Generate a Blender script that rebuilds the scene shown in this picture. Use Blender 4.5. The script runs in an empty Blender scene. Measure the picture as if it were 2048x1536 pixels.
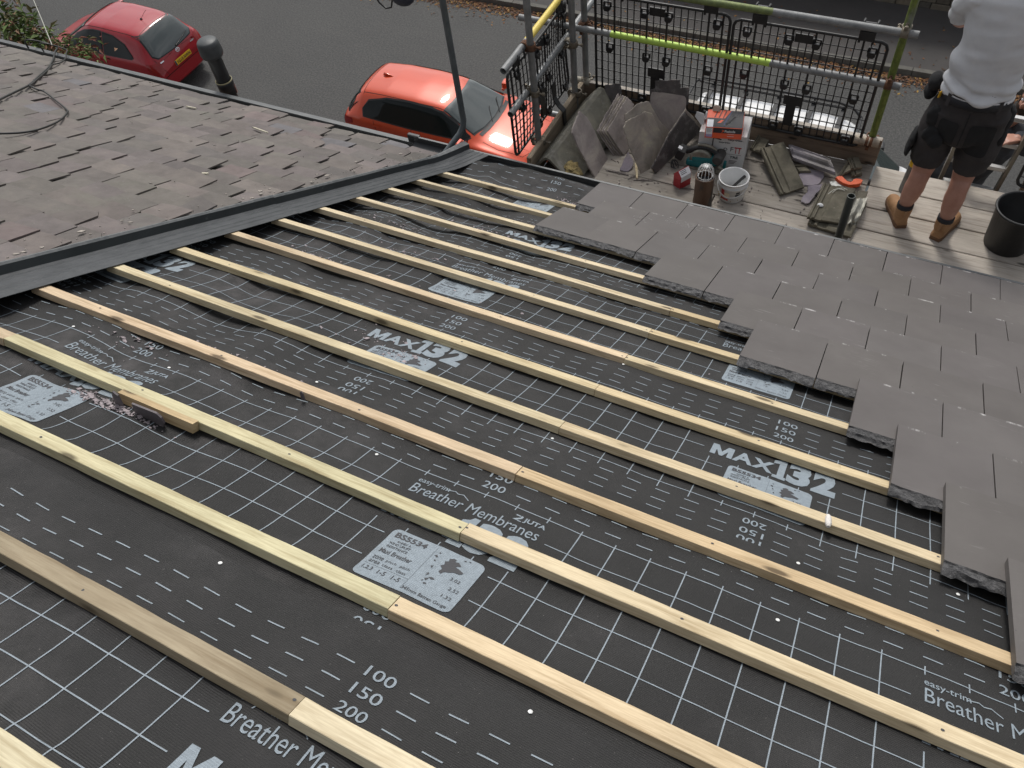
import bpy, bmesh, math, random
from mathutils import Vector, Matrix
from mathutils.bvhtree import BVHTree
rnd = random.Random(7)
scene = bpy.context.scene
COL = scene.collection
R = math.radians

# ------------------------------------------------------------------ camera
CAM = Vector((1.31453804, -4.05806413, 3.77844091))
RX = Vector((0.89180809, 0.44145727, -0.09896368))     # image right
RY = Vector((0.3082435, -0.75301763, -0.58133501))     # image down
RZ = Vector((-0.33115596, 0.48793436, -0.80762355))    # view direction
FPX = 1608.61
cam = bpy.data.cameras.new('camera')
cam.sensor_width = 36.0
cam.lens = FPX / 2048 * 36.0
cam.clip_start = 0.05
cam.clip_end = 2000
camo = bpy.data.objects.new('camera', cam)
COL.objects.link(camo)
camo.matrix_world = Matrix(((RX.x, -RY.x, -RZ.x, CAM.x), (RX.y, -RY.y, -RZ.y, CAM.y), (RX.z, -RY.z, -RZ.z, CAM.z), (0, 0, 0, 1)))
scene.camera = camo

# ------------------------------------------------------------------ sky, sun, exposure
SUN_EL, SUN_AZ = R(52), R(-25)      # azimuth measured from +Y towards +X
w = bpy.data.worlds.new('World'); scene.world = w; w.use_nodes = True
nt = w.node_tree; nt.nodes.clear()
out = nt.nodes.new('ShaderNodeOutputWorld'); bg = nt.nodes.new('ShaderNodeBackground')
sky = nt.nodes.new('ShaderNodeTexSky'); sky.sky_type = 'NISHITA'; sky.sun_disc = False
sky.sun_elevation = SUN_EL; sky.sun_rotation = SUN_AZ; sky.dust_density = 3.0; sky.air_density = 1.0; sky.ozone_density = 1.0
hs = nt.nodes.new('ShaderNodeHueSaturation'); hs.inputs['Saturation'].default_value = 0.22   # high thin overcast
tc = nt.nodes.new('ShaderNodeTexCoord'); mp = nt.nodes.new('ShaderNodeMapping'); mp.inputs['Scale'].default_value = (1.6, 1.6, 4.0)
nz = nt.nodes.new('ShaderNodeTexNoise'); nz.inputs['Scale'].default_value = 1.7; nz.inputs['Detail'].default_value = 7; nz.inputs['Roughness'].default_value = 0.55
rp = nt.nodes.new('ShaderNodeValToRGB'); rp.color_ramp.elements[0].position = 0.35; rp.color_ramp.elements[0].color = (0.66, 0.68, 0.72, 1)
rp.color_ramp.elements[1].position = 0.66; rp.color_ramp.elements[1].color = (1.3, 1.29, 1.27, 1)
mx = nt.nodes.new('ShaderNodeMixRGB'); mx.blend_type = 'MULTIPLY'; mx.inputs[0].default_value = 1.0
L = nt.links.new
L(sky.outputs[0], hs.inputs['Color']); L(tc.outputs['Generated'], mp.inputs['Vector']); L(mp.outputs[0], nz.inputs['Vector'])
L(nz.outputs['Fac'], rp.inputs[0]); L(hs.outputs[0], mx.inputs[1]); L(rp.outputs[0], mx.inputs[2]); L(mx.outputs[0], bg.inputs[0])
bg.inputs[1].default_value = 0.11; L(bg.outputs[0], out.inputs[0])
sl = bpy.data.lights.new('sun', 'SUN'); sl.energy = 1.3; sl.angle = R(10); sl.color = (1.0, 0.965, 0.91)
so = bpy.data.objects.new('sun', sl); COL.objects.link(so)
sd = Vector((math.sin(SUN_AZ) * math.cos(SUN_EL), math.cos(SUN_AZ) * math.cos(SUN_EL), math.sin(SUN_EL)))
so.rotation_euler = (-sd).to_track_quat('-Z', 'Y').to_euler(); so.location = sd * 60
scene.view_settings.view_transform = 'Standard'; scene.view_settings.look = 'None'
scene.view_settings.gamma = 1.0; scene.view_settings.use_curve_mapping = False
scene.view_settings.exposure = 0.44
scene.cycles.max_bounces = 6; scene.cycles.diffuse_bounces = 3; scene.cycles.glossy_bounces = 3
scene.cycles.transparent_max_bounces = 6

# ------------------------------------------------------------------ coordinates
G = 0.32                                   # batten gauge, metres
PC, PS = math.cos(R(30)), math.sin(R(30))
def smooth(a, b, x):
    t = max(0.0, min(1.0, (x - a) / (b - a))); return t * t * (3 - 2 * t)
def RP(U, V, n=0.0):                       # roof plane: U along the eaves, V down the slope, n off the roof (gauges)
    y = (V - 15.2) * G; N = n * G
    return Vector((U * G, y * PC + N * PS, -y * PS + N * PC))
RMAT = Matrix(((1, 0, 0), (0, PC, PS), (0, -PS, PC)))      # roof axes as columns
def ray(px, py): return RX * ((px - 1024) / FPX) + RY * ((py - 768) / FPX) + RZ
def onz(px, py, z): d = ray(px, py); return CAM + d * ((z - CAM.z) / d.z)
def ony(px, py, y): d = ray(px, py); return CAM + d * ((y - CAM.y) / d.y)
def onx(px, py, x): d = ray(px, py); return CAM + d * ((x - CAM.x) / d.x)

# ------------------------------------------------------------------ object helpers
class MB:
    def __init__(s): s.v = []; s.f = []; s.m = []; s.sm = []; s.c = None
    def add(s, vs, fs, mi=0, smooth=False):
        o = len(s.v); s.v += [Vector(q) for q in vs]
        for f in fs: s.f.append([o + i for i in f]); s.m.append(mi); s.sm.append(smooth)
        return o
    def box(s, c, size, rot=None, mi=0, bevel=0.0):
        hx, hy, hz = size[0] / 2, size[1] / 2, size[2] / 2
        c = Vector(c)
        if bevel > 0:
            bm = bmesh.new(); bmesh.ops.create_cube(bm, size=1.0)
            for v in bm.verts: v.co = Vector((v.co.x * size[0], v.co.y * size[1], v.co.z * size[2]))
            bmesh.ops.bevel(bm, geom=list(bm.edges), offset=bevel, segments=2, affect='EDGES', profile=0.6)
            vs = [v.co.copy() for v in bm.verts]; bm.verts.index_update()
            fs = [[v.index for v in f.verts] for f in bm.faces]; bm.free()
        else:
            vs = [Vector((x, y, z)) for x in (-hx, hx) for y in (-hy, hy) for z in (-hz, hz)]
            fs = [(0, 1, 3, 2), (4, 6, 7, 5), (0, 4, 5, 1), (2, 3, 7, 6), (0, 2, 6, 4), (1, 5, 7, 3)]
        if rot is not None: vs = [rot @ v for v in vs]
        s.add([v + c for v in vs], fs, mi)
    def tube(s, pts, r, n=12, mi=0, cap=True, smooth=True, hollow=0):
        pts = [Vector(p) for p in pts]; k = len(pts)
        rs = r if isinstance(r, (list, tuple)) else [r] * k
        vs = []; up = None
        for i in range(k):
            t = (pts[min(i + 1, k - 1)] - pts[max(i - 1, 0)]).normalized()
            if up is None:
                up = Vector((0, 0, 1)) if abs(t.z) < 0.9 else Vector((0, 1, 0))
            a = (up - t * up.dot(t)).normalized(); b = t.cross(a); up = a
            for j in range(n):
                th = 2 * math.pi * j / n
                vs.append(pts[i] + (a * math.cos(th) + b * math.sin(th)) * rs[i])
        fs = [(i * n + j, i * n + (j + 1) % n, (i + 1) * n + (j + 1) % n, (i + 1) * n + j) for i in range(k - 1) for j in range(n)]
        s.add(vs, fs, mi, smooth)
        if cap and not hollow:
            s.add(vs[:n], [list(range(n))[::-1]], mi); s.add(vs[-n:], [list(range(n))], mi)
        if hollow:
            inn = [pts[i // n] + (v - pts[i // n]) * hollow for i, v in enumerate(vs)]
            s.add(inn, [f[::-1] for f in fs], mi, smooth)
            for base in (0, (k - 1) * n):
                ring = vs[base:base + n] + inn[base:base + n]
                s.add(ring, [(j, (j + 1) % n, n + (j + 1) % n, n + j) for j in range(n)], mi)
    def lathe(s, prof, c=(0, 0, 0), n=24, mi=0, smooth=True, rot=None, sx=1, sy=1):
        c = Vector(c); vs = []
        for r, z in prof:
            for j in range(n):
                th = 2 * math.pi * j / n; q = Vector((r * math.cos(th) * sx, r * math.sin(th) * sy, z))
                vs.append((rot @ q if rot is not None else q) + c)
        k = len(prof)
        s.add(vs, [(i * n + j, i * n + (j + 1) % n, (i + 1) * n + (j + 1) % n, (i + 1) * n + j) for i in range(k - 1) for j in range(n)], mi, smooth)
    def prism(s, poly, h, M=None, mi=0, base=0.0):          # poly in xy, extruded base..base+h in z, then matrix
        k = len(poly)
        vs = [Vector((x, y, base)) for x, y in poly] + [Vector((x, y, base + h)) for x, y in poly]
        if M is not None: vs = [M @ v for v in vs]
        s.add(vs, [list(range(k))[::-1], list(range(k, 2 * k))] + [(i, (i + 1) % k, k + (i + 1) % k, k + i) for i in range(k)], mi)
    def sweep(s, prof, path, mi=0, smooth=False, closed=True):   # prof: list of functions/points per path frame
        k = len(prof[0]); vs = [q for ring in prof for q in ring]
        rng = range(k) if closed else range(k - 1)
        s.add(vs, [(i * k + j, i * k + (j + 1) % k, (i + 1) * k + (j + 1) % k, (i + 1) * k + j) for i in range(len(prof) - 1) for j in rng], mi, smooth)
    def loft(s, rings, mi=0, smooth=True, cap=True):
        k = len(rings[0]); s.sweep(rings, None, mi, smooth)
        if cap: s.add(rings[0], [list(range(k))[::-1]], mi, smooth); s.add(rings[-1], [list(range(k))], mi, smooth)
    def bm(s, b, mi=0, smooth=False, M=None):
        b.verts.index_update(); s.add([(M @ v.co if M is not None else v.co) for v in b.verts], [[v.index for v in f.verts] for f in b.faces], mi, smooth)
    def mesh(s, name, mats, shift=Vector((0, 0, 0))):
        me = bpy.data.meshes.new(name)
        me.from_pydata([v - shift for v in s.v], [], s.f)
        for m in (mats if isinstance(mats, (list, tuple)) else [mats]): me.materials.append(m)
        me.polygons.foreach_set('material_index', s.m); me.polygons.foreach_set('use_smooth', s.sm)
        me.validate(); me.update()
        return me
    def build(s, name, mats, parent=None, origin=None):
        if parent is not None: sh = parent_base(parent)
        elif origin is not None: sh = Vector(origin)
        else:
            xs = [v.x for v in s.v]; ys = [v.y for v in s.v]; zs = [v.z for v in s.v]
            sh = Vector(((min(xs) + max(xs)) / 2, (min(ys) + max(ys)) / 2, min(zs)))
        o = bpy.data.objects.new(name, s.mesh(name, mats, sh)); COL.objects.link(o)
        if parent is not None: o.parent = parent
        else: o.location = sh
        return o
def parent_base(o):
    b = Vector((0, 0, 0))
    while o is not None: b = b + o.location; o = o.parent
    return b
def tag(o, label=None, cat=None, group=None, kind=None):
    if label: o['label'] = label
    if cat: o['category'] = cat
    if group: o['group'] = group
    if kind: o['kind'] = kind
    return o
def thing(name, loc, label, cat, group=None):
    o = bpy.data.objects.new(name, None); o.empty_display_size = 0.1; COL.objects.link(o); o.location = loc
    return tag(o, label, cat, group)
def copy_tree(o, parent=None):
    c = o.copy(); COL.objects.link(c)
    if parent is not None: c.parent = parent
    for ch in o.children: copy_tree(ch, c)
    return c
def frame(x, y, z, o):                     # 4x4 from axes
    return Matrix(((x[0], y[0], z[0], o[0]), (x[1], y[1], z[1], o[1]), (x[2], y[2], z[2], o[2]), (0, 0, 0, 1)))
def rotz(a): return Matrix.Rotation(a, 3, 'Z')
def vn(x, y, seed=0):                      # value noise, -1..1
    def h(i, j):
        n = (i * 374761393 + j * 668265263 + seed * 974711) & 0xffffffff
        n = ((n ^ (n >> 13)) * 1274126177) & 0xffffffff
        return ((n ^ (n >> 16)) & 0xffff) / 32767.5 - 1
    i, j = math.floor(x), math.floor(y); u, v = x - i, y - j
    u = u * u * (3 - 2 * u); v = v * v * (3 - 2 * v)
    return (h(i, j) * (1 - u) + h(i + 1, j) * u) * (1 - v) + (h(i, j + 1) * (1 - u) + h(i + 1, j + 1) * u) * v

# ------------------------------------------------------------------ materials
def lin(c):
    return tuple(((x / 255) / 12.92 if x <= 10 else (((x / 255) + 0.055) / 1.055) ** 2.4) for x in c)
def A(r, g, b, k=1.25): return tuple(min(0.85, x * k) for x in lin((r, g, b))) + (1,)   # picture tone -> albedo
class NT:
    def __init__(s, name):
        s.mat = bpy.data.materials.new(name); s.mat.use_nodes = True; s.t = s.mat.node_tree
        s.b = s.t.nodes['Principled BSDF']; s.tc = s.t.nodes.new('ShaderNodeTexCoord')
    def n(s, typ, **kw):
        x = s.t.nodes.new(typ)
        for k, v in kw.items():
            if k in x.inputs: x.inputs[k].default_value = v
            else: setattr(x, k, v)
        return x
    def l(s, a, b): s.t.links.new(a, b)
    def coords(s, scale=(1, 1, 1), loc=(0, 0, 0), rot=(0, 0, 0), src='Object', rand=False):
        m = s.n('ShaderNodeMapping'); m.inputs['Scale'].default_value = scale; m.inputs['Location'].default_value = loc; m.inputs['Rotation'].default_value = rot
        if rand:
            oi = s.n('ShaderNodeObjectInfo'); ml = s.n('ShaderNodeVectorMath', operation='MULTIPLY_ADD')
            s.l(oi.outputs['Random'], ml.inputs[0]); ml.inputs[1].default_value = (37.3, 51.7, 23.1); s.l(s.tc.outputs[src], ml.inputs[2]); s.l(ml.outputs[0], m.inputs['Vector'])
        else: s.l(s.tc.outputs[src], m.inputs['Vector'])
        return m.outputs[0]
    def noise(s, vec, scale=5, detail=5, rough=0.6, dist=0.0):
        x = s.n('ShaderNodeTexNoise', Scale=scale, Detail=detail, Roughness=rough, Distortion=dist); s.l(vec, x.inputs['Vector']); return x.outputs['Fac']
    def ramp(s, fac, stops):
        x = s.n('ShaderNodeValToRGB'); e = x.color_ramp.elements
        while len(e) > 1: e.remove(e[-1])
        e[0].position, e[0].color = stops[0][0], tuple(stops[0][1]) if len(stops[0][1]) == 4 else tuple(stops[0][1]) + (1,)
        for p, c in stops[1:]:
            q = e.new(p); q.color = tuple(c) if len(c) == 4 else tuple(c) + (1,)
        s.l(fac, x.inputs[0]); return x.outputs[0]
    def mix(s, fac, a, b, mode='MIX'):
        x = s.n('ShaderNodeMixRGB', blend_type=mode)
        for i, v in ((0, fac), (1, a), (2, b)):
            if hasattr(v, 'is_output'): s.l(v, x.inputs[i])
            else: x.inputs[i].default_value = v
        return x.outputs[0]
    def math(s, op, a, b=0.0, clamp=False):
        x = s.n('ShaderNodeMath', operation=op, use_clamp=clamp)
        for i, v in ((0, a), (1, b)):
            if hasattr(v, 'is_output'): s.l(v, x.inputs[i])
            else: x.inputs[i].default_value = v
        return x.outputs[0]
    def bump(s, h, strength=0.3, dist=0.01, prev=None):
        x = s.n('ShaderNodeBump', Strength=strength, Distance=dist); s.l(h, x.inputs['Height'])
        if prev is not None: s.l(prev, x.inputs['Normal'])
        return x.outputs[0]
    def done(s, col=None, rough=None, normal=None, **kw):
        for k, v in (('Base Color', col), ('Roughness', rough), ('Normal', normal)):
            if v is None: continue
            if hasattr(v, 'is_output'): s.l(v, s.b.inputs[k])
            else: s.b.inputs[k].default_value = v
        for k, v in kw.items(): s.b.inputs[k.replace('_', ' ')].default_value = v
        return s.mat
W1, K0 = (1, 1, 1, 1), (0, 0, 0, 1)
def pm(name, c1, c2=None, scale=12, rough=0.7, bump=0.15, bscale=None, bdist=0.004, speck=None, stretch=(1, 1, 1), tint=False, lo=0.35, hi=0.65, rand=True, **kw):
    m = NT(name); c2 = c2 or c1; v = m.coords(stretch, rand=rand)
    f = m.noise(v, scale, 6, 0.65); col = m.ramp(f, [(lo, c1), (hi, c2)])
    if speck:                       # (colour, scale, threshold)
        sp = m.ramp(m.noise(v, speck[1], 3, 0.5), [(speck[2], K0), (speck[2] + 0.06, W1)]); col = m.mix(sp, col, speck[0])
    if tint:
        oi = m.n('ShaderNodeObjectInfo'); col = m.mix(1.0, col, oi.outputs['Color'], 'MULTIPLY')
    nrm = None
    if bump: nrm = m.bump(m.noise(v, bscale or scale * 4, 6, 0.7), bump, bdist)
    return m.done(col, rough, nrm, **kw)

M = {}
def wood(name, base, dark, ringscale=9, along='x', knots=True, grain=0.55, rough=0.75):
    m = NT(name); sc = {'x': (2.2, 34, 34), 'y': (34, 2.2, 34), 'z': (34, 34, 2.2)}[along]
    v = m.coords(sc, rand=True); f = m.noise(v, 1.6, 7, 0.62, 0.6)
    fine = m.noise(m.coords(tuple(q * 4 for q in sc), rand=True), 1.5, 4, 0.6)
    col = m.ramp(f, [(0.3, dark), (0.5, base), (0.72, tuple(min(0.9, q * 1.12) for q in base[:3]) + (1,))])
    col = m.mix(m.math('MULTIPLY', m.ramp(fine, [(0.35, W1), (0.62, K0)]), grain * 0.5), col, dark)
    if knots:
        ks = {'x': (4.6, 14, 14), 'y': (14, 4.6, 14), 'z': (14, 14, 4.6)}[along]
        vo = m.n('ShaderNodeTexVoronoi', Scale=1.0); m.l(m.coords(ks, rand=True), vo.inputs['Vector'])
        kn = m.ramp(vo.outputs['Distance'], [(0.10, W1), (0.19, K0)])
        halo = m.ramp(vo.outputs['Distance'], [(0.14, W1), (0.45, K0)])
        sp = m.n('ShaderNodeSeparateColor'); m.l(vo.outputs['Color'], sp.inputs[0])
        sel = m.math('GREATER_THAN', sp.outputs[0], 0.45)
        col = m.mix(m.math('MULTIPLY', m.math('MULTIPLY', halo, sel), 0.35), col, dark)
        col = m.mix(m.math('MULTIPLY', kn, sel), col, tuple(q * 0.35 for q in dark[:3]) + (1,))
    blot = m.ramp(m.noise(m.coords((2.2, 2.2, 2.2), rand=True), 1.3, 3, 0.5), [(0.35, (0.86, 0.85, 0.82, 1)), (0.65, (1.06, 1.05, 1.03, 1))])
    col = m.mix(1.0, col, blot, 'MULTIPLY')
    oi = m.n('ShaderNodeObjectInfo'); col = m.mix(1.0, col, oi.outputs['Color'], 'MULTIPLY')
    return m.done(col, rough, m.bump(fine, 0.25, 0.002))

# ------------------------------------------------------------------ roof materials
M['batten'] = wood('batten wood', (0.62, 0.55, 0.42, 1), (0.39, 0.315, 0.21, 1), grain=0.9)
M['board'] = wood('scaffold board wood', (0.44, 0.405, 0.365, 1), (0.27, 0.24, 0.21, 1), grain=0.7, rough=0.85)
M['toe'] = wood('toe board wood', (0.23, 0.175, 0.13, 1), (0.13, 0.095, 0.07, 1), grain=0.6, rough=0.85)
M['toe_y'] = wood('end toe board wood', (0.30, 0.245, 0.18, 1), (0.17, 0.13, 0.09, 1), grain=0.6, rough=0.85, along='y')
def membrane_mat():
    m = NT('membrane cloth'); v = m.coords()
    base = m.ramp(m.noise(v, 3.0, 5, 0.6), [(0.35, (0.017, 0.0166, 0.0164, 1)), (0.65, (0.0245, 0.024, 0.0236, 1))])
    wv = m.n('ShaderNodeTexWave', wave_type='BANDS', bands_direction='Y'); wv.inputs['Scale'].default_value = 64; wv.inputs['Distortion'].default_value = 1.2; wv.inputs['Detail'].default_value = 2; wv.inputs['Detail Scale'].default_value = 4
    m.l(m.coords(rot=(0, 0, R(4))), wv.inputs['Vector'])
    # slate dust: heaviest towards the old roof and the eaves, in blotches
    sep = m.n('ShaderNodeSeparateXYZ'); m.l(m.tc.outputs['Object'], sep.inputs[0])
    gx = m.ramp(m.math('MULTIPLY_ADD', sep.outputs[0], -0.3), [(0.30, (0.05, 0.05, 0.05)), (0.95, W1)])
    gx.node.inputs[0].links[0].from_node.inputs[2].default_value = 0.45
    d1 = m.ramp(m.noise(v, 1.7, 4, 0.55), [(0.42, K0), (0.68, W1)])
    d2 = m.ramp(m.noise(v, 11, 8, 0.7), [(0.38, K0), (0.72, W1)])
    d3 = m.ramp(m.noise(v, 3.3, 5, 0.5, 0.4), [(0.60, K0), (0.70, W1)])
    k = m.math('MULTIPLY', m.math('MULTIPLY', d1, d2), gx); k = m.math('ADD', m.math('MULTIPLY', k, 0.55), m.math('MULTIPLY', m.math('MULTIPLY', d3, d2), 0.09), clamp=True)
    col = m.mix(k, base, (0.20, 0.185, 0.185, 1))
    spk = m.ramp(m.noise(v, 240, 2, 0.5), [(0.735, K0), (0.77, W1)]); col = m.mix(m.math('MULTIPLY', spk, 0.5), col, (0.32, 0.30, 0.29, 1))
    col = m.mix(m.math('MULTIPLY', wv.outputs['Fac'], 0.30), col, (0.034, 0.0335, 0.033, 1)); fine = m.bump(wv.outputs['Fac'], 0.40, 0.003); n2 = m.bump(m.noise(v, 26, 4, 0.6), 0.12, 0.004, fine)
    return m.done(col, 0.7, n2, Specular_IOR_Level=0.36)
M['membrane'] = membrane_mat()
def print_mat(name, c):
    m = NT(name); v = m.coords()
    f = m.ramp(m.noise(v, 60, 5, 0.7), [(0.3, tuple(q * 0.78 for q in c) + (1,)), (0.6, tuple(c) + (1,))])
    wv = m.n('ShaderNodeTexWave', wave_type='BANDS', bands_direction='Y'); wv.inputs['Scale'].default_value = 64; wv.inputs['Distortion'].default_value = 1.2; wv.inputs['Detail'].default_value = 2; wv.inputs['Detail Scale'].default_value = 4
    m.l(m.coords(rot=(0, 0, R(4))), wv.inputs['Vector'])
    f = m.mix(m.math('MULTIPLY', wv.outputs['Fac'], 0.22), f, (0.08, 0.09, 0.10, 1))
    return m.done(f, 0.6, m.bump(wv.outputs['Fac'], 0.3, 0.003))
M['print'] = print_mat('pale blue grey print', (0.275, 0.325, 0.365))
M['print_dark'] = pm('dark print', (0.05, 0.05, 0.055, 1), rough=0.65, bump=0)
M['print_line'] = print_mat('pale line print', (0.30, 0.35, 0.39))

# ------------------------------------------------------------------ house under the roof
M['render_wall'] = pm('old brick wall', A(110, 90, 78), A(84, 70, 62), 6, 0.9, 0.4)
hb = MB()
hb.box((-3.2, -0.62, -3.16), (20, 0.28, 6.68)); hb.box((-3.2, -9.6, -3.16), (20, 0.28, 6.68))
house = thing('house', (-3.2, -5.0, -6.5), 'terraced house whose roof is being renewed, its wall hidden below the eaves', 'house')
hb.build('wall', M['render_wall'], house)
fb = MB(); fb.box((-3.2, -0.30, 0.075), (20, 0.022, 0.15)); fb.build('fascia_board', pm('white fascia', (0.6, 0.6, 0.58, 1), rough=0.5), house)
db = MB()
for x0, x1 in ((-14.0, -1.42), (-1.42, 6.8)):      # boarded deck on the rafters, both halves
    q = [RP(x0 / G, -8.2, -0.36), RP(x1 / G, -8.2, -0.36), RP(x1 / G, 13.6, -0.36), RP(x0 / G, 13.6, -0.36)]
    dn = Vector((0, 0, -0.05)); db.add(q + [p + dn for p in q], [(0, 1, 2, 3), (7, 6, 5, 4), (0, 4, 5, 1), (2, 6, 7, 3), (1, 5, 6, 2), (3, 7, 4, 0)])
bk = [RP(-14 / G, -8.2, -0.36), RP(6.8 / G, -8.2, -0.36)]
db.add([bk[0], bk[1], bk[1] + Vector((0, -3.2, -2.6)), bk[0] + Vector((0, -3.2, -2.6))], [(0, 1, 2, 3)])
db.build('roof_deck', M['toe'], house)

# ------------------------------------------------------------------ breather membrane
def hm(U, V):
    """height of the membrane off the batten tops, in gauges"""
    lf = 0.75 * smooth(1.0, -3.2, U)                                     # slack towards the old roof
    far = 0.6 * smooth(6.5, 10.5, V) * smooth(2.0, -2.5, U)
    fr = V - math.floor(V)                                        # batten at fr 0.85..1.0
    belly = math.sin(math.pi * min(1, max(0, fr / 0.85))) ** 0.8 if fr < 0.85 else 0
    k = 0.022 + 0.028 * lf + 0.018 * far
    z = -0.092 - k * belly * 0.75
    raft = math.cos((U - 2.05) / 1.72 * 2 * math.pi)              # rafters hold it up
    z -= (1 - raft) * 0.5 * (0.014 + 0.05 * lf + 0.02 * far)
    z += vn(U * 1.5, V * 2.1, 3) * (0.008 + 0.034 * lf + 0.016 * far) + vn(U * 3.6 + 0.7 * V, V * 1.2, 5) * (0.004 + 0.016 * lf + 0.012 * far)
    z += (0.010 + 0.022 * smooth(4.5, -1.0, U) * (0.6 + 0.5 * vn(U * 2.3, V, 15))) * math.exp(-((fr - 0.03) / 0.09) ** 2) * (V < 13)             # ridden up against the batten
    z += vn(U * 9, V * 7, 9) * 0.003
    z = min(z, -0.086 if fr > 0.8 else -0.066)
    if V > 13.0:
        t = smooth(13.0, 14.15, V)
        z += 0.255 * t + 0.10 * math.exp(-((U + 2.1) / 0.65) ** 2) * t + vn(U * 1.1, 4, 11) * 0.03 * t
    return z
SHEETS = [(-3.0, 1.735, 1.91, 0.00), (1.15, 4.27, 1.555, 0.0), (3.75, 6.98, 3.64, 0.0), (6.35, 9.45, 3.13, 0.0), (8.9, 11.9, -1.11 + 4.1, 0.0), (11.35, 14.2, -2.2, 0.0)]
#   far tick line, near tick line, 200/150/100 rows far, rows near, grid rows, card top/bottom, maxi, breather
def sheet_layout(i):
    F = [1.0, 3.55, 6.26, 8.72, 11.2, 13.72][i]; sc = [1, 1, 1, 0.94, 0.92, 0.92][i]
    d = {'tick': F, 'rows': [F + 0.13 * sc, F + 0.28 * sc, F + 0.43 * sc], 'near': F - 1.53 * sc, 'nrows': [F - 1.67 * sc, F - 1.82 * sc, F - 1.955 * sc],
         'grid': [F - 0.305 * sc, F - 0.61 * sc, F - 0.91 * sc, F - 1.21 * sc], 'card': (F - 1.43 * sc, F - 0.82 * sc), 'maxi': (F - 0.755 * sc, F - 0.35 * sc), 'br': (F - 0.32 * sc, F - 0.165 * sc), 'sc': sc}
    if i == 0: d['rows'] = [1.115, 1.27, 1.425]; d['tick'] = 0.985
    if i == 5: d['rows'] = [13.62, 13.82, 14.0]; d['tick'] = 13.25
    return d
def lift(i, V):
    far = SHEETS[i][1]
    return (0.016 * smooth(far - 0.75, far - 0.35, V) if i < 5 else 0.0)
def hs_(i, U, V): return hm(U, V) + lift(i, V)
CUT_U = 0.05
def conform(bm2, i, off, mb, mi):
    """flat print mesh in (U,V) cut fine enough to follow the cloth, laid on it"""
    if not bm2.verts: return
    for ax in (0, 1):
        lo = min(v.co[ax] for v in bm2.verts); hi = max(v.co[ax] for v in bm2.verts)
        step = 0.10 if ax == 0 else 0.07
        k = math.floor(lo / step) + 1
        while k * step < hi:
            co = Vector((0, 0, 0)); co[ax] = k * step; no = Vector((0, 0, 0)); no[ax] = 1
            bmesh.ops.bisect_plane(bm2, geom=list(bm2.verts) + list(bm2.edges) + list(bm2.faces), plane_co=co, plane_no=no, dist=1e-6); k += 1
    for v in bm2.verts: v.co = RP(v.co.x, v.co.y, hs_(i, v.co.x, v.co.y) + off)
    mb.bm(bm2, mi)
def flat_poly(polys):
    b = bmesh.new()
    for p in polys: b.faces.new([b.verts.new((x, y, 0)) for x, y in p])
    return b
def rect(x0, y0, x1, y1): return [(x0, y0), (x1, y0), (x1, y1), (x0, y1)]
def text_bm(s, bold=0.0, shear=0.0, spacing=1.0):
    cu = bpy.data.curves.new('t', 'FONT'); cu.body = s; cu.offset = bold; cu.resolution_u = 3; cu.space_character = spacing; cu.shear = shear
    o = bpy.data.objects.new('t', cu); COL.objects.link(o)
    bpy.context.view_layer.update()
    me = bpy.data.meshes.new_from_object(o.evaluated_get(bpy.context.evaluated_depsgraph_get()))
    b = bmesh.new(); b.from_mesh(me); bpy.data.objects.remove(o); bpy.data.curves.remove(cu); bpy.data.meshes.remove(me)
    bmesh.ops.remove_doubles(b, verts=b.verts, dist=1e-5)
    return b
_tc = {}
def text_fit(s, x0, y0, x1, y1, bold=0.0, flip=False, shear=0.0):
    key = (s, bold, shear)
    if key not in _tc: _tc[key] = text_bm(s, bold, shear)
    b = _tc[key].copy(); xs = [v.co.x for v in b.verts]; ys = [v.co.y for v in b.verts]
    ax, bx, ay, by = min(xs), max(xs), min(ys), max(ys)
    for v in b.verts:
        u = (v.co.x - ax) / (bx - ax); t = (v.co.y - ay) / (by - ay)
        if flip: u, t = 1 - u, 1 - t
        v.co = Vector((x0 + u * (x1 - x0), y0 + t * (y1 - y0), 0))
    return b
def rounded(x0, y0, x1, y1, r, n=5):
    out_ = []
    for cx, cy, a0 in ((x1 - r, y1 - r, 0), (x0 + r, y1 - r, 90), (x0 + r, y0 + r, 180), (x1 - r, y0 + r, 270)):
        for k in range(n + 1):
            a = R(a0 + 90 * k / n); out_.append((cx + r * math.cos(a), cy + r * math.sin(a)))
    return out_
LAND = [(0.42, 0.98), (0.52, 0.96), (0.50, 0.88), (0.64, 0.90), (0.78, 0.80), (0.62, 0.70), (0.80, 0.66), (0.98, 0.60), (0.92, 0.50), (0.72, 0.48), (0.58, 0.40), (0.46, 0.36), (0.40, 0.24), (0.30, 0.30), (0.34, 0.44), (0.22, 0.52), (0.30, 0.62), (0.24, 0.74), (0.34, 0.80), (0.30, 0.90)]
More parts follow.
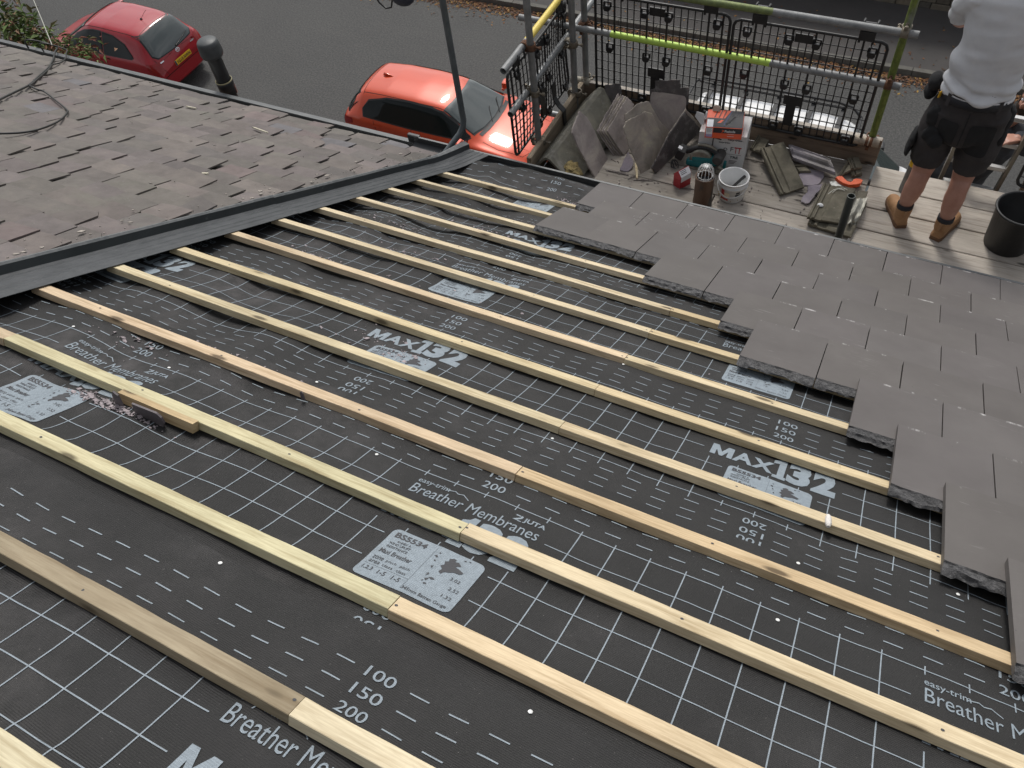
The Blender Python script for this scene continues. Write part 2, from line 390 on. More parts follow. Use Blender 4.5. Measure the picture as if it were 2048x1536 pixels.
def membrane(i):
    v0, v1, cl, _ = SHEETS[i]; d = sheet_layout(i); mb = MB()
    u0, u1 = -4.6, (8.2 if i < 4 else 3.2 if i == 4 else 1.4)
    nu, nv = int((u1 - u0) / 0.055), int((v1 - v0) / 0.045)
    vs = []
    for b in range(nv + 1):
        for a in range(nu + 1):
            U, V = u0 + (u1 - u0) * a / nu, v0 + (v1 - v0) * b / nv
            vs.append(RP(U, V, hs_(i, U, V)))
    mb.add(vs, [(b * (nu + 1) + a, b * (nu + 1) + a + 1, (b + 1) * (nu + 1) + a + 1, (b + 1) * (nu + 1) + a) for b in range(nv) for a in range(nu)], 0, True)
    LN = []; TX = []; DK = []
    lw = 0.0095; sc = d['sc']
    blocks = [cl + 4.11 * k for k in range(-3, 3)]
    # long tick lines
    for y in (d['tick'], d['near']): LN.append(rect(u0, y - lw / 2, u1, y + lw / 2))
    for c in blocks:
        for k in range(14):
            x = c - 0.21 + 0.2936 * k
            if not (u0 < x < u1): continue
            if k in (1, 2, 3):
                for y in (d['tick'], d['near']): LN.append(rect(x - lw / 2, y - 0.045, x + lw / 2, y + 0.045))
                LN.append(rect(x - lw / 2, d['card'][1], x + lw / 2, d['card'][1] + 0.045))
            elif k in (0, 4):
                LN.append(rect(x - lw / 2, d['near'] - 0.09, x + lw / 2, d['maxi'][0] - 0.02)); LN.append(rect(x - lw / 2, d['tick'] - 0.045, x + lw / 2, d['tick'] + 0.045))
            else: LN.append(rect(x - lw / 2, d['near'] - 0.09, x + lw / 2, d['tick'] + 0.04))
        for gi, y in enumerate(d['grid']):
            a, b = (c + 1.06, c + 4.11 - 0.30) if gi < 2 else (c + 0.86, c + 4.11 - 0.05)
            LN.append(rect(max(u0, a), y - lw / 2, min(u1, b), y + lw / 2)) if min(u1, b) > max(u0, a) else None
        for k in range(15):
            x = c + 0.05 + 0.2737 * k
            if k == 1: continue
            for y in d['rows'] + d['nrows']:
                if u0 < x and x + 0.14 < u1: LN.append(rect(x, y - lw * 0.55, x + 0.137, y + lw * 0.55))
        if c + 1.1 < u0 or c - 0.3 > u1: continue
        for y, s in zip(d['rows'], ('200', '150', '100')): TX.append(text_fit(s, c + 0.28, y - 0.045 * sc, c + 0.49, y + 0.045 * sc, 0.006))
        for y, s in zip(d['nrows'], ('200', '150', '100')): TX.append(text_fit(s, c + 0.30, y - 0.045 * sc, c + 0.51, y + 0.045 * sc, 0.006, flip=True))
        y0, y1 = d['br']; h = y1 - y0; keep = len(TX), len(LN)
        TX.append(text_fit('Breather Membranes', c - 0.21, y0, c + 0.985, y1 - 0.015, 0.0))
        TX.append(text_fit('easy-trim', c - 0.215, y1 - 0.005, c + 0.09, y1 + 0.075, 0.008))
        sq = [(c + 0.06, y1 + 0.03), (c + 0.14, y1 + 0.055), (c + 0.17, y1 + 0.035), (c + 0.22, y1 + 0.05), (c + 0.29, y1 + 0.0)]
        for p, q in zip(sq, sq[1:]): LN.append([(p[0], p[1] - 0.004), (q[0], q[1] - 0.004), (q[0], q[1] + 0.006), (p[0], p[1] + 0.006)])
        jx = c + 0.70
        TX.append(text_fit('JUTA', jx + 0.09, y1 + 0.0, jx + 0.29, y1 + 0.075, 0.03))
        LN += [[(jx, y1 + 0.005), (jx + 0.035, y1 + 0.005), (jx + 0.075, y1 + 0.05), (jx + 0.075, y1 + 0.08), (jx + 0.055, y1 + 0.08), (jx + 0.055, y1 + 0.055)], rect(jx + 0.045, y1, jx + 0.08, y1 + 0.012), rect(jx + 0.01, y1 + 0.065, jx + 0.05, y1 + 0.08)]
        m0, m1 = d['maxi']; mh = m1 - m0
        for s, a, b, lo, hi, bo in (('A', 0.0, 0.20, 0.12, 0.62, 0.035), ('X', 0.19, 0.40, 0.12, 0.62, 0.04)): TX.append(text_fit(s, c + a, m0 + lo * mh, c + b, m0 + hi * mh, bo))
        gl = lambda pts, a, b, lo, hi: TX.append(flat_poly([[(c + a + x * (b - a), m0 + (lo + y * (hi - lo)) * mh) for x, y in pts]]))
        gl([(0, 0), (0.24, 0), (0.24, 0.55), (0.43, 0), (0.57, 0), (0.76, 0.55), (0.76, 0), (1, 0), (1, 1), (0.72, 1), (0.5, 0.42), (0.28, 1), (0, 1)], -0.225, -0.005, 0.12, 0.62)
        gl([(0.12, 0), (1, 0), (1, 0.14), (0.86, 0.14), (0.86, 1), (0.5, 1), (0.34, 0.87), (0, 0.80), (0, 0.66), (0.4, 0.70), (0.4, 0.14), (0.12, 0.14)], 0.385, 0.53, 0.0, 1.0)
        for s, a, b in (('3', 0.535, 0.755), ('2', 0.775, 1.0)): TX.append(text_fit(s, c + a, m0, c + b, m1, 0.06 if s != '1' else 0.04))
        if i == 5: del TX[keep[0]:]; del LN[keep[1]:]
        c0, c1 = d['card']; ch = c1 - c0; cwid = 0.81
        TX.append(flat_poly([rounded(c, c0, c + cwid, c1, 0.055)]))
        def ct(s, x0, y0, x1, y1, bo=0.0): DK.append(text_fit(s, c + x0 * cwid, c0 + y0 * ch, c + x1 * cwid, c0 + y1 * ch, bo))
        ct('BS5534', 0.055, 0.84, 0.40, 0.94, 0.03); ct('ANNEX A', 0.12, 0.765, 0.27, 0.805, 0.01); ct('WIND UPLIFT', 0.06, 0.70, 0.29, 0.745, 0.01); ct('RESISTANCE', 0.07, 0.63, 0.29, 0.675, 0.01)
        ct('Maxi Breather', 0.05, 0.50, 0.39, 0.585, 0.012)
        for k2, (x0, x1) in enumerate(((0.05, 0.16), (0.19, 0.30), (0.34, 0.44))):
            ct('pitch' if k2 else 'zone', x0, 0.36, x1, 0.42); ct('class' if k2 else 'area', x0, 0.28, x1, 0.33)
        ct('1,2,3', 0.045, 0.13, 0.15, 0.21, 0.008); ct('1-5', 0.21, 0.13, 0.29, 0.21, 0.008); ct('1-5', 0.36, 0.13, 0.44, 0.21, 0.008)
        ct('345mm Batten Gauge', 0.50, 0.045, 0.95, 0.12, 0.006)
        for s, yy, xx in (('3.02', 0.52, 0.80), ('2.52', 0.36, 0.85), ('1.32', 0.21, 0.84)): ct(s, xx, yy, xx + 0.10, yy + 0.055)
        DK.append(flat_poly([[(c + (0.57 + 0.30 * a) * cwid, c0 + (0.44 + 0.46 * b) * ch) for a, b in LAND]]))
        for a, b, s in ((0.535, 0.80, 0.018), (0.56, 0.72, 0.014), (0.58, 0.60, 0.02), (0.60, 0.46, 0.02), (0.62, 0.38, 0.022), (0.64, 0.30, 0.016), (0.60, 0.33, 0.012), (0.66, 0.42, 0.02), (0.80, 0.93, 0.012), (0.84, 0.95, 0.01), (0.55, 0.88, 0.012)):
            DK.append(flat_poly([[(c + (a + s * (0.9 + 0.7 * math.sin(2 * t + 40 * a)) * math.cos(t)) * cwid, c0 + (b + s * (1.0 + 0.8 * math.sin(3 * t + 30 * b)) * math.sin(t)) * ch) for t in [k * 1.047 for k in range(6)]]]))
        DK.append(flat_poly([rect(c + 0.495 * cwid, c0 + 0.05 * ch, c + 0.497 * cwid, c0 + 0.95 * ch), rect(c + 0.03 * cwid, c0 + 0.245 * ch, c + 0.49 * cwid, c0 + 0.248 * ch)]))
    LN = [p for p in LN if p and min(q[1] for q in p) > v0 + 0.02 and max(q[1] for q in p) < v1 - 0.004]
    conform(flat_poly(LN), i, 0.0045, mb, 2)
    inside = lambda b: b.verts and min(v.co.y for v in b.verts) > v0 and max(v.co.y for v in b.verts) < v1 and min(v.co.x for v in b.verts) > u0 and max(v.co.x for v in b.verts) < u1
    for b in TX:
        if inside(b): conform(b, i, 0.0055, mb, 1)
    for b in DK:
        if inside(b): conform(b, i, 0.0085, mb, 3)
    base = RP(1.8, (v0 + v1) / 2, -0.09)
    o = bpy.data.objects.new('roof_membrane', mb.mesh('roof_membrane', [M['membrane'], M['print'], M['print_line'], M['print_dark']], base))
    o.data.transform(RMAT.to_4x4().inverted()); o.rotation_euler = RMAT.to_euler(); o.location = base; COL.objects.link(o)
    return o
MEML = ['dark printed roofing membrane sheet nearest the camera, under the lowest battens in the picture', 'dark printed membrane sheet with the pale data panel in the middle foreground', 'dark printed membrane sheet with large 132 lettering near the lower tiles',
        'dark printed membrane sheet across the middle of the roof, its panel half under a batten', 'dusty membrane sheet under the far battens with large lettering beside the new tiles', 'dark membrane sheet at the eaves that curls up behind the gutter']
for i in range(6): tag(membrane(i), MEML[i], 'membrane', 'lapped sheets of roofing membrane')

# ------------------------------------------------------------------ nails through the membrane
nb = MB(); nb.lathe([(0.0, 0.0014), (0.0046, 0.0012), (0.0052, 0.0003), (0.0052, 0.0)], n=12)
nb.lathe([(0.0014, 0.0), (0.0014, -0.02)], n=6)
nailm = nb.mesh('clout_nail', pm('bright nail head', (0.8, 0.8, 0.78, 1), rough=0.45, bump=0))
NAILS = [(0.78, 1.66, 'in the foreground left of the figures 100 150 200'), (3.2, 1.69, 'in the foreground right of the figures 100 150 200'), (0.84, 3.51, 'beside the easy-trim lettering of the foreground panel'), (2.03, 4.76, 'just below the marked joint in a batten at mid roof'), (-0.39, 4.24, 'left of centre above a slate splinter stuck to a batten'), (4.47, 4.24, 'under the upside down figures at right'), (4.43, 3.47, 'on the grid line near the right edge of the grid'), (5.7, 4.65, 'beside the lowest tiles at right'), (-3.1, 4.28, 'close to the black valley trough at left'), (-3.06, 3.58, 'at far left above the small easy-trim lettering'), (-1.71, 3.58, 'beside the small JUTA lettering at left'), (2.06, 6.83, 'under a batten joint in the middle of the roof')]
for U, V, s in NAILS:
    i = next(k for k in range(6) if V < SHEETS[k][1])
    o = bpy.data.objects.new('clout_nail', nailm); COL.objects.link(o); o.location = RP(U, V, hs_(i, U, V) + 0.006); o.rotation_euler = RMAT.to_euler()
    tag(o, 'white nail head ' + s, 'nail', 'nails in the membrane')

# ------------------------------------------------------------------ battens
def batten(U0, U1, V, col, wob=0.0, slack=0.0):
    mb = MB(); n = max(6, int((U1 - U0) / 0.12)); rings = []
    s1 = rnd.random() * 90
    for a in range(n + 1):
        U = U0 + (U1 - U0) * a / n
        dv = vn(U * 0.5, s1, 1) * wob; dn = vn(U * 0.6, s1, 2) * 0.004; e = lambda k: vn(U * 5 + s1, k * 7.3, 4) * 0.0035
        pr = [(-0.15 + e(1), -0.080), (-0.15 + e(2), -0.004 + e(3) * 0.4), (-0.146 + e(2), 0.0), (-0.004 + e(4), 0.0), (0.0 + e(4), -0.004), (0.0, -0.080)]
        rings.append([RP(U, V + dv + q[0], q[1] + dn) for q in pr])
    mb.loft(rings, 0, False)
    for j in range(-3, 4):
        for un in ((2.05 + 1.72 * j) + 0.03, (2.05 + 1.72 * j) - 0.04 if j == 0 else 99):
            if U0 + 0.02 < un < U1 - 0.02:
                p = RP(un + rnd.uniform(-0.015, 0.015), V - 0.075 + rnd.uniform(-0.025, 0.025), 0.001); ex_, ey_ = RMAT @ Vector((1, 0, 0)), RMAT @ Vector((0, 1, 0))
                mb.add([p + ex_ * (0.0042 * math.cos(t)) + ey_ * (0.0034 * math.sin(t)) for t in [k2 * 0.785 for k2 in range(8)]], [list(range(8))], 1)
    base = RP((U0 + U1) / 2, V - 0.075, -0.08)
    o = bpy.data.objects.new('roof_batten', mb.mesh('roof_batten', [M['batten'], M['print_dark']], base))
    o.data.transform(RMAT.to_4x4().inverted()); o.rotation_euler = RMAT.to_euler(); o.location = base; g_ = sum(col) / 3; o.color = tuple(g_ + (q - g_) * 0.72 for q in col) + (1,)
    COL.objects.link(o)
    return o
OR = ['first', 'second', 'third', 'fourth', 'fifth', 'sixth', 'seventh', 'eighth', 'ninth', 'tenth', 'eleventh', 'twelfth', 'thirteenth', 'fourteenth', 'fifteenth', 'sixteenth']
LEFTC = {0: (1.0, 1.02, 0.9), 1: (0.60, 0.55, 0.47), 2: (1.02, 1.08, 0.86), 3: (1.0, 1.05, 0.82), 4: (1.10, 0.93, 0.80), 5: (1.05, 1.02, 0.85), 6: (1.06, 1.0, 0.78), 7: (1.08, 0.95, 0.82), 8: (1.1, 1.04, 0.9), 9: (1.1, 1.04, 0.92), 10: (1.12, 1.06, 0.95), 11: (1.1, 1.05, 0.92), 12: (1.12, 1.07, 0.94), 13: (1.12, 1.06, 0.92)}
RIGHTC = {1: (1.24, 1.22, 1.12), 2: (1.16, 1.02, 0.84), 3: (1.18, 1.1, 0.94), 4: (1.04, 0.86, 0.64), 5: (1.14, 1.05, 0.88), 6: (1.1, 1.0, 0.78), 7: (1.12, 1.05, 0.88), 8: (0.98, 0.88, 0.66), 9: (0.92, 0.8, 0.58)}
UL = -1.30 / G
for k in range(0, 14):
    w0 = ('cutting the bottom left corner' if k == 0 else OR[k] + ' row up from the bottom left corner')
    if k in RIGHTC:
        l = UL
        if k == 3:
            tag(batten(UL, -3.12, k, (0.86, 0.74, 0.62)), 'short brown end of roof batten butting a pale green batten at the left edge', 'batten', 'roof battens'); l = -3.11
        tag(batten(l, 2.05, k, LEFTC[k], 0.01), ('weathered brown' if k == 1 else 'pale sawn') + ' roof batten left of the joint, ' + w0, 'batten', 'roof battens')
        tag(batten(2.056, 9.0 if k < 5 else 7.0, k, RIGHTC[k], 0.006), ('cream' if k in (1, 3) else 'pale sawn') + ' roof batten right of the joint, ' + w0, 'batten', 'roof battens')
    else:
        tag(batten(UL, 2.05 if k == 0 else 4.5, k, LEFTC[k], 0.012), 'pale sawn unjointed roof batten, ' + w0, 'batten', 'roof battens')
mb = MB()                                                           # offcut nailed beside batten 3
rings = [[RP(U, 2.845 + q[0], q[1]) for q in ((-0.072, -0.085), (-0.072, 0.012), (-0.002, 0.014), (-0.002, -0.085))] for U in (-1.48, -1.2, -0.9, -0.585)]
mb.loft(rings, 0, False); o = mb.build('batten_offcut', M['batten']); o.color = (0.9, 0.78, 0.6, 1)
tag(o, 'short offcut of batten standing against a pale batten at left', 'offcut')
M['slate_bit'] = pm('purple slate', A(112, 104, 106, 1.1), A(90, 84, 86, 1.1), 20, 0.6, 0.3)
mb = MB(); mb.prism([(0, 0), (0.10, -0.005), (0.115, 0.02), (0.113, 0.042), (0.10, 0.055), (0.004, 0.05)], 0.006, frame((1, 0, 0), RMAT @ Vector((0, -0.35, 0.93)), RMAT @ Vector((0, -0.93, -0.35)), RP(-1.22, 2.755, -0.11)))
tag(mb.build('slate_fragment', M['slate_bit']), 'dark slate fragment propped on edge against the batten offcut', 'slate')
mb = MB(); mb.prism([(0, 0), (0.03, 0.0), (0.028, 0.05), (0.012, 0.06), (0.002, 0.04)], 0.006, frame((1, 0, 0), RMAT @ Vector((0, -0.3, 0.95)), RMAT @ Vector((0, -0.95, -0.3)), RP(-1.47, 2.755, -0.10)))
tag(mb.build('slate_fragment', M['slate_bit']), 'narrow slate splinter at the left end of the batten offcut', 'slate')
mb = MB(); mb.prism([(0, 0), (0.014, 0.002), (0.012, 0.03), (0.006, 0.036), (0.0, 0.028)], 0.004, frame((1, 0, 0), RMAT @ Vector((0, -0.3, 0.95)), RMAT @ Vector((0, -0.95, -0.3)), RP(-0.24, 3.82, -0.06)))
tag(mb.build('slate_fragment', M['slate_bit']), 'tiny slate splinter stuck to the face of a batten left of centre', 'slate')
mb = MB(); sp = [RP(4.60 + 0.004 * j, 4.93 - 0.022 * j, 0.035 - 0.006 * j) for j in range(7)]
mb.tube(sp, [0.004, 0.008, 0.0095, 0.009, 0.0095, 0.0085, 0.005], 8)
tag(mb.build('sealant_blob', pm('white sealant', (0.75, 0.71, 0.66, 1), rough=0.5, bump=0.5, bscale=300)), 'pale caterpillar-like blob of sealant on a batten near the lower tiles', 'sealant')

# ------------------------------------------------------------------ slate dust and chips
mb = MB()
def chip(P, s):
    a = rnd.random() * 6.28; k = rnd.randint(3, 5); pts = [(s * rnd.uniform(0.6, 1.3) * math.cos(a + 6.28 * j / k), s * rnd.uniform(0.5, 1.0) * math.sin(a + 6.28 * j / k)) for j in range(k)]
    tl = Matrix.Rotation(rnd.uniform(-0.5, 0.5), 3, 'X') @ Matrix.Rotation(rnd.uniform(-0.5, 0.5), 3, 'Y')
    Mx = (RMAT @ tl).to_4x4(); Mx.translation = P; mb.prism(pts, s * 0.28, Mx)
spots = [(-1.75, 2.72, 0.28, 0.07, 130), (-1.3, 2.70, 0.35, 0.045, 130), (-3.1, 1.78, 0.3, 0.05, 90), (-3.0, 1.95, 0.3, 0.05, 60), (-0.1, 5.35, 0.25, 0.15, 60), (-0.7, 5.5, 0.5, 0.3, 40), (-2.0, 12.1, 1.0, 0.25, 150), (-1.6, 11.3, 0.9, 0.25, 130), (-1.0, 13.3, 0.7, 0.12, 190), (-1.9, 10.4, 0.9, 0.3, 90), (-0.7, 12.5, 0.5, 0.2, 70), (-2.8, 9.4, 0.6, 0.3, 60), (-2.9, 7.3, 0.6, 0.3, 50), (-2.4, 3.7, 0.5, 0.2, 40), (0.5, 7.3, 2.5, 0.4, 30), (-1.5, 4.1, 0.8, 0.1, 30), (-3.0, 4.0, 0.4, 0.15, 30), (-1.9, 8.4, 0.8, 0.3, 50)]
for U, V, su, sv, n in spots:
    for _ in range(n):
        u, v = rnd.gauss(U, su * 0.5), rnd.gauss(V, sv * 0.5)
        fr = v - math.floor(v)
        if u < -3.9 or fr > 0.84: continue
        i = next(k for k in range(6) if v < SHEETS[k][1]); chip(RP(u, v, hs_(i, u, v) + 0.006), rnd.choice((0.002, 0.003, 0.004, 0.007)) * rnd.uniform(0.7, 1.5))
o = mb.build('slate_debris', pm('slate dust chips', A(170, 160, 162, 1.1), A(112, 104, 106, 1.1), 60, 0.8, 0))
tag(o, 'pale crumbs of broken slate scattered on the membrane along the battens', 'debris', kind='stuff')

# ------------------------------------------------------------------ new concrete tiles
TW, TL = 0.2935, 1.25 * G
def tile_mat():
    m = NT('concrete tile'); v = m.coords(rand=True); vo = m.coords()
    c = m.ramp(m.noise(v, 4.5, 5, 0.6), [(0.3, (0.094, 0.085, 0.081, 1)), (0.7, (0.117, 0.107, 0.102, 1))])
    sep = m.n('ShaderNodeSeparateXYZ'); m.l(m.tc.outputs['Object'], sep.inputs[0])
    # chalky scuffs on the lower arris and sweeping scratches
    tail = m.ramp(m.math('MULTIPLY', sep.outputs[1], 1.0 / TL), [(0.955, K0), (0.972, W1), (0.992, W1), (1.0, K0)])
    brk = m.ramp(m.noise(m.coords((9, 2, 2), rand=True), 2.0, 5, 0.65), [(0.56, K0), (0.66, W1)])
    scr = m.ramp(m.noise(m.coords((9, 90, 9), rot=(0, 0, R(14)), rand=True), 1.1, 5, 0.65), [(0.60, K0), (0.70, W1)])
    scm = m.ramp(m.noise(v, 5.5, 3, 0.5), [(0.54, K0), (0.66, W1)])
    k = m.math('ADD', m.math('MULTIPLY', m.math('MULTIPLY', tail, brk), 0.75), m.math('MULTIPLY', m.math('MULTIPLY', scr, scm), 0.24), clamp=True)
    c = m.mix(k, c, (0.5, 0.49, 0.48, 1))
    pit = m.ramp(m.noise(v, 110, 2, 0.5), [(0.75, K0), (0.78, W1)]); c = m.mix(m.math('MULTIPLY', pit, 0.7), c, (0.04, 0.04, 0.04, 1))
    oi = m.n('ShaderNodeObjectInfo'); c = m.mix(1.0, c, oi.outputs['Color'], 'MULTIPLY')
    return m.done(c, 0.62, m.bump(m.noise(v, 160, 4, 0.7), 0.16, 0.002))
M['tile'] = tile_mat()
M['tile_rough'] = pm('torn concrete edge', (0.075, 0.074, 0.075, 1), (0.17, 0.167, 0.168, 1), 60, 0.95, 1.0, bscale=130, bdist=0.012)
def tile_mesh(seed):
    mb = MB(); n = 44; th = 0.024
    rows = []
    def jag(x, s, a): return (vn(x * 26, s * 3.1 + seed * 3.7, 8) * 0.9 + vn(x * 75, s * 5.3 + seed * 1.9, 12) * 0.7) * a
    for a in range(n + 1):
        x = 0.0008 + (TW - 0.0016) * a / n
        bite = 0.006 * max(0, vn(x * 14, seed * 5.1, 21)) ** 1 + 0.004
        rows.append([(x, TL, -th), (x, TL, -0.003), (x, TL - 0.003, 0), (x, TL * 0.5, 0), (x, bite + jag(x, 1, 0.002), 0.0), (x, bite - 0.004 + jag(x, 2, 0.004), -0.006 + jag(x, 3, 0.002)), (x, -0.012 + jag(x, 4, 0.006), -0.013 + jag(x, 5, 0.004)),
                     (x, -0.022 + jag(x, 6, 0.007), -0.021 + jag(x, 7, 0.004)), (x, -0.024 + jag(x, 8, 0.008), -0.027 + jag(x, 9, 0.003)), (x, 0.012, -0.030), (x, 0.02, -th)])
    k = len(rows[0]); vs = [q for r in rows for q in r]
    fs, mi = [], []
    for a in range(n):
        for j in range(k):
            j2 = (j + 1) % k
            mb_i = 1 if 4 <= j <= 8 else 0
            fs.append((a * k + j, a * k + j2, (a + 1) * k + j2, (a + 1) * k + j)); mi.append(mb_i)
    o = mb.add(vs, fs, 0); mb.m[-len(mi):] = mi
    mb.add([vs[j] for j in range(k)], [list(range(k))[::-1]], 0); mb.add([vs[n * k + j] for j in range(k)], [list(range(k))], 0)
    return mb.mesh('roof_tile', [M['tile'], M['tile_rough']])
TM = [tile_mesh(s) for s in range(8)]
LEFTU = {13: -0.94, 12: -0.48, 11: -0.94 + 0.0, 10: 1.37, 9: 2.757, 8: 3.22, 7: 4.607, 6: 5.07, 5: 5.53, 4: 5.99, 3: 6.46, 2: 6.9}
def vis(P, m=0):
    d = P - CAM; z = d.dot(RZ)
    return z > 0 and -140 - m < 1024 + FPX * d.dot(RX) / z < 2250 + m and -60 - m < 768 + FPX * d.dot(RY) / z < 1700 + m
for k in sorted(LEFTU):
    m = 0
    while True:
        U = LEFTU[k] + 0.925 * m + (0.03 if k == 11 and m == 0 else 0)
        if not any(vis(RP(U + a, k - 0.3 + b, 0.1)) for a in (0, 0.9) for b in (0, 0.65, 1.3)):
            if m > 0 or k < 4: break
        if U > 12: break
        n0, n1 = 0.085, 0.170
        if k == 13: n0, n1 = 0.10, 0.315
        if k == 12: n0, n1 = 0.088, 0.215
        n0 += rnd.uniform(-0.006, 0.006); n1 += rnd.uniform(-0.008, 0.008)
        tl = math.atan2((n1 - n0), 1.25)
        o = bpy.data.objects.new('roof_tile', TM[rnd.randrange(8)]); COL.objects.link(o)
        o.location = RP(U, k - 0.225, n0); o.rotation_euler = (RMAT @ Matrix.Rotation(tl, 3, 'X') @ Matrix.Rotation(rnd.uniform(-0.003, 0.003), 3, 'Z')).to_euler()
        q = rnd.uniform(0.94, 1.05); o.color = (q, q * rnd.uniform(0.985, 1.0), q * rnd.uniform(0.97, 1.0), 1)
        row = 'the gutter course' if k == 13 else 'the %s course above the gutter' % OR[13 - k - 1] if k < 12 else 'the course above the gutter'
        if 4 <= k < 12: row = 'the %s course up from the gutter' % OR[13 - k]
        tag(o, ('dark grey concrete tile, %s from the left in ' % OR[m] if m else 'leftmost dark grey concrete tile in ') + row, 'roof tile', 'new flat concrete roof tiles')
        m += 1

mb = MB()                                                            # wavy chalk rubs left by boots on three tiles
for px, py, n_, ln in ((1280, 442, 5, 0.12), (1350, 452, 6, 0.14), (1385, 461, 5, 0.09), (1795, 556, 5, 0.05), (1822, 560, 4, 0.04), (1590, 470, 4, 0.10)):
    d = ray(px, py); nr_ = RMAT @ Vector((0, 0, 1)); P0 = RP(0, 0, 0.155); c = CAM + d * ((P0 - CAM).dot(nr_) / d.dot(nr_)); ex_, ey_ = RMAT @ Vector((1, 0, 0)), RMAT @ Vector((0, 1, 0))
    for j in range(n_):
        for s0 in range(7):
            if rnd.random() < 0.35: continue
            q = [c + ex_ * (ln * ((s0 + t) / 7 - 0.5)) + ey_ * (0.016 * j + 0.006 * math.sin((s0 + t) * 1.9 + j)) + nr_ * 0.012 for t in (0, 0.3, 0.6, 0.85)]
            mb.tube(q, 0.0011, 4, cap=False)
hits = []
for i_, v_ in enumerate(mb.v): hits.append(v_)
bpy.context.view_layer.update(); dgt = bpy.context.evaluated_depsgraph_get(); tiles_ = [o_ for o_ in COL.objects if o_.name.startswith('roof_tile')]
for i_, v_ in enumerate(mb.v):
    o0 = v_ + nr_ * 0.1; best = None
    for o_ in tiles_:
        lc = o_.matrix_world.inverted() @ v_
        if not (-0.01 < lc.x < TW + 0.01 and -0.02 < lc.y < TL + 0.01): continue
        p_ = o_.matrix_world @ Vector((lc.x, lc.y, 0.0006)); h_ = (p_ - v_).dot(nr_)
        if best is None or h_ > best: best = h_
    if best is not None: mb.v[i_] = v_ + nr_ * best
tag(mb.build('chalk_marks', pm('chalk rub', (0.42, 0.41, 0.40, 1), rough=0.9, bump=0)), 'wavy pale chalk rubs on the new tiles', 'marks', kind='stuff')

# ------------------------------------------------------------------ old slate roof next door
def slate_mat():
    m = NT('old slate'); at = m.n('ShaderNodeAttribute', attribute_name='col'); v = m.coords()
    f = m.ramp(m.noise(v, 9, 7, 0.7), [(0.3, (0.72, 0.71, 0.70, 1)), (0.55, W1), (0.75, (1.25, 1.22, 1.17, 1))])
    c = m.mix(1.0, at.outputs['Color'], f, 'MULTIPLY')
    g = m.ramp(m.noise(v, 2.6, 6, 0.65), [(0.58, K0), (0.7, W1)]); c = m.mix(m.math('MULTIPLY', g, 0.3), c, (0.15, 0.155, 0.115, 1))
    lic = m.ramp(m.noise(v, 75, 3, 0.6), [(0.70, K0), (0.74, W1)]); c = m.mix(m.math('MULTIPLY', lic, 0.5), c, (0.34, 0.33, 0.30, 1))
    return m.done(c, 0.78, m.bump(m.noise(v, 45, 7, 0.7), 0.4, 0.004))
M['slate'] = slate_mat()
SC = [(110, 104, 101), (106, 101, 98), (113, 106, 103), (108, 104, 100), (112, 105, 104), (103, 99, 97), (111, 107, 102), (115, 109, 105), (109, 103, 102), (106, 102, 98)]
slate_root = thing('slate_roof', RP(-14, 10, 0), 'old weathered purple grey slate roof of the house next door', 'roof')
mb = MB(); cols = []
gs = 0.50
def slate(u, v, wd, ln, n0, n1, c, ang=0.0, chipc=None):
    th = 0.026; k = len(mb.v)
    nx = 5; vs_t = []; edge = []
    P = []
    for a in range(nx + 1):
        x = wd * a / nx; tl = vn((u + x) * 6, v * 3.1, 31) * 0.02
        if chipc == 0 and a == 0: tl -= 0.07
        if chipc == 1 and a == nx: tl -= 0.09
        P.append((x, ln + tl))
    ring = [(0, 0), (wd, 0)] + [(wd + vn(v * 9, u, 5) * 0.004, ln * 0.5)] + P[::-1] + [(vn(v * 9, u, 6) * 0.004, ln * 0.5)]
    ca, sa = math.cos(ang), math.sin(ang)
    tw = rnd.gauss(0, 0.022)
    top = []; bot = []
    for x, y in ring:
        xx, yy = u + x * ca - y * sa, v + x * sa + y * ca
        n = n0 + (n1 - n0) * (y / ln) + tw * (x / wd - 0.5)
        top.append(RP(xx, yy, n)); bot.append(RP(xx, yy, n - th))
    m_ = len(ring)
    mb.add(top + bot, [list(range(m_)), list(range(m_, 2 * m_))[::-1]] + [(i, m_ + i, m_ + (i + 1) % m_, (i + 1) % m_) for i in range(m_)])
    cols.extend([c] * (m_ * 2 + m_ * 4))
row = 0; v = 13.86
while v > -1.5:
    u = -1.447 / G - rnd.uniform(0.0, 0.15)
    first = True
    umin = -14.5 / G if v > 7 else -6.0 / G
    while u > umin:
        wd = rnd.choice((0.58, 0.64, 0.70, 0.76, 0.84)) * (0.6 if first and row % 2 else 1.0); first = False
        if any(vis(RP(u - b, v - a, 0.1), 600) for a in (0, gs, 0.8) for b in (0, wd)):
            c = SC[rnd.randrange(len(SC))]; q = rnd.gauss(0.93, 0.07)
            if rnd.random() < 0.025: c = (110, 109, 113)
            if rnd.random() < 0.02: c = (116, 105, 104)
            cc = tuple(x * q for x in lin(c)) + (1,)
            cc = (cc[0] * 0.95, cc[1] * 0.92, cc[2] * 0.89, 1)
            gap = rnd.choice((0.015, 0.02, 0.03, 0.05))
            up = 0.045 * (rnd.random() < 0.10)
            slate(u - wd + gap, v - gs * 1.45 + rnd.gauss(0, 0.018), wd - gap, gs * 1.45, 0.055 + rnd.uniform(-0.008, 0.008), 0.128 + abs(rnd.gauss(0, 0.014)) + up, cc, rnd.gauss(0, 0.008), rnd.choice((None, None, None, 0, 1)) if rnd.random() < 0.5 else None)
        u -= wd
    v -= gs; row += 1
o = mb.build('slate_courses', M['slate'], slate_root)
ca_ = o.data.color_attributes.new('col', 'FLOAT_COLOR', 'CORNER')
ca_.data.foreach_set('color', [x for c in cols for x in c])
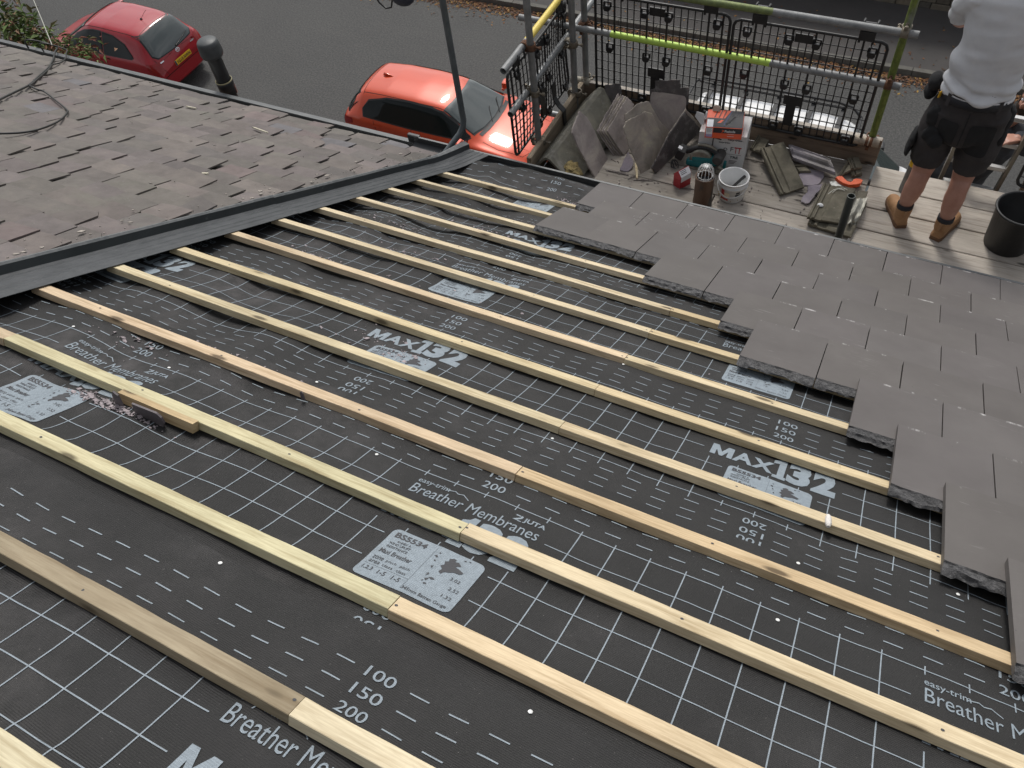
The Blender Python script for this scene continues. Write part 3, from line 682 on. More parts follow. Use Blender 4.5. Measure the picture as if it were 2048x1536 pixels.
q = [RP(-14.5 / G, -8.2, 0.02), RP(-1.42 / G, -8.2, 0.02), RP(-1.42 / G, 13.95, 0.04), RP(-14.5 / G, 13.95, 0.04)]
mb = MB(); mb.add(q, [(0, 1, 2, 3)]); mb.build('underlay', pm('dark underlay', (0.02, 0.02, 0.02, 1), rough=0.9), slate_root)
mb = MB()                                                            # mortar and chips along the trough
for j in range(90):
    V = rnd.uniform(1.2, 14.0); U = -1.47 / G - abs(rnd.gauss(0, 0.3)); s = rnd.choice((0.002, 0.003, 0.004, 0.009)) * rnd.uniform(0.6, 1.2)
    a = rnd.random() * 6.28; kk = 5
    Mx = RMAT.to_4x4(); Mx.translation = RP(U, V, 0.15); mb.prism([(s * rnd.uniform(0.5, 1.4) * math.cos(a + 6.28 * j2 / kk), 2.0 * s * rnd.uniform(0.5, 1.2) * math.sin(a + 6.28 * j2 / kk)) for j2 in range(kk)], 0.004, Mx)
for j in range(60):
    V = rnd.uniform(3, 13.8); U = rnd.uniform(-14, -5); s = rnd.choice((0.003, 0.004, 0.007))
    Mx = RMAT.to_4x4(); Mx.translation = RP(U, V, 0.15); mb.prism([(0, 0), (s * 1.6, 0.2 * s), (s * 2.2, s), (0.4 * s, 0.8 * s)], 0.005, Mx)
tag(mb.build('mortar_crumbs', pm('pale mortar', A(170, 162, 152, 1.1), A(128, 122, 116, 1.1), 40, 0.95)), 'pale crumbs of mortar and chipped slate lying on the old slates', 'debris', kind='stuff')
for (px, py, ln, wdt, an, s) in ((1075 * .3418, 1000 * .3418, 0.055, 0.022, 1.3, 'larger pale mortar strip low on the old slates'), (1200 * .3418, 1020 * .3418, 0.035, 0.022, 0.9, 'small pale mortar lump right of the mortar strip'), (1525 * .3418, 765 * .3418, 0.17, 0.016, -0.25, 'long thin pale mortar streak on the old slates'), (1120 * .3418, 632 * .3418, 0.085, 0.018, 0.1, 'pale sliver of mortar near the gutter end of the old slates')):
    d = ray(px, py); nrm = RMAT @ Vector((0, 0, 1)); P0 = RP(0, 0, 0.15); t = (P0 - CAM).dot(nrm) / d.dot(nrm); P = CAM + d * t
    mb = MB(); Mx = (RMAT @ rotz(an)).to_4x4(); Mx.translation = P
    mb.prism([(-ln / 2, -wdt / 2), (-ln * 0.1, -wdt * 0.6), (ln / 2, -wdt * 0.3), (ln * 0.45, wdt * 0.4), (0, wdt * 0.5), (-ln * 0.45, wdt * 0.35)], 0.008, Mx)
    tag(mb.build('mortar_lump', pm('mortar lump', A(200, 195, 175, 1.1), A(160, 152, 136, 1.1), 60, 0.95)), s, 'mortar', 'mortar left on the slates')

# ------------------------------------------------------------------ black valley trough between the roofs
M['grp'] = pm('black grp', (0.021, 0.026, 0.029, 1), (0.036, 0.042, 0.046, 1), 7, 0.32, 0.12, bscale=18, speck=((0.16, 0.17, 0.17, 1), 26, 0.70), stretch=(1, 0.4, 1))
M['grp_dusty'] = pm('dusty grp', (0.030, 0.034, 0.037, 1), (0.056, 0.060, 0.064, 1), 9, 0.55, 0.15, bscale=30, stretch=(3, 0.3, 3))
M['rim_dust_highlight'] = pm('dusty gutter rim and trough highlight', (0.085, 0.092, 0.095, 1), (0.14, 0.145, 0.145, 1), 14, 0.5, 0.08, stretch=(0.4, 2, 2))  # dust on the gutter rims; on the trough a painted pale highlight
def trough(V0, V1, dn, lab, flare=False):
    prof = [(-1.470, 0.030), (-1.452, 0.045), (-1.440, 0.054), (-1.432, 0.054), (-1.424, 0.046), (-1.414, 0.014), (-1.400, 0.009), (-1.392, 0.012), (-1.384, 0.012), (-1.376, 0.008), (-1.352, 0.007), (-1.346, 0.0095), (-1.338, 0.0095), (-1.332, 0.0065), (-1.318, 0.006), (-1.312, 0.008), (-1.305, 0.008), (-1.298, 0.005), (-1.262, 0.003)]
    mb = MB(); n = max(4, int((V1 - V0) / 0.18)); tops = []; bots = []
    for a in range(n + 1):
        V = V0 + (V1 - V0) * a / n; t = smooth(12.9, 14.5, V) if flare else 0
        kick = 0.075 * smooth(13.1, 14.6, V)
        dx = 0.006 * vn(V * 0.35, 2, 41); r = []
        for j, (x, nn) in enumerate(prof):
            dxx = dx + (0.085 * t if x > -1.43 else 0.055 * t); wob = 0.0012 * vn(V * 1.2, j * 0.4, 43)
            r.append(((x + dxx), V, (nn + dn + wob + kick * (1.0 if x > -1.43 else 1.05))))
        tops.append([RP(x / G, v, q / G) for x, v, q in r]); bots.append([RP(x / G, v, (q - 0.0022) / G) for x, v, q in r])
    k = len(prof)
    rings = [t_ + b_[::-1] for t_, b_ in zip(tops, bots)]
    mb.loft(rings, 0, False)
    base = len(mb.m) - (len(rings) - 1) * 2 * k - 2
    for a in range(len(rings) - 1):
        for j in range(2 * k):
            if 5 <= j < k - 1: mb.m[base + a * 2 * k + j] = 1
            elif j in (2, 3, k - 2): mb.m[base + a * 2 * k + j] = 2  # light line along rim top and flange edge, highlight put into the colour
    o = mb.build('valley_trough', [M['grp'], M['grp_dusty'], M['rim_dust_highlight']])
    return tag(o, lab, 'valley trough', 'valley trough lengths between the two roofs')
trough(-3.0, 8.35, 0.0035, 'black plastic valley trough length at the left edge, lapped over the next one')
trough(8.05, 14.35, 0.0, 'black plastic valley trough length that flares out at the gutter', True)

# ------------------------------------------------------------------ gutters
M['upvc'] = pm('black gutter plastic', (0.018, 0.019, 0.02, 1), (0.026, 0.027, 0.028, 1), 8, 0.33, 0.05)
def gutter(x0, x1, yc, z, lab, rimw=0.010, sag=0.0):
    root = thing('gutter', ((x0 + x1) / 2, yc, z - 0.06), lab, 'gutter', 'eaves gutters'); r = 0.056
    mb = MB(); rings = []; n = 30
    for a in range(n + 1):
        x = x0 + (x1 - x0) * a / n; zz = z - sag * math.sin(math.pi * a / n); ring = []
        for j in range(13):
            th = math.pi + math.pi * j / 12; ring.append(Vector((x, yc + r * math.cos(th), zz + r * math.sin(th))))
        for j in range(12, -1, -1):
            th = math.pi + math.pi * j / 12; ring.append(Vector((x, yc + (r - 0.004) * math.cos(th), zz + (r - 0.004) * math.sin(th) + 0.001)))
        rings.append(ring)
    mb.loft(rings, 0, True); mb.build('channel', M['upvc'], root)
    mb = MB()
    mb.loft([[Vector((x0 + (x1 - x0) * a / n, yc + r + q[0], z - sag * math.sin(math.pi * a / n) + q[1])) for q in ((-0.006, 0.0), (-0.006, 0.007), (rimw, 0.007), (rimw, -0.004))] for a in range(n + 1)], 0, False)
    mb.build('rim', M['rim_dust_highlight'], root)
    return root
gl = gutter(-14.2, -1.86, -0.185, 0.075, 'older black gutter along the slate roof, greyed on its rim', 0.030)
gr = gutter(-1.84, 8.0, -0.185, 0.135, 'new black gutter running below the new tiles to the right edge', 0.008)
mb = MB(); mb.loft([[Vector((x, -0.185 + 0.064 * math.cos(math.pi + math.pi * j / 14) , 0.10 + 0.066 * math.sin(math.pi + math.pi * j / 14))) for j in range(15)] + [Vector((x, -0.185 + 0.058 * math.cos(math.pi + math.pi * j / 14), 0.10 + 0.06 * math.sin(math.pi + math.pi * j / 14))) for j in range(14, -1, -1)] for x in (-1.90, -1.80)], 0, True)
mb.box((-1.85, -0.119, 0.118), (0.10, 0.03, 0.06), bevel=0.008); mb.box((-1.85, -0.24, 0.12), (0.05, 0.03, 0.03), bevel=0.006)
mb.build('joint_bracket', M['upvc'], gr)
wm = pm('white clip', (0.78, 0.78, 0.77, 1), rough=0.5, bump=0)
for x in (-1.44, -0.92, -0.38, 0.13, 0.62, 1.13, 1.55, 2.02):
    mb = MB(); rings = []
    for s in range(9):
        t = s / 8; th = math.pi + math.pi * (0.02 + 0.30 * t)
        rings.append([Vector((x + dx, -0.185 + (0.0505 + dr) * math.cos(th), 0.137 + (0.0505 + dr) * math.sin(th) + 0.012 * (1 - t))) for dx, dr in ((-0.011, 0), (0.011, 0), (0.011, -0.0025), (-0.011, -0.0025))])
    mb.loft(rings, 0, False); mb.build('clip', wm, gr)
mb = MB()                                                            # black eaves tray tucked into the gutter
mb.loft([[RP(x / G, 13.35, 0.155), RP(x / G, 14.05, 0.205), Vector((x, -0.232, 0.185)), Vector((x, -0.226, 0.12)), Vector((x, -0.229, 0.12)), Vector((x, -0.236, 0.183)), RP(x / G, 14.05, 0.195), RP(x / G, 13.35, 0.145)] for x in (-0.30, 8.0)], 0, False)
tag(mb.build('eaves_tray', M['upvc']), 'black plastic eaves tray dropping into the gutter under the lowest tiles', 'eaves tray')

# ------------------------------------------------------------------ street
ZG = -6.5
def road_mat():
    m = NT('asphalt'); v = m.coords()
    c = m.ramp(m.noise(v, 0.55, 6, 0.6), [(0.3, (0.052, 0.0515, 0.050, 1)), (0.7, (0.061, 0.0605, 0.058, 1))])
    f = m.ramp(m.noise(v, 24, 5, 0.85), [(0.34, (0.5, 0.5, 0.5, 1)), (0.5, W1), (0.66, (1.8, 1.8, 1.74, 1))]); c = m.mix(1.0, c, f, 'MULTIPLY')
    st = m.ramp(m.noise(m.coords((0.25, 1.4, 1)), 1.2, 5, 0.6), [(0.5, W1), (0.75, (1.1, 1.09, 1.07, 1))]); c = m.mix(1.0, c, st, 'MULTIPLY')
    sp = m.ramp(m.noise(v, 26, 2, 0.5), [(0.775, K0), (0.79, W1)]); c = m.mix(m.math('MULTIPLY', sp, 0.6), c, (0.25, 0.24, 0.22, 1))
    return m.done(c, 0.85, m.bump(m.noise(v, 70, 3, 0.7), 0.5, 0.01))
M['road'] = road_mat()
mb = MB(); mb.add([(-400, -400, ZG - 0.03), (400, -400, ZG - 0.03), (400, 600, ZG - 0.03), (-400, 600, ZG - 0.03)], [(0, 1, 2, 3)])
tag(mb.build('ground', pm('distant ground', (0.06, 0.06, 0.05, 1), (0.05, 0.065, 0.03, 1), 0.3, 0.9)), kind='structure')
mb = MB(); mb.add([(-80, -0.4, ZG), (60, -0.4, ZG), (60, 12.07, ZG), (-80, 12.07, ZG)], [(0, 1, 2, 3)])
tag(mb.build('road', M['road']), kind='structure')
mb = MB(); x = -60.0
while x < 40:
    l = 0.9; mb.box((x + l / 2, 12.13, ZG + 0.05), (l - 0.008, 0.13, 0.15), bevel=0.012); x += l
tag(mb.build('kerb', pm('kerb stone', A(92, 90, 84), A(74, 72, 68), 5, 0.9, 0.3)), kind='structure')
mb = MB(); mb.add([(-80, 12.19, ZG + 0.115), (60, 12.19, ZG + 0.115), (60, 14.42, ZG + 0.115), (-80, 14.42, ZG + 0.115)], [(0, 1, 2, 3)])
tag(mb.build('pavement', pm('old tarmac pavement', (0.052, 0.049, 0.047, 1), (0.066, 0.06, 0.057, 1), 1.5, 0.9, 0.3, bscale=60)), kind='structure')
mb = MB(); cols = []; zz = ZG + 0.08; cr = 0
while zz < ZG + 2.2:
    hgt = rnd.uniform(0.11, 0.19); x = -6.0 - rnd.random() * 0.3
    while x < 10:
        l = rnd.uniform(0.22, 0.55); d = rnd.uniform(-0.02, 0.02)
        k = len(mb.f); mb.box((x + l / 2, 14.56 + d, zz + hgt / 2), (l - 0.014, 0.28, hgt - 0.014), bevel=0.016)
        q = rnd.uniform(0.75, 1.2); c = rnd.choice(((96, 92, 80), (88, 82, 72), (104, 96, 82), (80, 76, 70))); cc = tuple(t * q * 1.15 for t in lin(c)) + (1,)
        cols += [cc] * sum(len(f) for f in mb.f[k:]); x += l
    zz += hgt; cr += 1
o = mb.build('stones', M['slate']); ca_ = o.data.color_attributes.new('col', 'FLOAT_COLOR', 'CORNER'); ca_.data.foreach_set('color', [x for c in cols for x in c])
wl = thing('stone_wall', (2, 14.56, ZG + 0.08), 'coursed rubble stone wall behind the far pavement', 'wall'); o.location = o.location - wl.location; o.parent = wl
mb = MB(); mb.box((2, 14.57, ZG + 1.1), (15.9, 0.2, 2.1)); mb.build('mortar', pm('wall mortar', (0.05, 0.047, 0.042, 1), rough=0.95), wl)
mb = MB(); cols = []
for _ in range(8000):                                                # fallen leaves in the channel
    x = rnd.uniform(-16, 7); y = 12.04 - abs(rnd.gauss(0, 0.17)) - 0.02
    if rnd.random() < 0.05: y = 12.2 + rnd.random() * 1.6
    if rnd.random() < 0.03: y = 11.2 + rnd.random() * 0.6
    z = ZG + (0.12 if y > 12.19 else 0.006 + rnd.random() * 0.03 * smooth(11.6, 12.05, y))
    if 12.04 < y < 12.2: continue
    a = rnd.random() * 6.28; s = rnd.uniform(0.018, 0.045); t = rnd.uniform(-0.5, 0.5)
    ca, sa = math.cos(a), math.sin(a)
    mb.add([(x + s * ca, y + s * sa, z), (x - 0.5 * s * sa, y + 0.5 * s * ca, z + 0.3 * s * t), (x - s * ca, y - s * sa, z + 0.01), (x + 0.5 * s * sa, y - 0.5 * s * ca, z + 0.012)], [(0, 1, 2, 3)])
    c = rnd.choice(((96, 62, 36), (112, 72, 40), (80, 54, 36), (128, 92, 48), (70, 52, 38), (150, 120, 60) if rnd.random() < 0.3 else (90, 60, 38))); cols += [tuple(v * 1.1 for v in lin(c)) + (1,)] * 4
m = NT('leaf litter'); at = m.n('ShaderNodeAttribute', attribute_name='col'); m.done(at.outputs['Color'], 0.8); M['leafcol'] = m.mat
o = mb.build('fallen_leaves', M['leafcol']); ca_ = o.data.color_attributes.new('col', 'FLOAT_COLOR', 'CORNER'); ca_.data.foreach_set('color', [x for c in cols for x in c])
tag(o, 'drift of brown fallen leaves along the far kerb', 'leaves', kind='stuff')

# ------------------------------------------------------------------ scaffold boards
ZP = -0.25
def board(x0, x1, y0, y1, lab, q=1.0, z=ZP, bands=False):
    root = thing('scaffold_board', ((x0 + x1) / 2, (y0 + y1) / 2, z - 0.038), lab, 'scaffold board', 'boards of the scaffold platform')
    mb = MB(); n = max(2, int((x1 - x0) / 0.1)); s = rnd.random() * 50; rings = []
    for a in range(n + 1):
        x = x0 + (x1 - x0) * a / n; e0, e1 = vn(x * 2, s, 51) * 0.004, vn(x * 2, s + 9, 52) * 0.004; dz = vn(x * 0.8, s, 53) * 0.003
        rings.append([Vector((x, y0 + 0.004 + e0, z - 0.038)), Vector((x, y0 + 0.004 + e0, z - 0.003 + dz)), Vector((x, y0 + 0.009 + e0, z + dz)), Vector((x, y1 - 0.009 + e1, z + dz)), Vector((x, y1 - 0.004 + e1, z - 0.003 + dz)), Vector((x, y1 - 0.004 + e1, z - 0.038))])
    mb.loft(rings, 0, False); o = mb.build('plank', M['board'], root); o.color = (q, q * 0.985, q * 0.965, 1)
    if bands:
        for x in (x0 + 0.02, x1 - 0.02):
            mb = MB(); mb.box((x, (y0 + y1) / 2, z - 0.0185), (0.035, y1 - y0 - 0.002, 0.0405)); mb.build('end_band', M['band'], root)
    return root
M['band'] = pm('dull hoop iron', (0.12, 0.115, 0.105, 1), (0.2, 0.17, 0.14, 1), 30, 0.6, 0.2, Metallic=0.4)
ys = [-0.01, 0.215, 0.44, 0.665, 0.89, 1.113]
for j in range(5):
    nm = ['nearest the gutter', 'second from the gutter', 'in the middle', 'second from the toe board', 'against the toe board'][j]
    if j == 1:
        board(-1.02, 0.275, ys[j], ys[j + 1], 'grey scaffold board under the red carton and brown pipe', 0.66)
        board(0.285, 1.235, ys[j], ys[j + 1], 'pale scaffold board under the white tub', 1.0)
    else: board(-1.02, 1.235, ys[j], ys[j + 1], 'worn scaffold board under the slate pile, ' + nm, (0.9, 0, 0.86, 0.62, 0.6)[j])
    board(1.252, 4.2, ys[j] + 0.004, ys[j + 1] + 0.004, 'clean pale scaffold board under the worker, ' + nm.replace('toe board', 'ladder gap').replace('against', 'beside'), (1.0, 1.05, 0.98, 1.04, 1.0)[j])
mb = MB(); mb.box((0.09, 1.135, -0.15), (2.30, 0.038, 0.215), bevel=0.004); o = mb.build('toe_board', M['toe'])
tag(o, 'long brown toe board behind the heap, under the black mesh panels', 'toe board', 'toe boards')
mb = MB(); mb.box((0.09, 1.135, -0.0395), (2.29, 0.037, 0.004)); mb.build('worn_top_edge', M['board'], o)
mb = MB(); mb.box((-1.045, 0.62, -0.15), (0.038, 0.98, 0.22), bevel=0.004)
tag(mb.build('toe_board', M['toe_y']), 'short brown toe board at the left end of the platform', 'toe board', 'toe boards')
mb = MB(); mb.box((3.15, 1.14, -0.15), (1.95, 0.038, 0.215), bevel=0.004)
tag(mb.build('toe_board', M['toe']), 'brown toe board beyond the ladder at the right edge', 'toe board', 'toe boards')

# ------------------------------------------------------------------ scaffold tubes
def tube_mat(name, stops, axis=0, rough=0.45, metallic=0.35, green=0):
    m = NT(name); v = m.coords(); sep = m.n('ShaderNodeSeparateXYZ'); m.l(m.tc.outputs['Object'], sep.inputs[0])
    g = m.ramp(m.noise(v, 14, 6, 0.7), [(0.3, (0.15, 0.155, 0.155, 1)), (0.7, (0.27, 0.275, 0.275, 1))])
    if stops:
        for a, b, c in stops:
            wob = m.math('MULTIPLY_ADD', m.noise(v, 40, 3, 0.6), 0.04); wob.node.inputs[2].default_value = -0.02
            p = m.math('ADD', sep.outputs[axis], wob); k = m.math('MULTIPLY', m.math('GREATER_THAN', p, a), m.math('LESS_THAN', p, b))
            wear = m.ramp(m.noise(v, 55, 4, 0.7), [(0.28, (0.25, 0.25, 0.25, 1)), (0.36, W1)])
            g = m.mix(m.math('MULTIPLY', k, wear), g, c)
    if green:
        green, lim = green if isinstance(green, tuple) else (green, None)
        gk = m.ramp(m.noise(m.coords((1, 1, 0.25) if axis == 2 else (0.25, 1, 1)), 9, 6, 0.7), [(0.30, K0), (0.46, W1)])
        if lim is not None: gk = m.math('MULTIPLY', gk, m.math('LESS_THAN', m.math('ADD', sep.outputs[axis], m.math('MULTIPLY', m.noise(v, 12, 4, 0.6), 0.3)), lim))
        g = m.mix(m.math('MULTIPLY', gk, green), g, m.ramp(m.noise(v, 30, 5, 0.7), [(0.3, (0.075, 0.105, 0.015, 1)), (0.7, (0.20, 0.25, 0.05, 1))]))
    return m.done(g, rough, m.bump(m.noise(v, 90, 5, 0.7), 0.2, 0.002), Metallic=metallic)
TR = 0.02415
def pole(a, b, lab, mat, name='scaffold_tube'):
    a, b = Vector(a), Vector(b); mb = MB(); n = 6
    mb.tube([a.lerp(b, k / n) for k in range(n + 1)], TR, 20, hollow=0.83)
    o = mb.build(name, mat, origin=(a + b) / 2); return tag(o, lab, 'scaffold tube', 'scaffold tubes')
PS1 = onx(1080, 312, -1.075); PS1.z = 0
p_ = onz(1150, 188, -0.06); p2_ = onz(1172, 160, -0.06); p4_ = onz(1745, 272, -0.04)
XA, YA, XB, YB, X4, Y4 = p_.x, p_.y, p2_.x, p2_.y, p4_.x, p4_.y
t_grey = tube_mat('galvanised tube', None)
Z1 = ony(1053, -6, PS1.y).z
pole((PS1.x, PS1.y, ZG), (PS1.x, PS1.y, Z1), 'grey upright scaffold tube nearest the gutter at the left end, its open top in view', t_grey)
pole((XA, YA, ZG), (XA, YA, 2.3), 'front of the two grey uprights at the platform corner', t_grey)
pole((XB, YB, ZG), (XB, YB, 2.3), 'rear of the two grey uprights at the platform corner', t_grey)
pole((X4, Y4, ZG), (X4, Y4, 2.3), 'mossy green upright scaffold tube beside the worker', tube_mat('mossy tube', None, 2, 0.75, 0.1, 0.97))
YR = Y4 - 0.05
zt, zm = ony(1836, 70, YR).z, ony(1801, 174, YR).z
pole((-1.9, YR, zt + 0.01), (ony(1837, 72, YR).x, YR, zt), 'grey top guard rail, green with algae at its left half', tube_mat('algae rail', None, 0, 0.6, 0.25, (0.8, 0.82)))
xg0, xg1 = ony(1222, 70, YR).x, ony(1540, 127, YR).x; xm0, xm1 = -1.55, ony(1801, 174, YR).x; cx_ = (xm0 + xm1) / 2
pole((xm0, YR, zm + 0.02), (xm1, YR, zm), 'middle guard rail with a lime green painted length', tube_mat('lime rail', [(xg0 - cx_, xg1 - cx_, (0.42, 0.60, 0.10, 1))], 0, 0.5, 0.1))
XL = PS1.x - 0.05
zy, zl = onx(1010, 138, XL).z, onx(1022, 228, XL).z
ya, yb = onx(1006, 140, XL).y, onx(1052, 82, XL).y
pole((XL, ya, zy), (XL, 2.4, zy + 0.03), 'yellow painted guard rail with a bare grey end pointing at the roof', tube_mat('yellow rail', [(yb - (ya + 2.4) / 2, 9, (0.72, 0.56, 0.12, 1))], 1, 0.5, 0.05))
yl = onx(1021, 230, XL).y
pole((XL, yl, zl), (XL, 2.2, zl + 0.05), 'grey lower guard rail at the left end with its open end towards the roof', t_grey)
for y in (0.02, 1.0): pole((-1.45, y, ZP - 0.062), (4.4, y, ZP - 0.062), 'grey tube under the boards carrying the platform at its ' + ('inner edge' if y < 0.5 else 'outer edge'), t_grey)
q = onz(1810, 330, -0.02); pole((q.x, q.y, -1.2), (q.x + 0.05, q.y + 0.04, onz(1815, 322, 0.02).z), 'short tube with a yellow end cap behind the workman', tube_mat('capped tube', [(0.55, 9, (0.75, 0.50, 0.03, 1))], 2))

# ------------------------------------------------------------------ couplers
M['rust'] = pm('rusty steel', (0.17, 0.075, 0.035, 1), (0.085, 0.05, 0.035, 1), 30, 0.85, 0.4, Metallic=0.2)
M['zinc'] = pm('dull zinc', (0.24, 0.215, 0.17, 1), (0.14, 0.115, 0.085, 1), 40, 0.6, 0.4, Metallic=0.4)
def coupler(c, lab, mat, a='z', b='x', nut=(1, -1)):
    root = thing('scaffold_coupler', c, lab, 'coupler', 'scaffold couplers'); c = Vector(c)
    ax = {'x': Matrix.Rotation(R(90), 3, 'Y'), 'y': Matrix.Rotation(R(90), 3, 'X'), 'z': Matrix.Identity(3)}
    for k, t in enumerate((a, b)):
        off = Vector((0, 0.0, 0)); mb = MB()
        oo = Vector((0, -0.025, 0)) if k else Vector((0, 0.025, 0))
        if 'y' in (a, b): oo = Vector((-0.025, 0, 0)) if k else Vector((0.025, 0, 0))
        prof = [(TR + 0.001, -0.022), (TR + 0.007, -0.024), (TR + 0.008, -0.01), (TR + 0.006, 0.0), (TR + 0.008, 0.01), (TR + 0.007, 0.024), (TR + 0.001, 0.022)]
        mb.lathe(prof, c + oo, 20, rot=ax[t]); mb.build('clamp', mat, root)
        mb = MB(); d = Vector((0.045, 0, 0)) if t == 'z' else Vector((0, 0, 0.042))
        p0 = c + oo + d * (nut[k]); e = Vector((0, 0.03, 0)) if 'y' not in (a, b) else Vector((0.03, 0, 0))
        mb.tube([p0 - e, p0 + e], 0.0065, 8); mb.tube([p0 + e * 0.5, p0 + e * 0.95], 0.013, 6, smooth=False); mb.box(p0 - e * 0.7, (0.022, 0.012, 0.024)); mb.build('bolt', mat, root)
    return root
coupler((PS1.x - 0.02, PS1.y, zy), 'rusty coupler joining the yellow rail to the left upright', M['rust'], 'z', 'y')
coupler((PS1.x - 0.02, PS1.y, zl), 'dull coupler joining the lower end rail to the left upright', M['zinc'], 'z', 'y', (1, 1))
coupler((PS1.x - 0.0, PS1.y, -0.06), 'pale coupler at the foot of the left upright beside the ridge tile', M['zinc'], 'z', 'y')
zz_ = onx(1160, 55, XL).z
coupler((XA - 0.02, YA, zl + 0.02), 'brown coupler holding the lower end rail to the front corner upright', M['zinc'], 'z', 'y')
coupler((XB, YB - 0.02, zm + 0.02), 'rusty coupler holding the middle rail to the rear corner upright', M['rust'], 'z', 'x')
coupler((XA, YA, -0.045), 'pale coupler at the foot of the front corner upright', M['zinc'], 'z', 'y')
coupler((XB, YB, -0.05), 'pale coupler at the foot of the rear corner upright', M['zinc'], 'z', 'x')
coupler((X4, YR + 0.025, zt), 'grey coupler holding the top rail to the mossy upright', M['zinc'], 'z', 'x', (-1, 1))
coupler((X4, YR + 0.025, zm), 'rusty coupler holding the middle rail to the mossy upright', M['rust'], 'z', 'x', (1, 1))
coupler((X4 - 0.01, YR + 0.025, -0.055), 'rusty topped coupler at the foot of the mossy upright', M['rust'], 'z', 'x')
mb = MB(); mb.tube([(X4 - 0.11, YR, -0.055), (X4 + 0.06, YR, -0.055)], 0.031, 20); tag(mb.build('coupler_sleeve', pm('painted sleeve', A(170, 158, 140, 1.0), A(140, 128, 112, 1.0), 20, 0.6)), 'cream sleeve clamped on the toe board under the mossy upright', 'coupler')
mb = MB(); mb.tube([(XB - 0.11, YB - 0.03, -0.055), (XB + 0.05, YB - 0.03, -0.055)], 0.031, 20); tag(mb.build('coupler_sleeve', pm('painted sleeve 2', A(150, 145, 130, 1.0), A(128, 122, 110, 1.0), 20, 0.6)), 'cream sleeve clamped on the toe board at the corner uprights', 'coupler')

# ------------------------------------------------------------------ black mesh brick guards
M['guard'] = pm('black guard plastic', (0.012, 0.012, 0.013, 1), (0.02, 0.02, 0.021, 1), 9, 0.42, 0.05)
def guard(Mx, wd, ht, lab, hooks=(0.17, 0.86), hooky=0.0, bend=0.0, strap=False):
    """panel in local x (width) z (height), y towards the platform"""
    def P(x, z, y=0.0): return Mx @ Vector((x, y + bend * math.sin(math.pi * x / wd) * (z / ht) + bend * 0.6 * math.sin(5.1 * x) * math.sin(math.pi * z / ht), z))
    root = thing('brick_guard', P(wd / 2, 0), lab, 'mesh panel', 'black plastic brick guards')
    mb = MB(); r = 0.0105; c = 0.045
    path = [(c, 0), (wd - c, 0), (wd - c * 0.3, c * 0.3), (wd, c), (wd, ht - c), (wd - c * 0.3, ht - c * 0.3), (wd - c, ht), (c, ht), (c * 0.3, ht - c * 0.3), (0, ht - c), (0, c), (c * 0.3, c * 0.3), (c, 0)]
    full = []
    for a, b in zip(path, path[1:]):
        for k in range(5): full.append(P(a[0] + (b[0] - a[0]) * k / 5, a[1] + (b[1] - a[1]) * k / 5))
    full.append(P(*path[-1])); mb.tube(full, r, 8, cap=False); mb.build('border', M['guard'], root)
    mb = MB(); nx, nz = 20, 11
    for i in range(1, nx):
        x = wd * i / nx; th = 0.0078 if i in (1, 3, 8, 11, 17, 19) else 0.0044
        mb.tube([P(x, ht * k / 8) for k in range(9)], th, 6, cap=False)
    for j in range(1, nz):
        z = ht * j / nz; mb.tube([P(wd * k / 8, z) for k in range(9)], 0.0042, 6, cap=False)
    mb.build('grid', M['guard'], root)
    for fx, fz in ((0.10, 0.915), (0.43 - 0.045, 0.905), (0.565, 0.905), (0.915, 0.91), (0.12, 0.52), (0.41, 0.49), (0.565, 0.48), (0.885, 0.47), (0.39, 0.055), (0.57, 0.05), (0.90, 0.05)):
        mb = MB(); p = P(wd * fx, ht * fz, -0.012)
        fr = Mx.to_3x3(); s = 0.026
        mb.prism([(-s, -0.018), (-s * 0.6, -0.032), (s * 0.6, -0.032), (s, -0.018), (s, 0.006), (-s, 0.006)], 0.02, frame(fr.col[0], fr.col[2], -fr.col[1], p))
        for sx in (-1, 1): mb.box(p + fr.col[0] * (sx * s * 0.92) + fr.col[2] * 0.012, (0.012, 0.016, 0.034), fr)
        mb.box(p + fr.col[2] * 0.030, (s * 2.1, 0.012, 0.009), fr)
        mb.build('slot', M['guard'], root)
    for fx, fz, w_, h_ in ((0.475, 0.925, 0.115, 0.062), (0.485, 0.335, 0.125, 0.075)):
        mb = MB(); mb.box(P(wd * fx, ht * fz), (w_, 0.012, h_), Mx.to_3x3(), bevel=0.003); mb.build('plate', M['guard'], root)
    fr = Mx.to_3x3()
    mb = MB(); mb.box(P(wd * 0.485, ht * 0.20), (0.062, 0.010, 0.20), fr, bevel=0.003); mb.build('tongue', M['guard'], root)
    for fx in hooks:
        mb = MB(); p = P(wd * fx, ht)
        for sx in (-0.042, 0.042):
            pts = [p + fr.col[0] * sx + fr.col[1] * yy + fr.col[2] * zz for yy, zz in ((-0.006, -0.02), (-0.008, 0.03), (-0.008 + hooky * 0.1, 0.075), (hooky * 0.35, 0.105), (hooky * 0.85, 0.10), (hooky * 1.1, 0.07), (hooky * 1.1, 0.035))]
            mb.tube(pts, 0.0085, 6)
        mb.box(p + fr.col[2] * 0.028 - fr.col[1] * 0.008, (0.10, 0.012, 0.062), fr, bevel=0.003)
        mb.box(p + fr.col[2] * 0.096 + fr.col[1] * hooky * 0.4, (0.10, 0.012, 0.012), fr)
        mb.build('hook', M['guard'], root)
    return root
GY = 1.098
def gx(px, py): return ony(px, py, GY)
a1, b1 = gx(1469, 40), gx(1777, 92)
zb2 = gx(1716, 293).z
guard(Matrix.Translation((a1.x, GY, zb2)), b1.x - a1.x, a1.z - zb2 + 0.01, 'right hand black mesh guard, between the tools and the mossy upright', hooky=0.07)
a0, b0 = gx(1190, -4), gx(1462, 34)
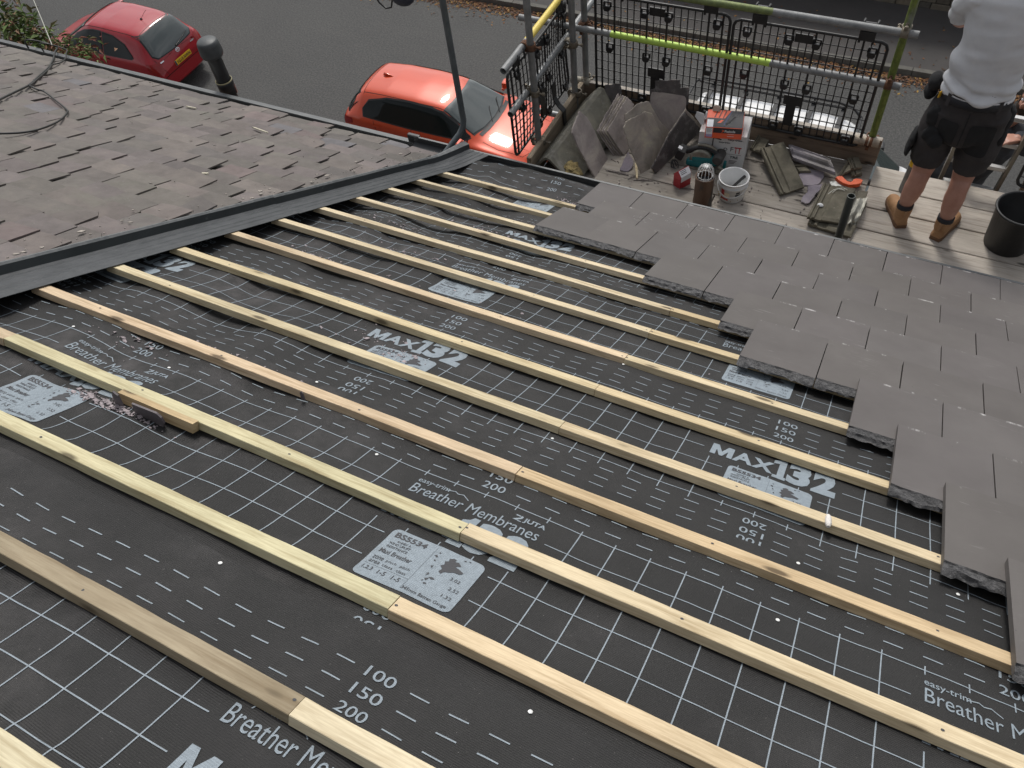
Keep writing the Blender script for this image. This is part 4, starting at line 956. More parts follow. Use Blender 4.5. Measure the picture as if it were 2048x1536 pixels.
guard(Matrix.Translation((a0.x, GY + 0.004, zb2 + 0.005)), b0.x - a0.x, b0.z - zb2 + 0.005, 'left hand black mesh guard, behind the leaning slates', hooky=0.07)
XG = XL - 0.035
c0, c1 = onx(1013, 150, XG), onx(1130, -2, XG); zb = onx(1034, 312, XG).z
guard(frame((0, 1, 0), (-1, 0, 0), (0, 0, 1), (XG, c0.y, zb)), c1.y - c0.y, (c0.z + c1.z) / 2 - zb, 'buckled black mesh guard at the left end over the orange car', hooks=(0.12, 0.85), hooky=-0.05, bend=-0.03)
guard(Matrix.Translation((2.13, 1.10, -0.16)), 1.0, 0.82, 'black mesh guard beyond the ladder at the right edge', hooky=0.07)
mb = MB()
st = [onx(1186, 205, -1.10), onx(1187, 228, -1.085), onx(1200, 242, -1.05), onx(1209, 258, -1.022), onx(1211, 300, -1.02)]
rings = [[p + Vector((0, -0.024, 0)), p + Vector((0, 0.024, 0)), p + Vector((0.006, 0.024, 0.003)), p + Vector((0.006, -0.024, 0.003))] for p in [Vector((onx(1190, 195, -1.10).x, onx(1190, 195, -1.1).y, onx(1190, 195, -1.1).z))] ]
pp = [Vector((-1.10, 0.70, 0.20)), Vector((-1.095, 0.70, 0.08)), Vector((-1.06, 0.70, 0.02)), Vector((-1.018, 0.70, -0.02)), Vector((-1.015, 0.70, -0.14))]
rings = [[p + Vector((0, -0.024, 0)), p + Vector((0, 0.024, 0)), p + Vector((0.007, 0.024, 0.003)), p + Vector((0.007, -0.024, 0.003))] for p in pp]
mb.loft(rings, 0, False); tag(mb.build('guard_strap', M['guard']), 'cranked black plastic strap hooked over the end toe board', 'strap')

# ------------------------------------------------------------------ heap on the platform
def k5(x, y): return (1050 + x * .1953, 150 + y * .1953)
def d5(x, y): return (1500 + x * .11719, 250 + y * .11719)
def e5(x, y): return (1350 + x * .2441, 200 + y * .2441)
def b5(x, y): return (1320 + x * .09766, 270 + y * .09766)
def a5(x, y): return (1330 + x * .09766, 180 + y * .09766)
def slate_stock(name, c1, c2, c3):
    m = NT(name); v = m.coords(rand=True)
    c = m.ramp(m.noise(v, 5, 7, 0.65, 0.5), [(0.28, c1), (0.5, c2), (0.72, c3)])
    c = m.mix(m.ramp(m.noise(v, 13, 6, 0.7), [(0.52, K0), (0.72, (0.6, 0.6, 0.6, 1))]), c, (0.30, 0.28, 0.265, 1))
    c = m.mix(m.ramp(m.noise(v, 90, 2, 0.5), [(0.72, K0), (0.75, W1)]), c, (0.42, 0.40, 0.37, 1))
    return m.done(c, 0.8, m.bump(m.noise(v, 34, 7, 0.7), 0.5, 0.006))
M['sl1'] = slate_stock('stripped slate', A(88, 81, 78, 1.75), A(116, 108, 105, 1.75), A(140, 132, 124, 1.75))
M['sl2'] = slate_stock('mossy stripped slate', A(92, 86, 78, 1.6), A(124, 116, 108, 1.6), A(150, 142, 122, 1.6))
M['sl3'] = slate_stock('dark slate', A(58, 55, 54), A(72, 68, 67), A(90, 84, 82))
M['sl4'] = slate_stock('lilac slate', A(104, 96, 104), A(126, 118, 126), A(146, 138, 142))
def slab(outline, P1, P2, P3, th, mat, lab, name='slate', cat='slate', group=None, rough=0.004):
    """real slab lying in the plane P1 P2 P3; outline given as picture points, carried on to that plane"""
    n = (P2 - P1).cross(P3 - P1).normalized()
    if n.dot(CAM - P1) < 0: n = -n
    pts = []
    for q in outline:
        d = ray(*q); t = (P1 - CAM).dot(n) / d.dot(n); pts.append(CAM + d * t)
    c = sum(pts, Vector()) / len(pts); xa = (pts[1] - pts[0]).normalized(); ya = n.cross(xa)
    loc = [((p - c).dot(xa), (p - c).dot(ya)) for p in pts]
    fine = []
    for i, p in enumerate(loc):                                     # chipped edges
        q = loc[(i + 1) % len(loc)]; L_ = math.hypot(q[0] - p[0], q[1] - p[1]); k = max(1, int(L_ / 0.018))
        for j in range(k):
            t = j / k; o_ = rnd.gauss(0, rough * 0.5) if j else 0
            nx_, ny_ = (q[1] - p[1]) / (L_ + 1e-9), -(q[0] - p[0]) / (L_ + 1e-9)
            fine.append((p[0] + (q[0] - p[0]) * t + nx_ * o_, p[1] + (q[1] - p[1]) * t + ny_ * o_))
    m = len(fine); mb = MB(); top = [Vector((x, y, 0)) for x, y in fine]
    ctr = Vector((sum(x for x, y in fine) / m, sum(y for x, y in fine) / m, 0))
    rim = [ctr.lerp(p, 0.975) for p in top]; low = [Vector((p.x + rnd.gauss(0, 0.0015), p.y + rnd.gauss(0, 0.0015), -th)) for p in top]
    top2 = [Vector((p.x, p.y, -0.0018)) for p in top]
    vs = rim + top2 + low
    mb.add(vs, [list(range(m)) if True else 0] + [(i, m + i, m + (i + 1) % m, (i + 1) % m) for i in range(m)] + [(m + i, 2 * m + i, 2 * m + (i + 1) % m, m + (i + 1) % m) for i in range(m)] + [list(range(2 * m, 3 * m))[::-1]])
    o = mb.build(name, mat, origin=(0, 0, 0)); o.matrix_world = frame(xa, ya, n, c)
    return tag(o, lab, cat, group)
def zz(p, z): return onz(p[0], p[1], z)
def yy(p, y): return ony(p[0], p[1], y)
def lean(out, lab, b1, t1, ydir, mat, th=0.008, dy=0.02, off=0.0):
    P1 = zz(k5(*b1), ZP); P1 = P1 + Vector((off, 0, 0)); P2 = yy(k5(*t1), P1.y + dy)
    return slab([k5(*q) for q in out], P1, P2, P1 + Vector(ydir), th, mat, lab, group='stripped slates')
lean([(720, 1050), (860, 890), (845, 850), (735, 610), (640, 430), (565, 368), (490, 545), (488, 590), (560, 760)], 'brownish slate leaning in front of the ridge tile, nearest the gutter', (720, 1050), (490, 580), (0.03, 1, 0), M['sl1'], 0.012)
for j in range(5):                                                   # leaning stack, edge on to the left
    dx = -26 * j
    out_ = [(1020 + dx, 832), (840 + dx, 572), (1050 + dx * 0.9, 222 - 10 * j), (1120 + dx * 0.9, 300), (1030 + dx, 520), (1065 + dx, 750)]
    lean(out_, ['foremost slate of the close leaning stack beside the big grey slate', 'second slate of the close leaning stack', 'third slate of the close leaning stack', 'fourth slate of the close leaning stack', 'rearmost slate of the close leaning stack, next to the ridge tile'][j], (1020 + dx, 832), (840 + dx, 572), (0.12, 1, 0.02), M['sl2'] if j in (1, 3) else M['sl1'], 0.007)
P1, P2, P3 = zz(k5(1190, 1012), ZP), zz(k5(1480, 812), ZP + 0.02), zz(k5(1250, 370), 0.10)
slab([k5(*q) for q in [(1190, 1012), (1120, 850), (1062, 720), (1012, 540), (1055, 462), (1240, 372), (1302, 392), (1390, 590), (1482, 792), (1470, 832), (1230, 1008)]], P1, P2, P3, 0.010, M['sl2'], 'large pale grey slate leaning at the front middle of the heap', group='stripped slates')
S_ = Vector((0.0, 0.03, 0))
slab([k5(*q) for q in [(1130, 850), (1040, 560), (1022, 400), (1100, 350), (1160, 290), (1268, 268), (1312, 350), (1392, 480), (1542, 640), (1460, 722), (1480, 790)]], P1 + S_, P2 + S_, P3 + S_ * 1.6, 0.010, M['sl2'], 'ochre tipped slate just behind the large pale slate', group='stripped slates')
P1, P2, P3 = zz(k5(1325, 1000), ZP + 0.01), zz(k5(1790, 555), ZP + 0.06), zz(k5(1650, 350), 0.06)
slab([k5(*q) for q in [(1325, 1000), (1300, 960), (1480, 600), (1652, 350), (1802, 512), (1785, 560)]], P1, P2, P3, 0.010, M['sl2'], 'mossy slate leaning right towards the saw and the nail box', group='stripped slates')
S_ = Vector((0.012, -0.004, -0.014))
slab([k5(*q) for q in [(1345, 1008), (1300, 960), (1480, 610), (1640, 380), (1792, 540), (1790, 590)]], P1 + S_, P2 + S_, P3 + S_, 0.010, M['sl3'], 'dark slate directly beneath the mossy right hand slate', group='stripped slates')
P1, P2, P3 = yy(k5(1290, 470), 0.93), yy(k5(1640, 430), 0.95), yy(k5(1640, 180), 1.03)
slab([k5(*q) for q in [(1285, 520), (1282, 250), (1300, 175), (1340, 172), (1630, 182), (1648, 245), (1640, 430), (1560, 560), (1400, 600)]], P1, P2, P3, 0.014, M['sl1'], 'upright brown grey slate against the mesh, flat to the camera', group='stripped slates')
P1, P2, P3 = yy(k5(1280, 300), 1.0), yy(k5(1680, 300), 1.0), yy(k5(1580, 50), 1.055)
slab([k5(*q) for q in [(1275, 420), (1285, 150), (1330, 140), (1328, 60), (1420, 55), (1582, 52), (1590, 135), (1676, 128), (1670, 300), (1640, 330), (1400, 400)]], P1, P2, P3, 0.012, M['sl3'], 'dark brown slate standing highest against the mesh', group='stripped slates')
P1, P2, P3 = yy(k5(815, 300), 0.98), yy(k5(980, 300), 0.99), yy(k5(900, 90), 1.06)
slab([k5(*q) for q in [(870, 330), (815, 180), (818, 100), (900, 92), (978, 86), (982, 170), (960, 330)]], P1, P2, P3, 0.012, M['sl3'], 'small black slate standing behind the top end of the ridge tile', group='stripped slates')
P1 = zz(k5(990, 980), ZP + 0.012); slab([k5(*q) for q in [(972, 972), (1010, 870), (1062, 782), (1080, 830), (1112, 882), (1092, 958), (1050, 990)]], P1, zz(k5(1090, 960), ZP + 0.012), zz(k5(1062, 782), ZP + 0.06), 0.008, M['sl4'], 'small pointed slate shard on the boards at the foot of the stack', group='stripped slates')
# ridge tile
def ridge():
    aL, aU = zz(k5(218, 850), -0.03), zz(k5(775, 125), 0.0)
    ax = (aU - aL).normalized(); sd = ax.cross(Vector((0, 0, 1))).normalized()      # to the right, +X
    mb = MB(); n = 14; Lh = (aU - aL).length
    rings = []
    for i in range(n + 1):
        c = aL + ax * (Lh * i / n); e = 0.012 * vn(i * 0.9, 3, 71) if i in (0, n) else 0
        def q(s, dz, t): return c + sd * s + Vector((0, 0, dz)) + ax * (e + t)
        w1, w2 = 0.235 + 0.006 * vn(i * 0.7, 1, 72), 0.15
        jag = 0.02 * vn(3.3, i, 73) if i in (0, n) else 0
        rings.append([q(w1, -0.19, jag), q(w1 * 0.5, -0.087, -jag), q(0.025, -0.006, 0), q(0, 0.002, 0), q(-0.022, -0.008, 0), q(-w2, -0.155, 0), q(-w2 - 0.012, -0.168, 0), q(-w2 + 0.0, -0.180, 0), q(-0.02, -0.03, 0), q(0, -0.02, 0), q(0.02, -0.026, 0), q(w1 * 0.5, -0.108, 0), q(w1 - 0.008, -0.206, 0)])
    mb.loft(rings, 0, False)
    return aL, ax, sd, mb.build('ridge_tile', M['ridge'])
M['ridge'] = slate_stock('old ridge tile', A(66, 64, 57, 1.5), A(88, 86, 77, 1.5), A(112, 108, 96, 1.5))
aL, ax_, sd_, ro = ridge(); tag(ro, 'large dark angled ridge tile lying along the end toe board', 'ridge tile')
bm_ = bmesh.new(); bmesh.ops.create_icosphere(bm_, subdivisions=4, radius=1.0)
for v in bm_.verts:
    p = v.co.copy(); k = 1 + 0.3 * vn(p.x * 2.3 + 5, p.y * 2.3 + p.z * 1.7, 75) + 0.16 * vn(p.x * 6, p.y * 6 + p.z * 5, 76)
    v.co = Vector((p.x * 0.075 * k, p.y * 0.09 * k, p.z * 0.055 * k))
mb = MB(); mb.bm(bm_, 0, False, Matrix.Translation(aL + sd_ * 0.15 + ax_ * 0.075 + Vector((0, 0, -0.135))))
tag(mb.build('mortar_lump', pm('ochre mortar', A(150, 132, 88), A(96, 86, 60), 18, 0.95, 0.8, bdist=0.02)), 'rough ochre mortar lump in the near end of the ridge tile', 'mortar')

# old interlocking concrete tiles
M['octile'] = pm('old concrete tile', A(84, 80, 68, 1.15), A(112, 106, 92, 1.15), 9, 0.9, 0.5, speck=(A(140, 134, 120), 60, 0.70))
M['octile_w'] = pm('worn lilac glaze tile', A(96, 92, 88, 1.2), A(140, 134, 138, 1.2), 6, 0.6, 0.4)
def old_tile(p00, p10, p01, lab, prof, th=0.016, ends=True, mat='octile'):
    """p00->p10 across the width, p00->p01 along the length; prof = (across, height)"""
    ex, ey = p10 - p00, p01 - p00; nz_ = ex.cross(ey).normalized()
    if nz_.z < 0: nz_ = -nz_
    mb = MB(); rings = []; n = 16
    for i in range(n + 1):
        t = i / n; b = 0
        hk = 0.35 if t < 0.06 and ends else (0.5 if t > 0.9 else 1.0)
        top = [p00 + ex * u + ey * (t + vn(u * 5, t * 3, 81) * 0.003) + nz_ * (h * (hk if u > 0.28 else 1)) for u, h in prof]
        bot = [p00 + ex * u + ey * t + nz_ * (h * 0.4 - th) for u, h in prof[::-1]]
        rings.append(top + bot)
    mb.loft(rings, 0, False); return tag(mb.build('old_roof_tile', M[mat]), lab, 'old roof tile', 'stripped interlocking tiles')
PR = [(0, 0.004), (0.03, 0.014), (0.07, 0.014), (0.09, 0.003), (0.13, 0.003), (0.15, 0.016), (0.20, 0.016), (0.23, 0.002), (0.40, 0.0), (0.44, 0.012), (0.97, 0.012), (1.0, 0.006)]
PT = [(0, 0.0), (0.05, 0.012), (0.30, 0.012), (0.40, 0.028), (0.52, 0.036), (0.64, 0.028), (0.74, 0.010), (0.92, 0.010), (0.95, 0.018), (1.0, 0.016)]
old_tile(zz(d5(510, 1195), -0.228), zz(d5(925, 1060), -0.222), zz(d5(170, 420), -0.165), 'grooved grey concrete tile lying askew in front of the others', PR)
old_tile(zz(d5(735, 580), -0.20), zz(d5(655, 345), -0.185), zz(d5(1460, 838), -0.18), 'worn shiny concrete tile lying across beside the toe board', PT, mat='octile_w')
old_tile(zz(d5(0, 405), -0.21), zz(d5(200, 490), -0.21), zz(d5(130, 185), -0.19), 'grooved tile half hidden behind the askew tile, next to the white carton', PR)
old_tile(zz(d5(1490, 890), -0.222), zz(d5(1720, 790), -0.215), zz(d5(1640, 640), -0.20), 'tile end poking from under the worn shiny tile', PR)
old_tile(zz(d5(1725, 760), -0.20), zz(d5(1912, 735), -0.20), zz(d5(1660, 580), -0.19), 'upper of two small tile ends at the right of the heap', PR)
old_tile(zz(d5(1740, 880), -0.232), zz(d5(1912, 850), -0.232), zz(d5(1680, 690), -0.222), 'lower of two small tile ends at the right of the heap', PR)
old_tile(zz(d5(740, 700), -0.232), zz(d5(830, 810), -0.232), zz(d5(950, 690), -0.225), 'broken tile corner under the worn shiny tile', PR)
P = zz(d5(980, 900), -0.238)
slab([d5(*q) for q in [(800, 880), (940, 720), (1270, 800), (1265, 880), (1180, 1000), (1060, 1030), (900, 1032)]], P, P + Vector((1, 0, 0)), P + Vector((0, 1, 0.05)), 0.007, M['sl4'], 'broad lilac slate flat on the boards beside the askew tile', group='stripped slates')
P = zz(d5(1000, 1200), -0.224)
slab([d5(*q) for q in [(868, 1300), (900, 1220), (980, 1150), (985, 1040), (1230, 1000), (1200, 1080), (1090, 1230), (1010, 1330), (950, 1342)]], P, P + Vector((1, 0, 0.03)), P + Vector((0, 1, 0.12)), 0.008, M['sl4'], 'narrow rounded lilac slate poking out below the broad one', group='stripped slates')
old_tile(zz(e5(1085, 1015), -0.222), zz(e5(1440, 1125), -0.222), zz(e5(1225, 745), -0.212), 'dark lower tile of the pair behind the black pipe stub', PR)
old_tile(zz(e5(1080, 965), -0.185), zz(e5(1350, 1010), -0.185), zz(e5(1215, 690), -0.17), 'upper mossy tile of the pair behind the black pipe stub', PR)
old_tile(zz(e5(1345, 1000), -0.20), zz(e5(1490, 1010), -0.20), zz(e5(1440, 745), -0.185), 'third tile under the crumpled metal sheet', PR)
mb = MB(); nx, ny = 10, 12; p00, p10, p01, p11 = zz(e5(1400, 1015), -0.165), zz(e5(1500, 1000), -0.175), zz(e5(1475, 800), -0.155), zz(e5(1580, 805), -0.165)
vs = [p00.lerp(p10, a / nx).lerp(p01.lerp(p11, a / nx), b / ny) + Vector((0, 0, 0.012 * vn(a * 0.5, b * 0.6, 91) + 0.006 * vn(a * 1.1, b * 1.3, 92) - (0.05 * smooth(3, 0, b) if a > 4 else 0))) for b in range(ny + 1) for a in range(nx + 1)]
mb.add(vs, [(b * (nx + 1) + a, b * (nx + 1) + a + 1, (b + 1) * (nx + 1) + a + 1, (b + 1) * (nx + 1) + a) for b in range(ny) for a in range(nx)], 0, True)
mb.add([v - Vector((0, 0, 0.002)) for v in vs], [(b * (nx + 1) + a, (b + 1) * (nx + 1) + a, (b + 1) * (nx + 1) + a + 1, b * (nx + 1) + a + 1) for b in range(ny) for a in range(nx)], 0, True)
tag(mb.build('metal_sheet', pm('crumpled lead', A(150, 148, 138), A(104, 102, 94), 10, 0.45, 0.4, Metallic=0.5)), 'crumpled grey metal sheet beside the black pipe stub', 'metal sheet')
mb = MB(); mb.lathe([(0, 0.014), (0.012, 0.012), (0.02, 0.005), (0.022, 0)], zz(e5(1190, 862), -0.172), 9, sx=1.0, sy=0.8); tag(mb.build('plaster_lump', pm('white plaster', A(225, 222, 214), rough=0.9)), 'small white lump on the mossy tile behind the pipe stub', 'plaster')
mb = MB()
for s in ([(1255, 770), (1300, 735), (1345, 728), (1390, 740)], [(1290, 760), (1330, 725), (1380, 722), (1410, 735)]): mb.tube([zz(e5(*q), -0.15) for q in s], 0.0022, 5)
tag(mb.build('wire_tie', pm('bright wire', A(190, 190, 182), rough=0.4, Metallic=0.6)), 'bent bright wire lying on the mossy tile', 'wire')
pole((ony(*e5(1447, 780), 0.03).x, 0.03, -3.0), (ony(*e5(1447, 780), 0.03).x, 0.03, ony(*e5(1447, 785), 0.03).z), 'short dark upright tube between the tiles and the platform', tube_mat('dark wet tube', [(-9, 9, (0.055, 0.062, 0.055, 1))], 2, 0.5, 0.1))
# orange pruning-type saw
mb = MB(); P = zz(d5(1650, 1010), -0.232)
pts = [zz(d5(*q), -0.232) - P for q in [(1450, 945), (1500, 925), (1560, 932), (1600, 975), (1645, 1015), (1700, 1030), (1735, 1012), (1745, 985), (1800, 970), (1870, 975), (1905, 1005), (1870, 1050), (1800, 1066), (1670, 1076), (1580, 1045), (1490, 990)]]
area = sum(p.x * q.y - q.x * p.y for p, q in zip(pts, pts[1:] + pts[:1]))
if area < 0: pts = pts[::-1]
sw = thing('hand_saw', P, 'hand saw with a bright orange handle lying by the tile ends', 'saw')
mb.prism([(p.x, p.y) for p in pts], 0.03, Matrix.Translation(P)); mb.build('handle', pm('orange plastic', (0.80, 0.12, 0.03, 1), rough=0.4, bump=0), sw)
mb = MB(); mb.prism([(q.x - P.x, q.y - P.y) for q in [zz(d5(*t), -0.232) for t in [(1350, 985), (1400, 1075), (1660, 1090), (1700, 1030), (1560, 950)]]][::-1], 0.0015, Matrix.Translation(P + Vector((0, 0, 0.008)))); mb.build('blade', pm('saw steel', A(150, 152, 150), rough=0.35, Metallic=0.7), sw)

# ------------------------------------------------------------------ carton, nail box
def flat_text(s, P, xd, yd, w_, h_, mat, parent, bold=0.0, name='lettering'):
    b = text_fit(s, 0, 0, w_, h_, bold); mb = MB(); nn = xd.cross(yd)
    mb.bm(b, 0, False, frame(xd, yd, nn, P + nn * 0.0012)); return mb.build(name, mat, parent)
def patch(P, xd, yd, x0, y0, x1, y1, mat, parent, off=0.0008, name='printed_band', poly=None):
    nn = xd.cross(yd); mb = MB(); q = poly or rect(x0, y0, x1, y1)
    mb.add([P + xd * x + yd * y + nn * off for x, y in q], [list(range(len(q)))]); return mb.build(name, mat, parent)
M['card_w'] = pm('white card', (0.62, 0.62, 0.61, 1), (0.70, 0.70, 0.69, 1), 5, 0.6, 0.05)
M['ink'] = pm('black ink', (0.03, 0.03, 0.035, 1), rough=0.5, bump=0); M['ink_r'] = pm('red ink', (0.45, 0.03, 0.03, 1), rough=0.5, bump=0)
M['ink_o'] = pm('orange card', (0.78, 0.10, 0.035, 1), (0.82, 0.12, 0.04, 1), 6, 0.42, 0.03); M['ink_b'] = pm('navy ink', (0.02, 0.035, 0.12, 1), rough=0.4, bump=0)
M['label_w'] = pm('white label', (0.78, 0.78, 0.80, 1), rough=0.5, bump=0); M['label_l'] = pm('lilac label', (0.40, 0.36, 0.58, 1), rough=0.5, bump=0)
ca = thing('carton', (0.195, 0.88, ZP), 'white carton printed easy-trim standing behind the circular saw', 'carton')
an = R(7); xd, yd = Vector((math.cos(an), math.sin(an), 0)), Vector((-math.sin(an), math.cos(an), 0)); up = Vector((0, 0, 1))
rz_ = Matrix.Rotation(an, 3, 'Z'); CP = Vector((0.195, 0.86, 0))
mb = MB(); mb.box((CP.x, CP.y, ZP + 0.142), (0.335, 0.24, 0.284), rz_, bevel=0.003); mb.build('box', M['card_w'], ca)
F0 = CP - xd * 0.1575 - yd * 0.1202; F0.z = ZP
flat_text('easy-trim', F0 + xd * 0.195 + up * 0.236, xd, up, 0.10, 0.022, M['ink'], ca, 0.02); flat_text('easy-trim', F0 + xd * 0.135 + up * 0.208, xd, up, 0.08, 0.018, M['ink'], ca, 0.02)
flat_text('o F', F0 + xd * 0.175 + up * 0.150, xd, up, 0.07, 0.038, M['ink'], ca, 0.0); flat_text('TT', F0 + xd * 0.25 + up * 0.135, xd, up, 0.05, 0.055, M['ink_r'], ca, 0.02)
patch(F0, xd, up, 0.20, 0.122, 0.305, 0.1245, M['ink'], ca, name='printed_rule')
flat_text('TRE', F0 + xd * 0.225 + up * 0.088, xd, up, 0.06, 0.022, M['ink'], ca, 0.03)
for j in range(3): patch(F0, xd, up, 0.225, 0.066 - 0.012 * j, 0.28 - 0.008 * j, 0.071 - 0.012 * j, M['band'], ca, name='small_print')
sq = [(0.295, 0.243), (0.305, 0.250), (0.311, 0.244)]; patch(F0, xd, up, 0, 0, 0, 0, M['ink'], ca, poly=[(0.285, 0.240), (0.296, 0.249), (0.303, 0.244), (0.312, 0.2405), (0.303, 0.2465), (0.296, 0.2515)], name='roof_line')
mb = MB(); fl = [a5(*q) for q in [(610, 540), (650, 440), (800, 490), (800, 700), (740, 720)]]
slab(fl, zz(fl[0], 0.05), zz(fl[4], 0.035), zz(fl[1], 0.09), 0.003, M['card_w'], 'loose white card flap standing between the slates and the nail box', 'card_flap', 'card', rough=0.0)
mb = MB(); fl = [a5(*q) for q in [(800, 600), (830, 480), (900, 420), (975, 385), (985, 470), (900, 600)]]
slab(fl, zz(fl[0], 0.06), zz(fl[3], 0.09), zz(fl[5], 0.06), 0.03, pm('grey tape', A(150, 154, 156), rough=0.5), 'grey rounded roll behind the left corner of the nail box', 'tape_roll', 'tape', rough=0.0)
mb = MB(); fl = [a5(*q) for q in [(970, 450), (1000, 320), (1060, 310), (1130, 340), (1120, 470)]]
slab(fl, zz(fl[0], 0.12), zz(fl[4], 0.12), zz(fl[2], 0.17), 0.012, pm('pale stone', A(178, 174, 160), A(150, 146, 132), 40, 0.9), 'small pale rectangular offcut standing on the nail box', 'offcut', 'offcut')
bxP = Vector((0.200, 0.79, 0.036)); an2 = R(13); x2, y2 = Vector((math.cos(an2), math.sin(an2), 0)), Vector((-math.sin(an2), math.cos(an2), 0)); r2 = Matrix.Rotation(an2, 3, 'Z')
nbx = thing('nail_box', bxP, 'orange and black nail box lying on the white carton', 'nail box')
BW, BD, BH = 0.255, 0.20, 0.092
mb = MB(); mb.box(bxP + up * BH / 2, (BW, BD, BH), r2, bevel=0.004); mb.build('box', M['ink_o'], nbx)
Tp = bxP - x2 * BW / 2 - y2 * BD / 2 + up * BH; Fp = bxP - x2 * BW / 2 - y2 * BD / 2
patch(Tp, x2, y2, 0.003, 0.004, BW - 0.003, 0.105, M['ink'], nbx, 0.0012, 'black_panel')
patch(Tp, x2, y2, 0, 0, 0, 0, M['ink'], nbx, 0.0012, 'black_panel', [(0.125, 0.105), (BW - 0.003, 0.105), (BW - 0.003, BD - 0.004), (0.165, BD - 0.004)])
patch(Fp, x2, up, 0.055, 0.048, BW - 0.004, BH - 0.002, M['ink'], nbx, 0.001, 'black_panel')
patch(Tp, x2, y2, 0, 0, 0, 0, M['ink_b'], nbx, 0.0016, 'navy_stripe', [(0.118, 0.03), (0.128, 0.03), (0.172, BD - 0.006), (0.162, BD - 0.006)])
patch(Tp, x2, y2, 0.006, 0.002, 0.05, 0.085, M['label_w'], nbx, 0.0018, 'white_label'); patch(Fp, x2, up, 0.006, 0.034, 0.05, BH - 0.004, M['label_w'], nbx, 0.0016, 'white_label'); patch(Fp, x2, up, 0.006, 0.012, 0.05, 0.034, M['label_l'], nbx, 0.0016, 'lilac_label')
for j in range(4): patch(Fp, x2, up, 0.011, BH - 0.012 - 0.008 * j, 0.045 - 0.006 * (j % 2), BH - 0.010 - 0.008 * j, M['band'], nbx, 0.0022, 'small_print')
for j in range(3): patch(Tp, x2, y2, 0, 0, 0, 0, M['ink'], nbx, 0.0016, 'black_stripe', [(0.05 + 0.03 * j, 0.11), (0.057 + 0.03 * j, 0.11), (0.075 + 0.03 * j, BD - 0.004), (0.068 + 0.03 * j, BD - 0.004)])
patch(Tp, x2, y2, 0, 0, 0, 0, M['ink_o'], nbx, 0.002, 'red_flash', [(0.075, 0.05), (0.10, 0.05), (0.118, 0.085), (0.10, 0.085)])
flat_text('Paslode', Fp + x2 * 0.135 + up * 0.055, x2, up, 0.072, 0.019, M['label_w'], nbx, 0.02)
patch(Fp, x2, up, 0, 0, 0, 0, M['ink_o'], nbx, 0.0018, 'red_emblem', [(0.112, 0.052), (0.118, 0.052), (0.122, 0.060), (0.130, 0.062), (0.131, 0.074), (0.112, 0.074), (0.116, 0.069), (0.125, 0.069), (0.124, 0.065), (0.117, 0.063)])
dg = (x2 * 0.5 + y2 * 0.866); flat_text('Paslode', Tp + x2 * 0.150 + y2 * 0.03, dg, (y2 * 0.5 - x2 * 0.866), 0.11, 0.024, M['label_w'], nbx, 0.02)
patch(Fp, x2, up, 0.155, 0.022, 0.20, 0.025, M['label_w'], nbx, 0.001, 'white_rule'); patch(Fp, x2, up, 0.155, 0.040, 0.20, 0.042, M['label_w'], nbx, 0.001, 'white_rule')
S0 = Fp + x2 * BW; patch(S0, y2, up, 0.06, 0.045, 0.13, 0.050, M['label_w'], nbx, 0.001, 'white_rule'); patch(S0, y2, up, 0.004, 0.06, BD - 0.004, BH - 0.002, M['ink'], nbx, 0.001, 'black_panel')

# ------------------------------------------------------------------ circular saw
sawP = Vector((0.10, 0.70, ZP)); sw = thing('circular_saw', sawP, 'teal cordless circular saw lying in front of the white carton', 'circular saw')
teal = pm('teal plastic', (0.008, 0.14, 0.15, 1), (0.012, 0.17, 0.18, 1), 9, 0.42, 0.1); blk = pm('black rubber', (0.016, 0.016, 0.017, 1), (0.03, 0.03, 0.03, 1), 12, 0.55, 0.1); gry = pm('grey alloy guard', A(140, 138, 126), A(96, 92, 84), 14, 0.5, 0.2, Metallic=0.3)
dk = pm('dark motor', (0.05, 0.048, 0.045, 1), (0.075, 0.072, 0.066, 1), 20, 0.55, 0.2)
def S(x, y, z): return sawP + Vector((x, y, z))
mb = MB(); mb.box(S(0.03, 0.02, 0.008), (0.30, 0.15, 0.005), bevel=0.002); mb.box(S(0.03, -0.052, 0.014), (0.30, 0.005, 0.016)); mb.build('base_plate', gry, sw)
mb = MB(); mb.tube([S(-0.01, y, 0.075) for y in (-0.035, -0.03, 0.0, 0.006)], [0.075, 0.088, 0.088, 0.075], 28); mb.build('blade_guard', gry, sw)
mb = MB(); mb.box(S(0.015, 0.0, 0.078), (0.19, 0.085, 0.075), Matrix.Rotation(R(-8), 3, 'Y'), bevel=0.022); mb.box(S(-0.06, -0.02, 0.04), (0.12, 0.05, 0.05), bevel=0.015); mb.build('body', teal, sw)
mb = MB(); mb.tube([S(0.115, y, 0.125) for y in (-0.06, -0.055, 0.04, 0.05)], [0.03, 0.038, 0.038, 0.032], 20); mb.build('motor', dk, sw)
mb = MB(); mb.tube([S(-0.13, 0.0, 0.11), S(-0.09, 0, 0.135), S(-0.04, 0, 0.165), S(0.02, 0, 0.178), S(0.07, 0, 0.165), S(0.10, 0, 0.14)], [0.022, 0.021, 0.019, 0.018, 0.02, 0.024], 12); mb.build('handle', blk, sw)
mb = MB(); mb.tube([S(-0.05, -0.004, 0.188), S(0.0, -0.004, 0.2), S(0.05, -0.004, 0.196), S(0.09, -0.004, 0.175)], [0.008, 0.011, 0.011, 0.008], 8); mb.build('handle_cap', gry, sw)
mb = MB(); mb.box(S(-0.165, -0.015, 0.10), (0.06, 0.085, 0.085), Matrix.Rotation(R(20), 3, 'Y'), bevel=0.01); bt = mb.build('battery', blk, sw)
mb = MB(); mb.box(S(-0.172, -0.025, 0.148), (0.03, 0.03, 0.003), Matrix.Rotation(R(20), 3, 'Y')); mb.build('battery_label', M['label_w'], bt)
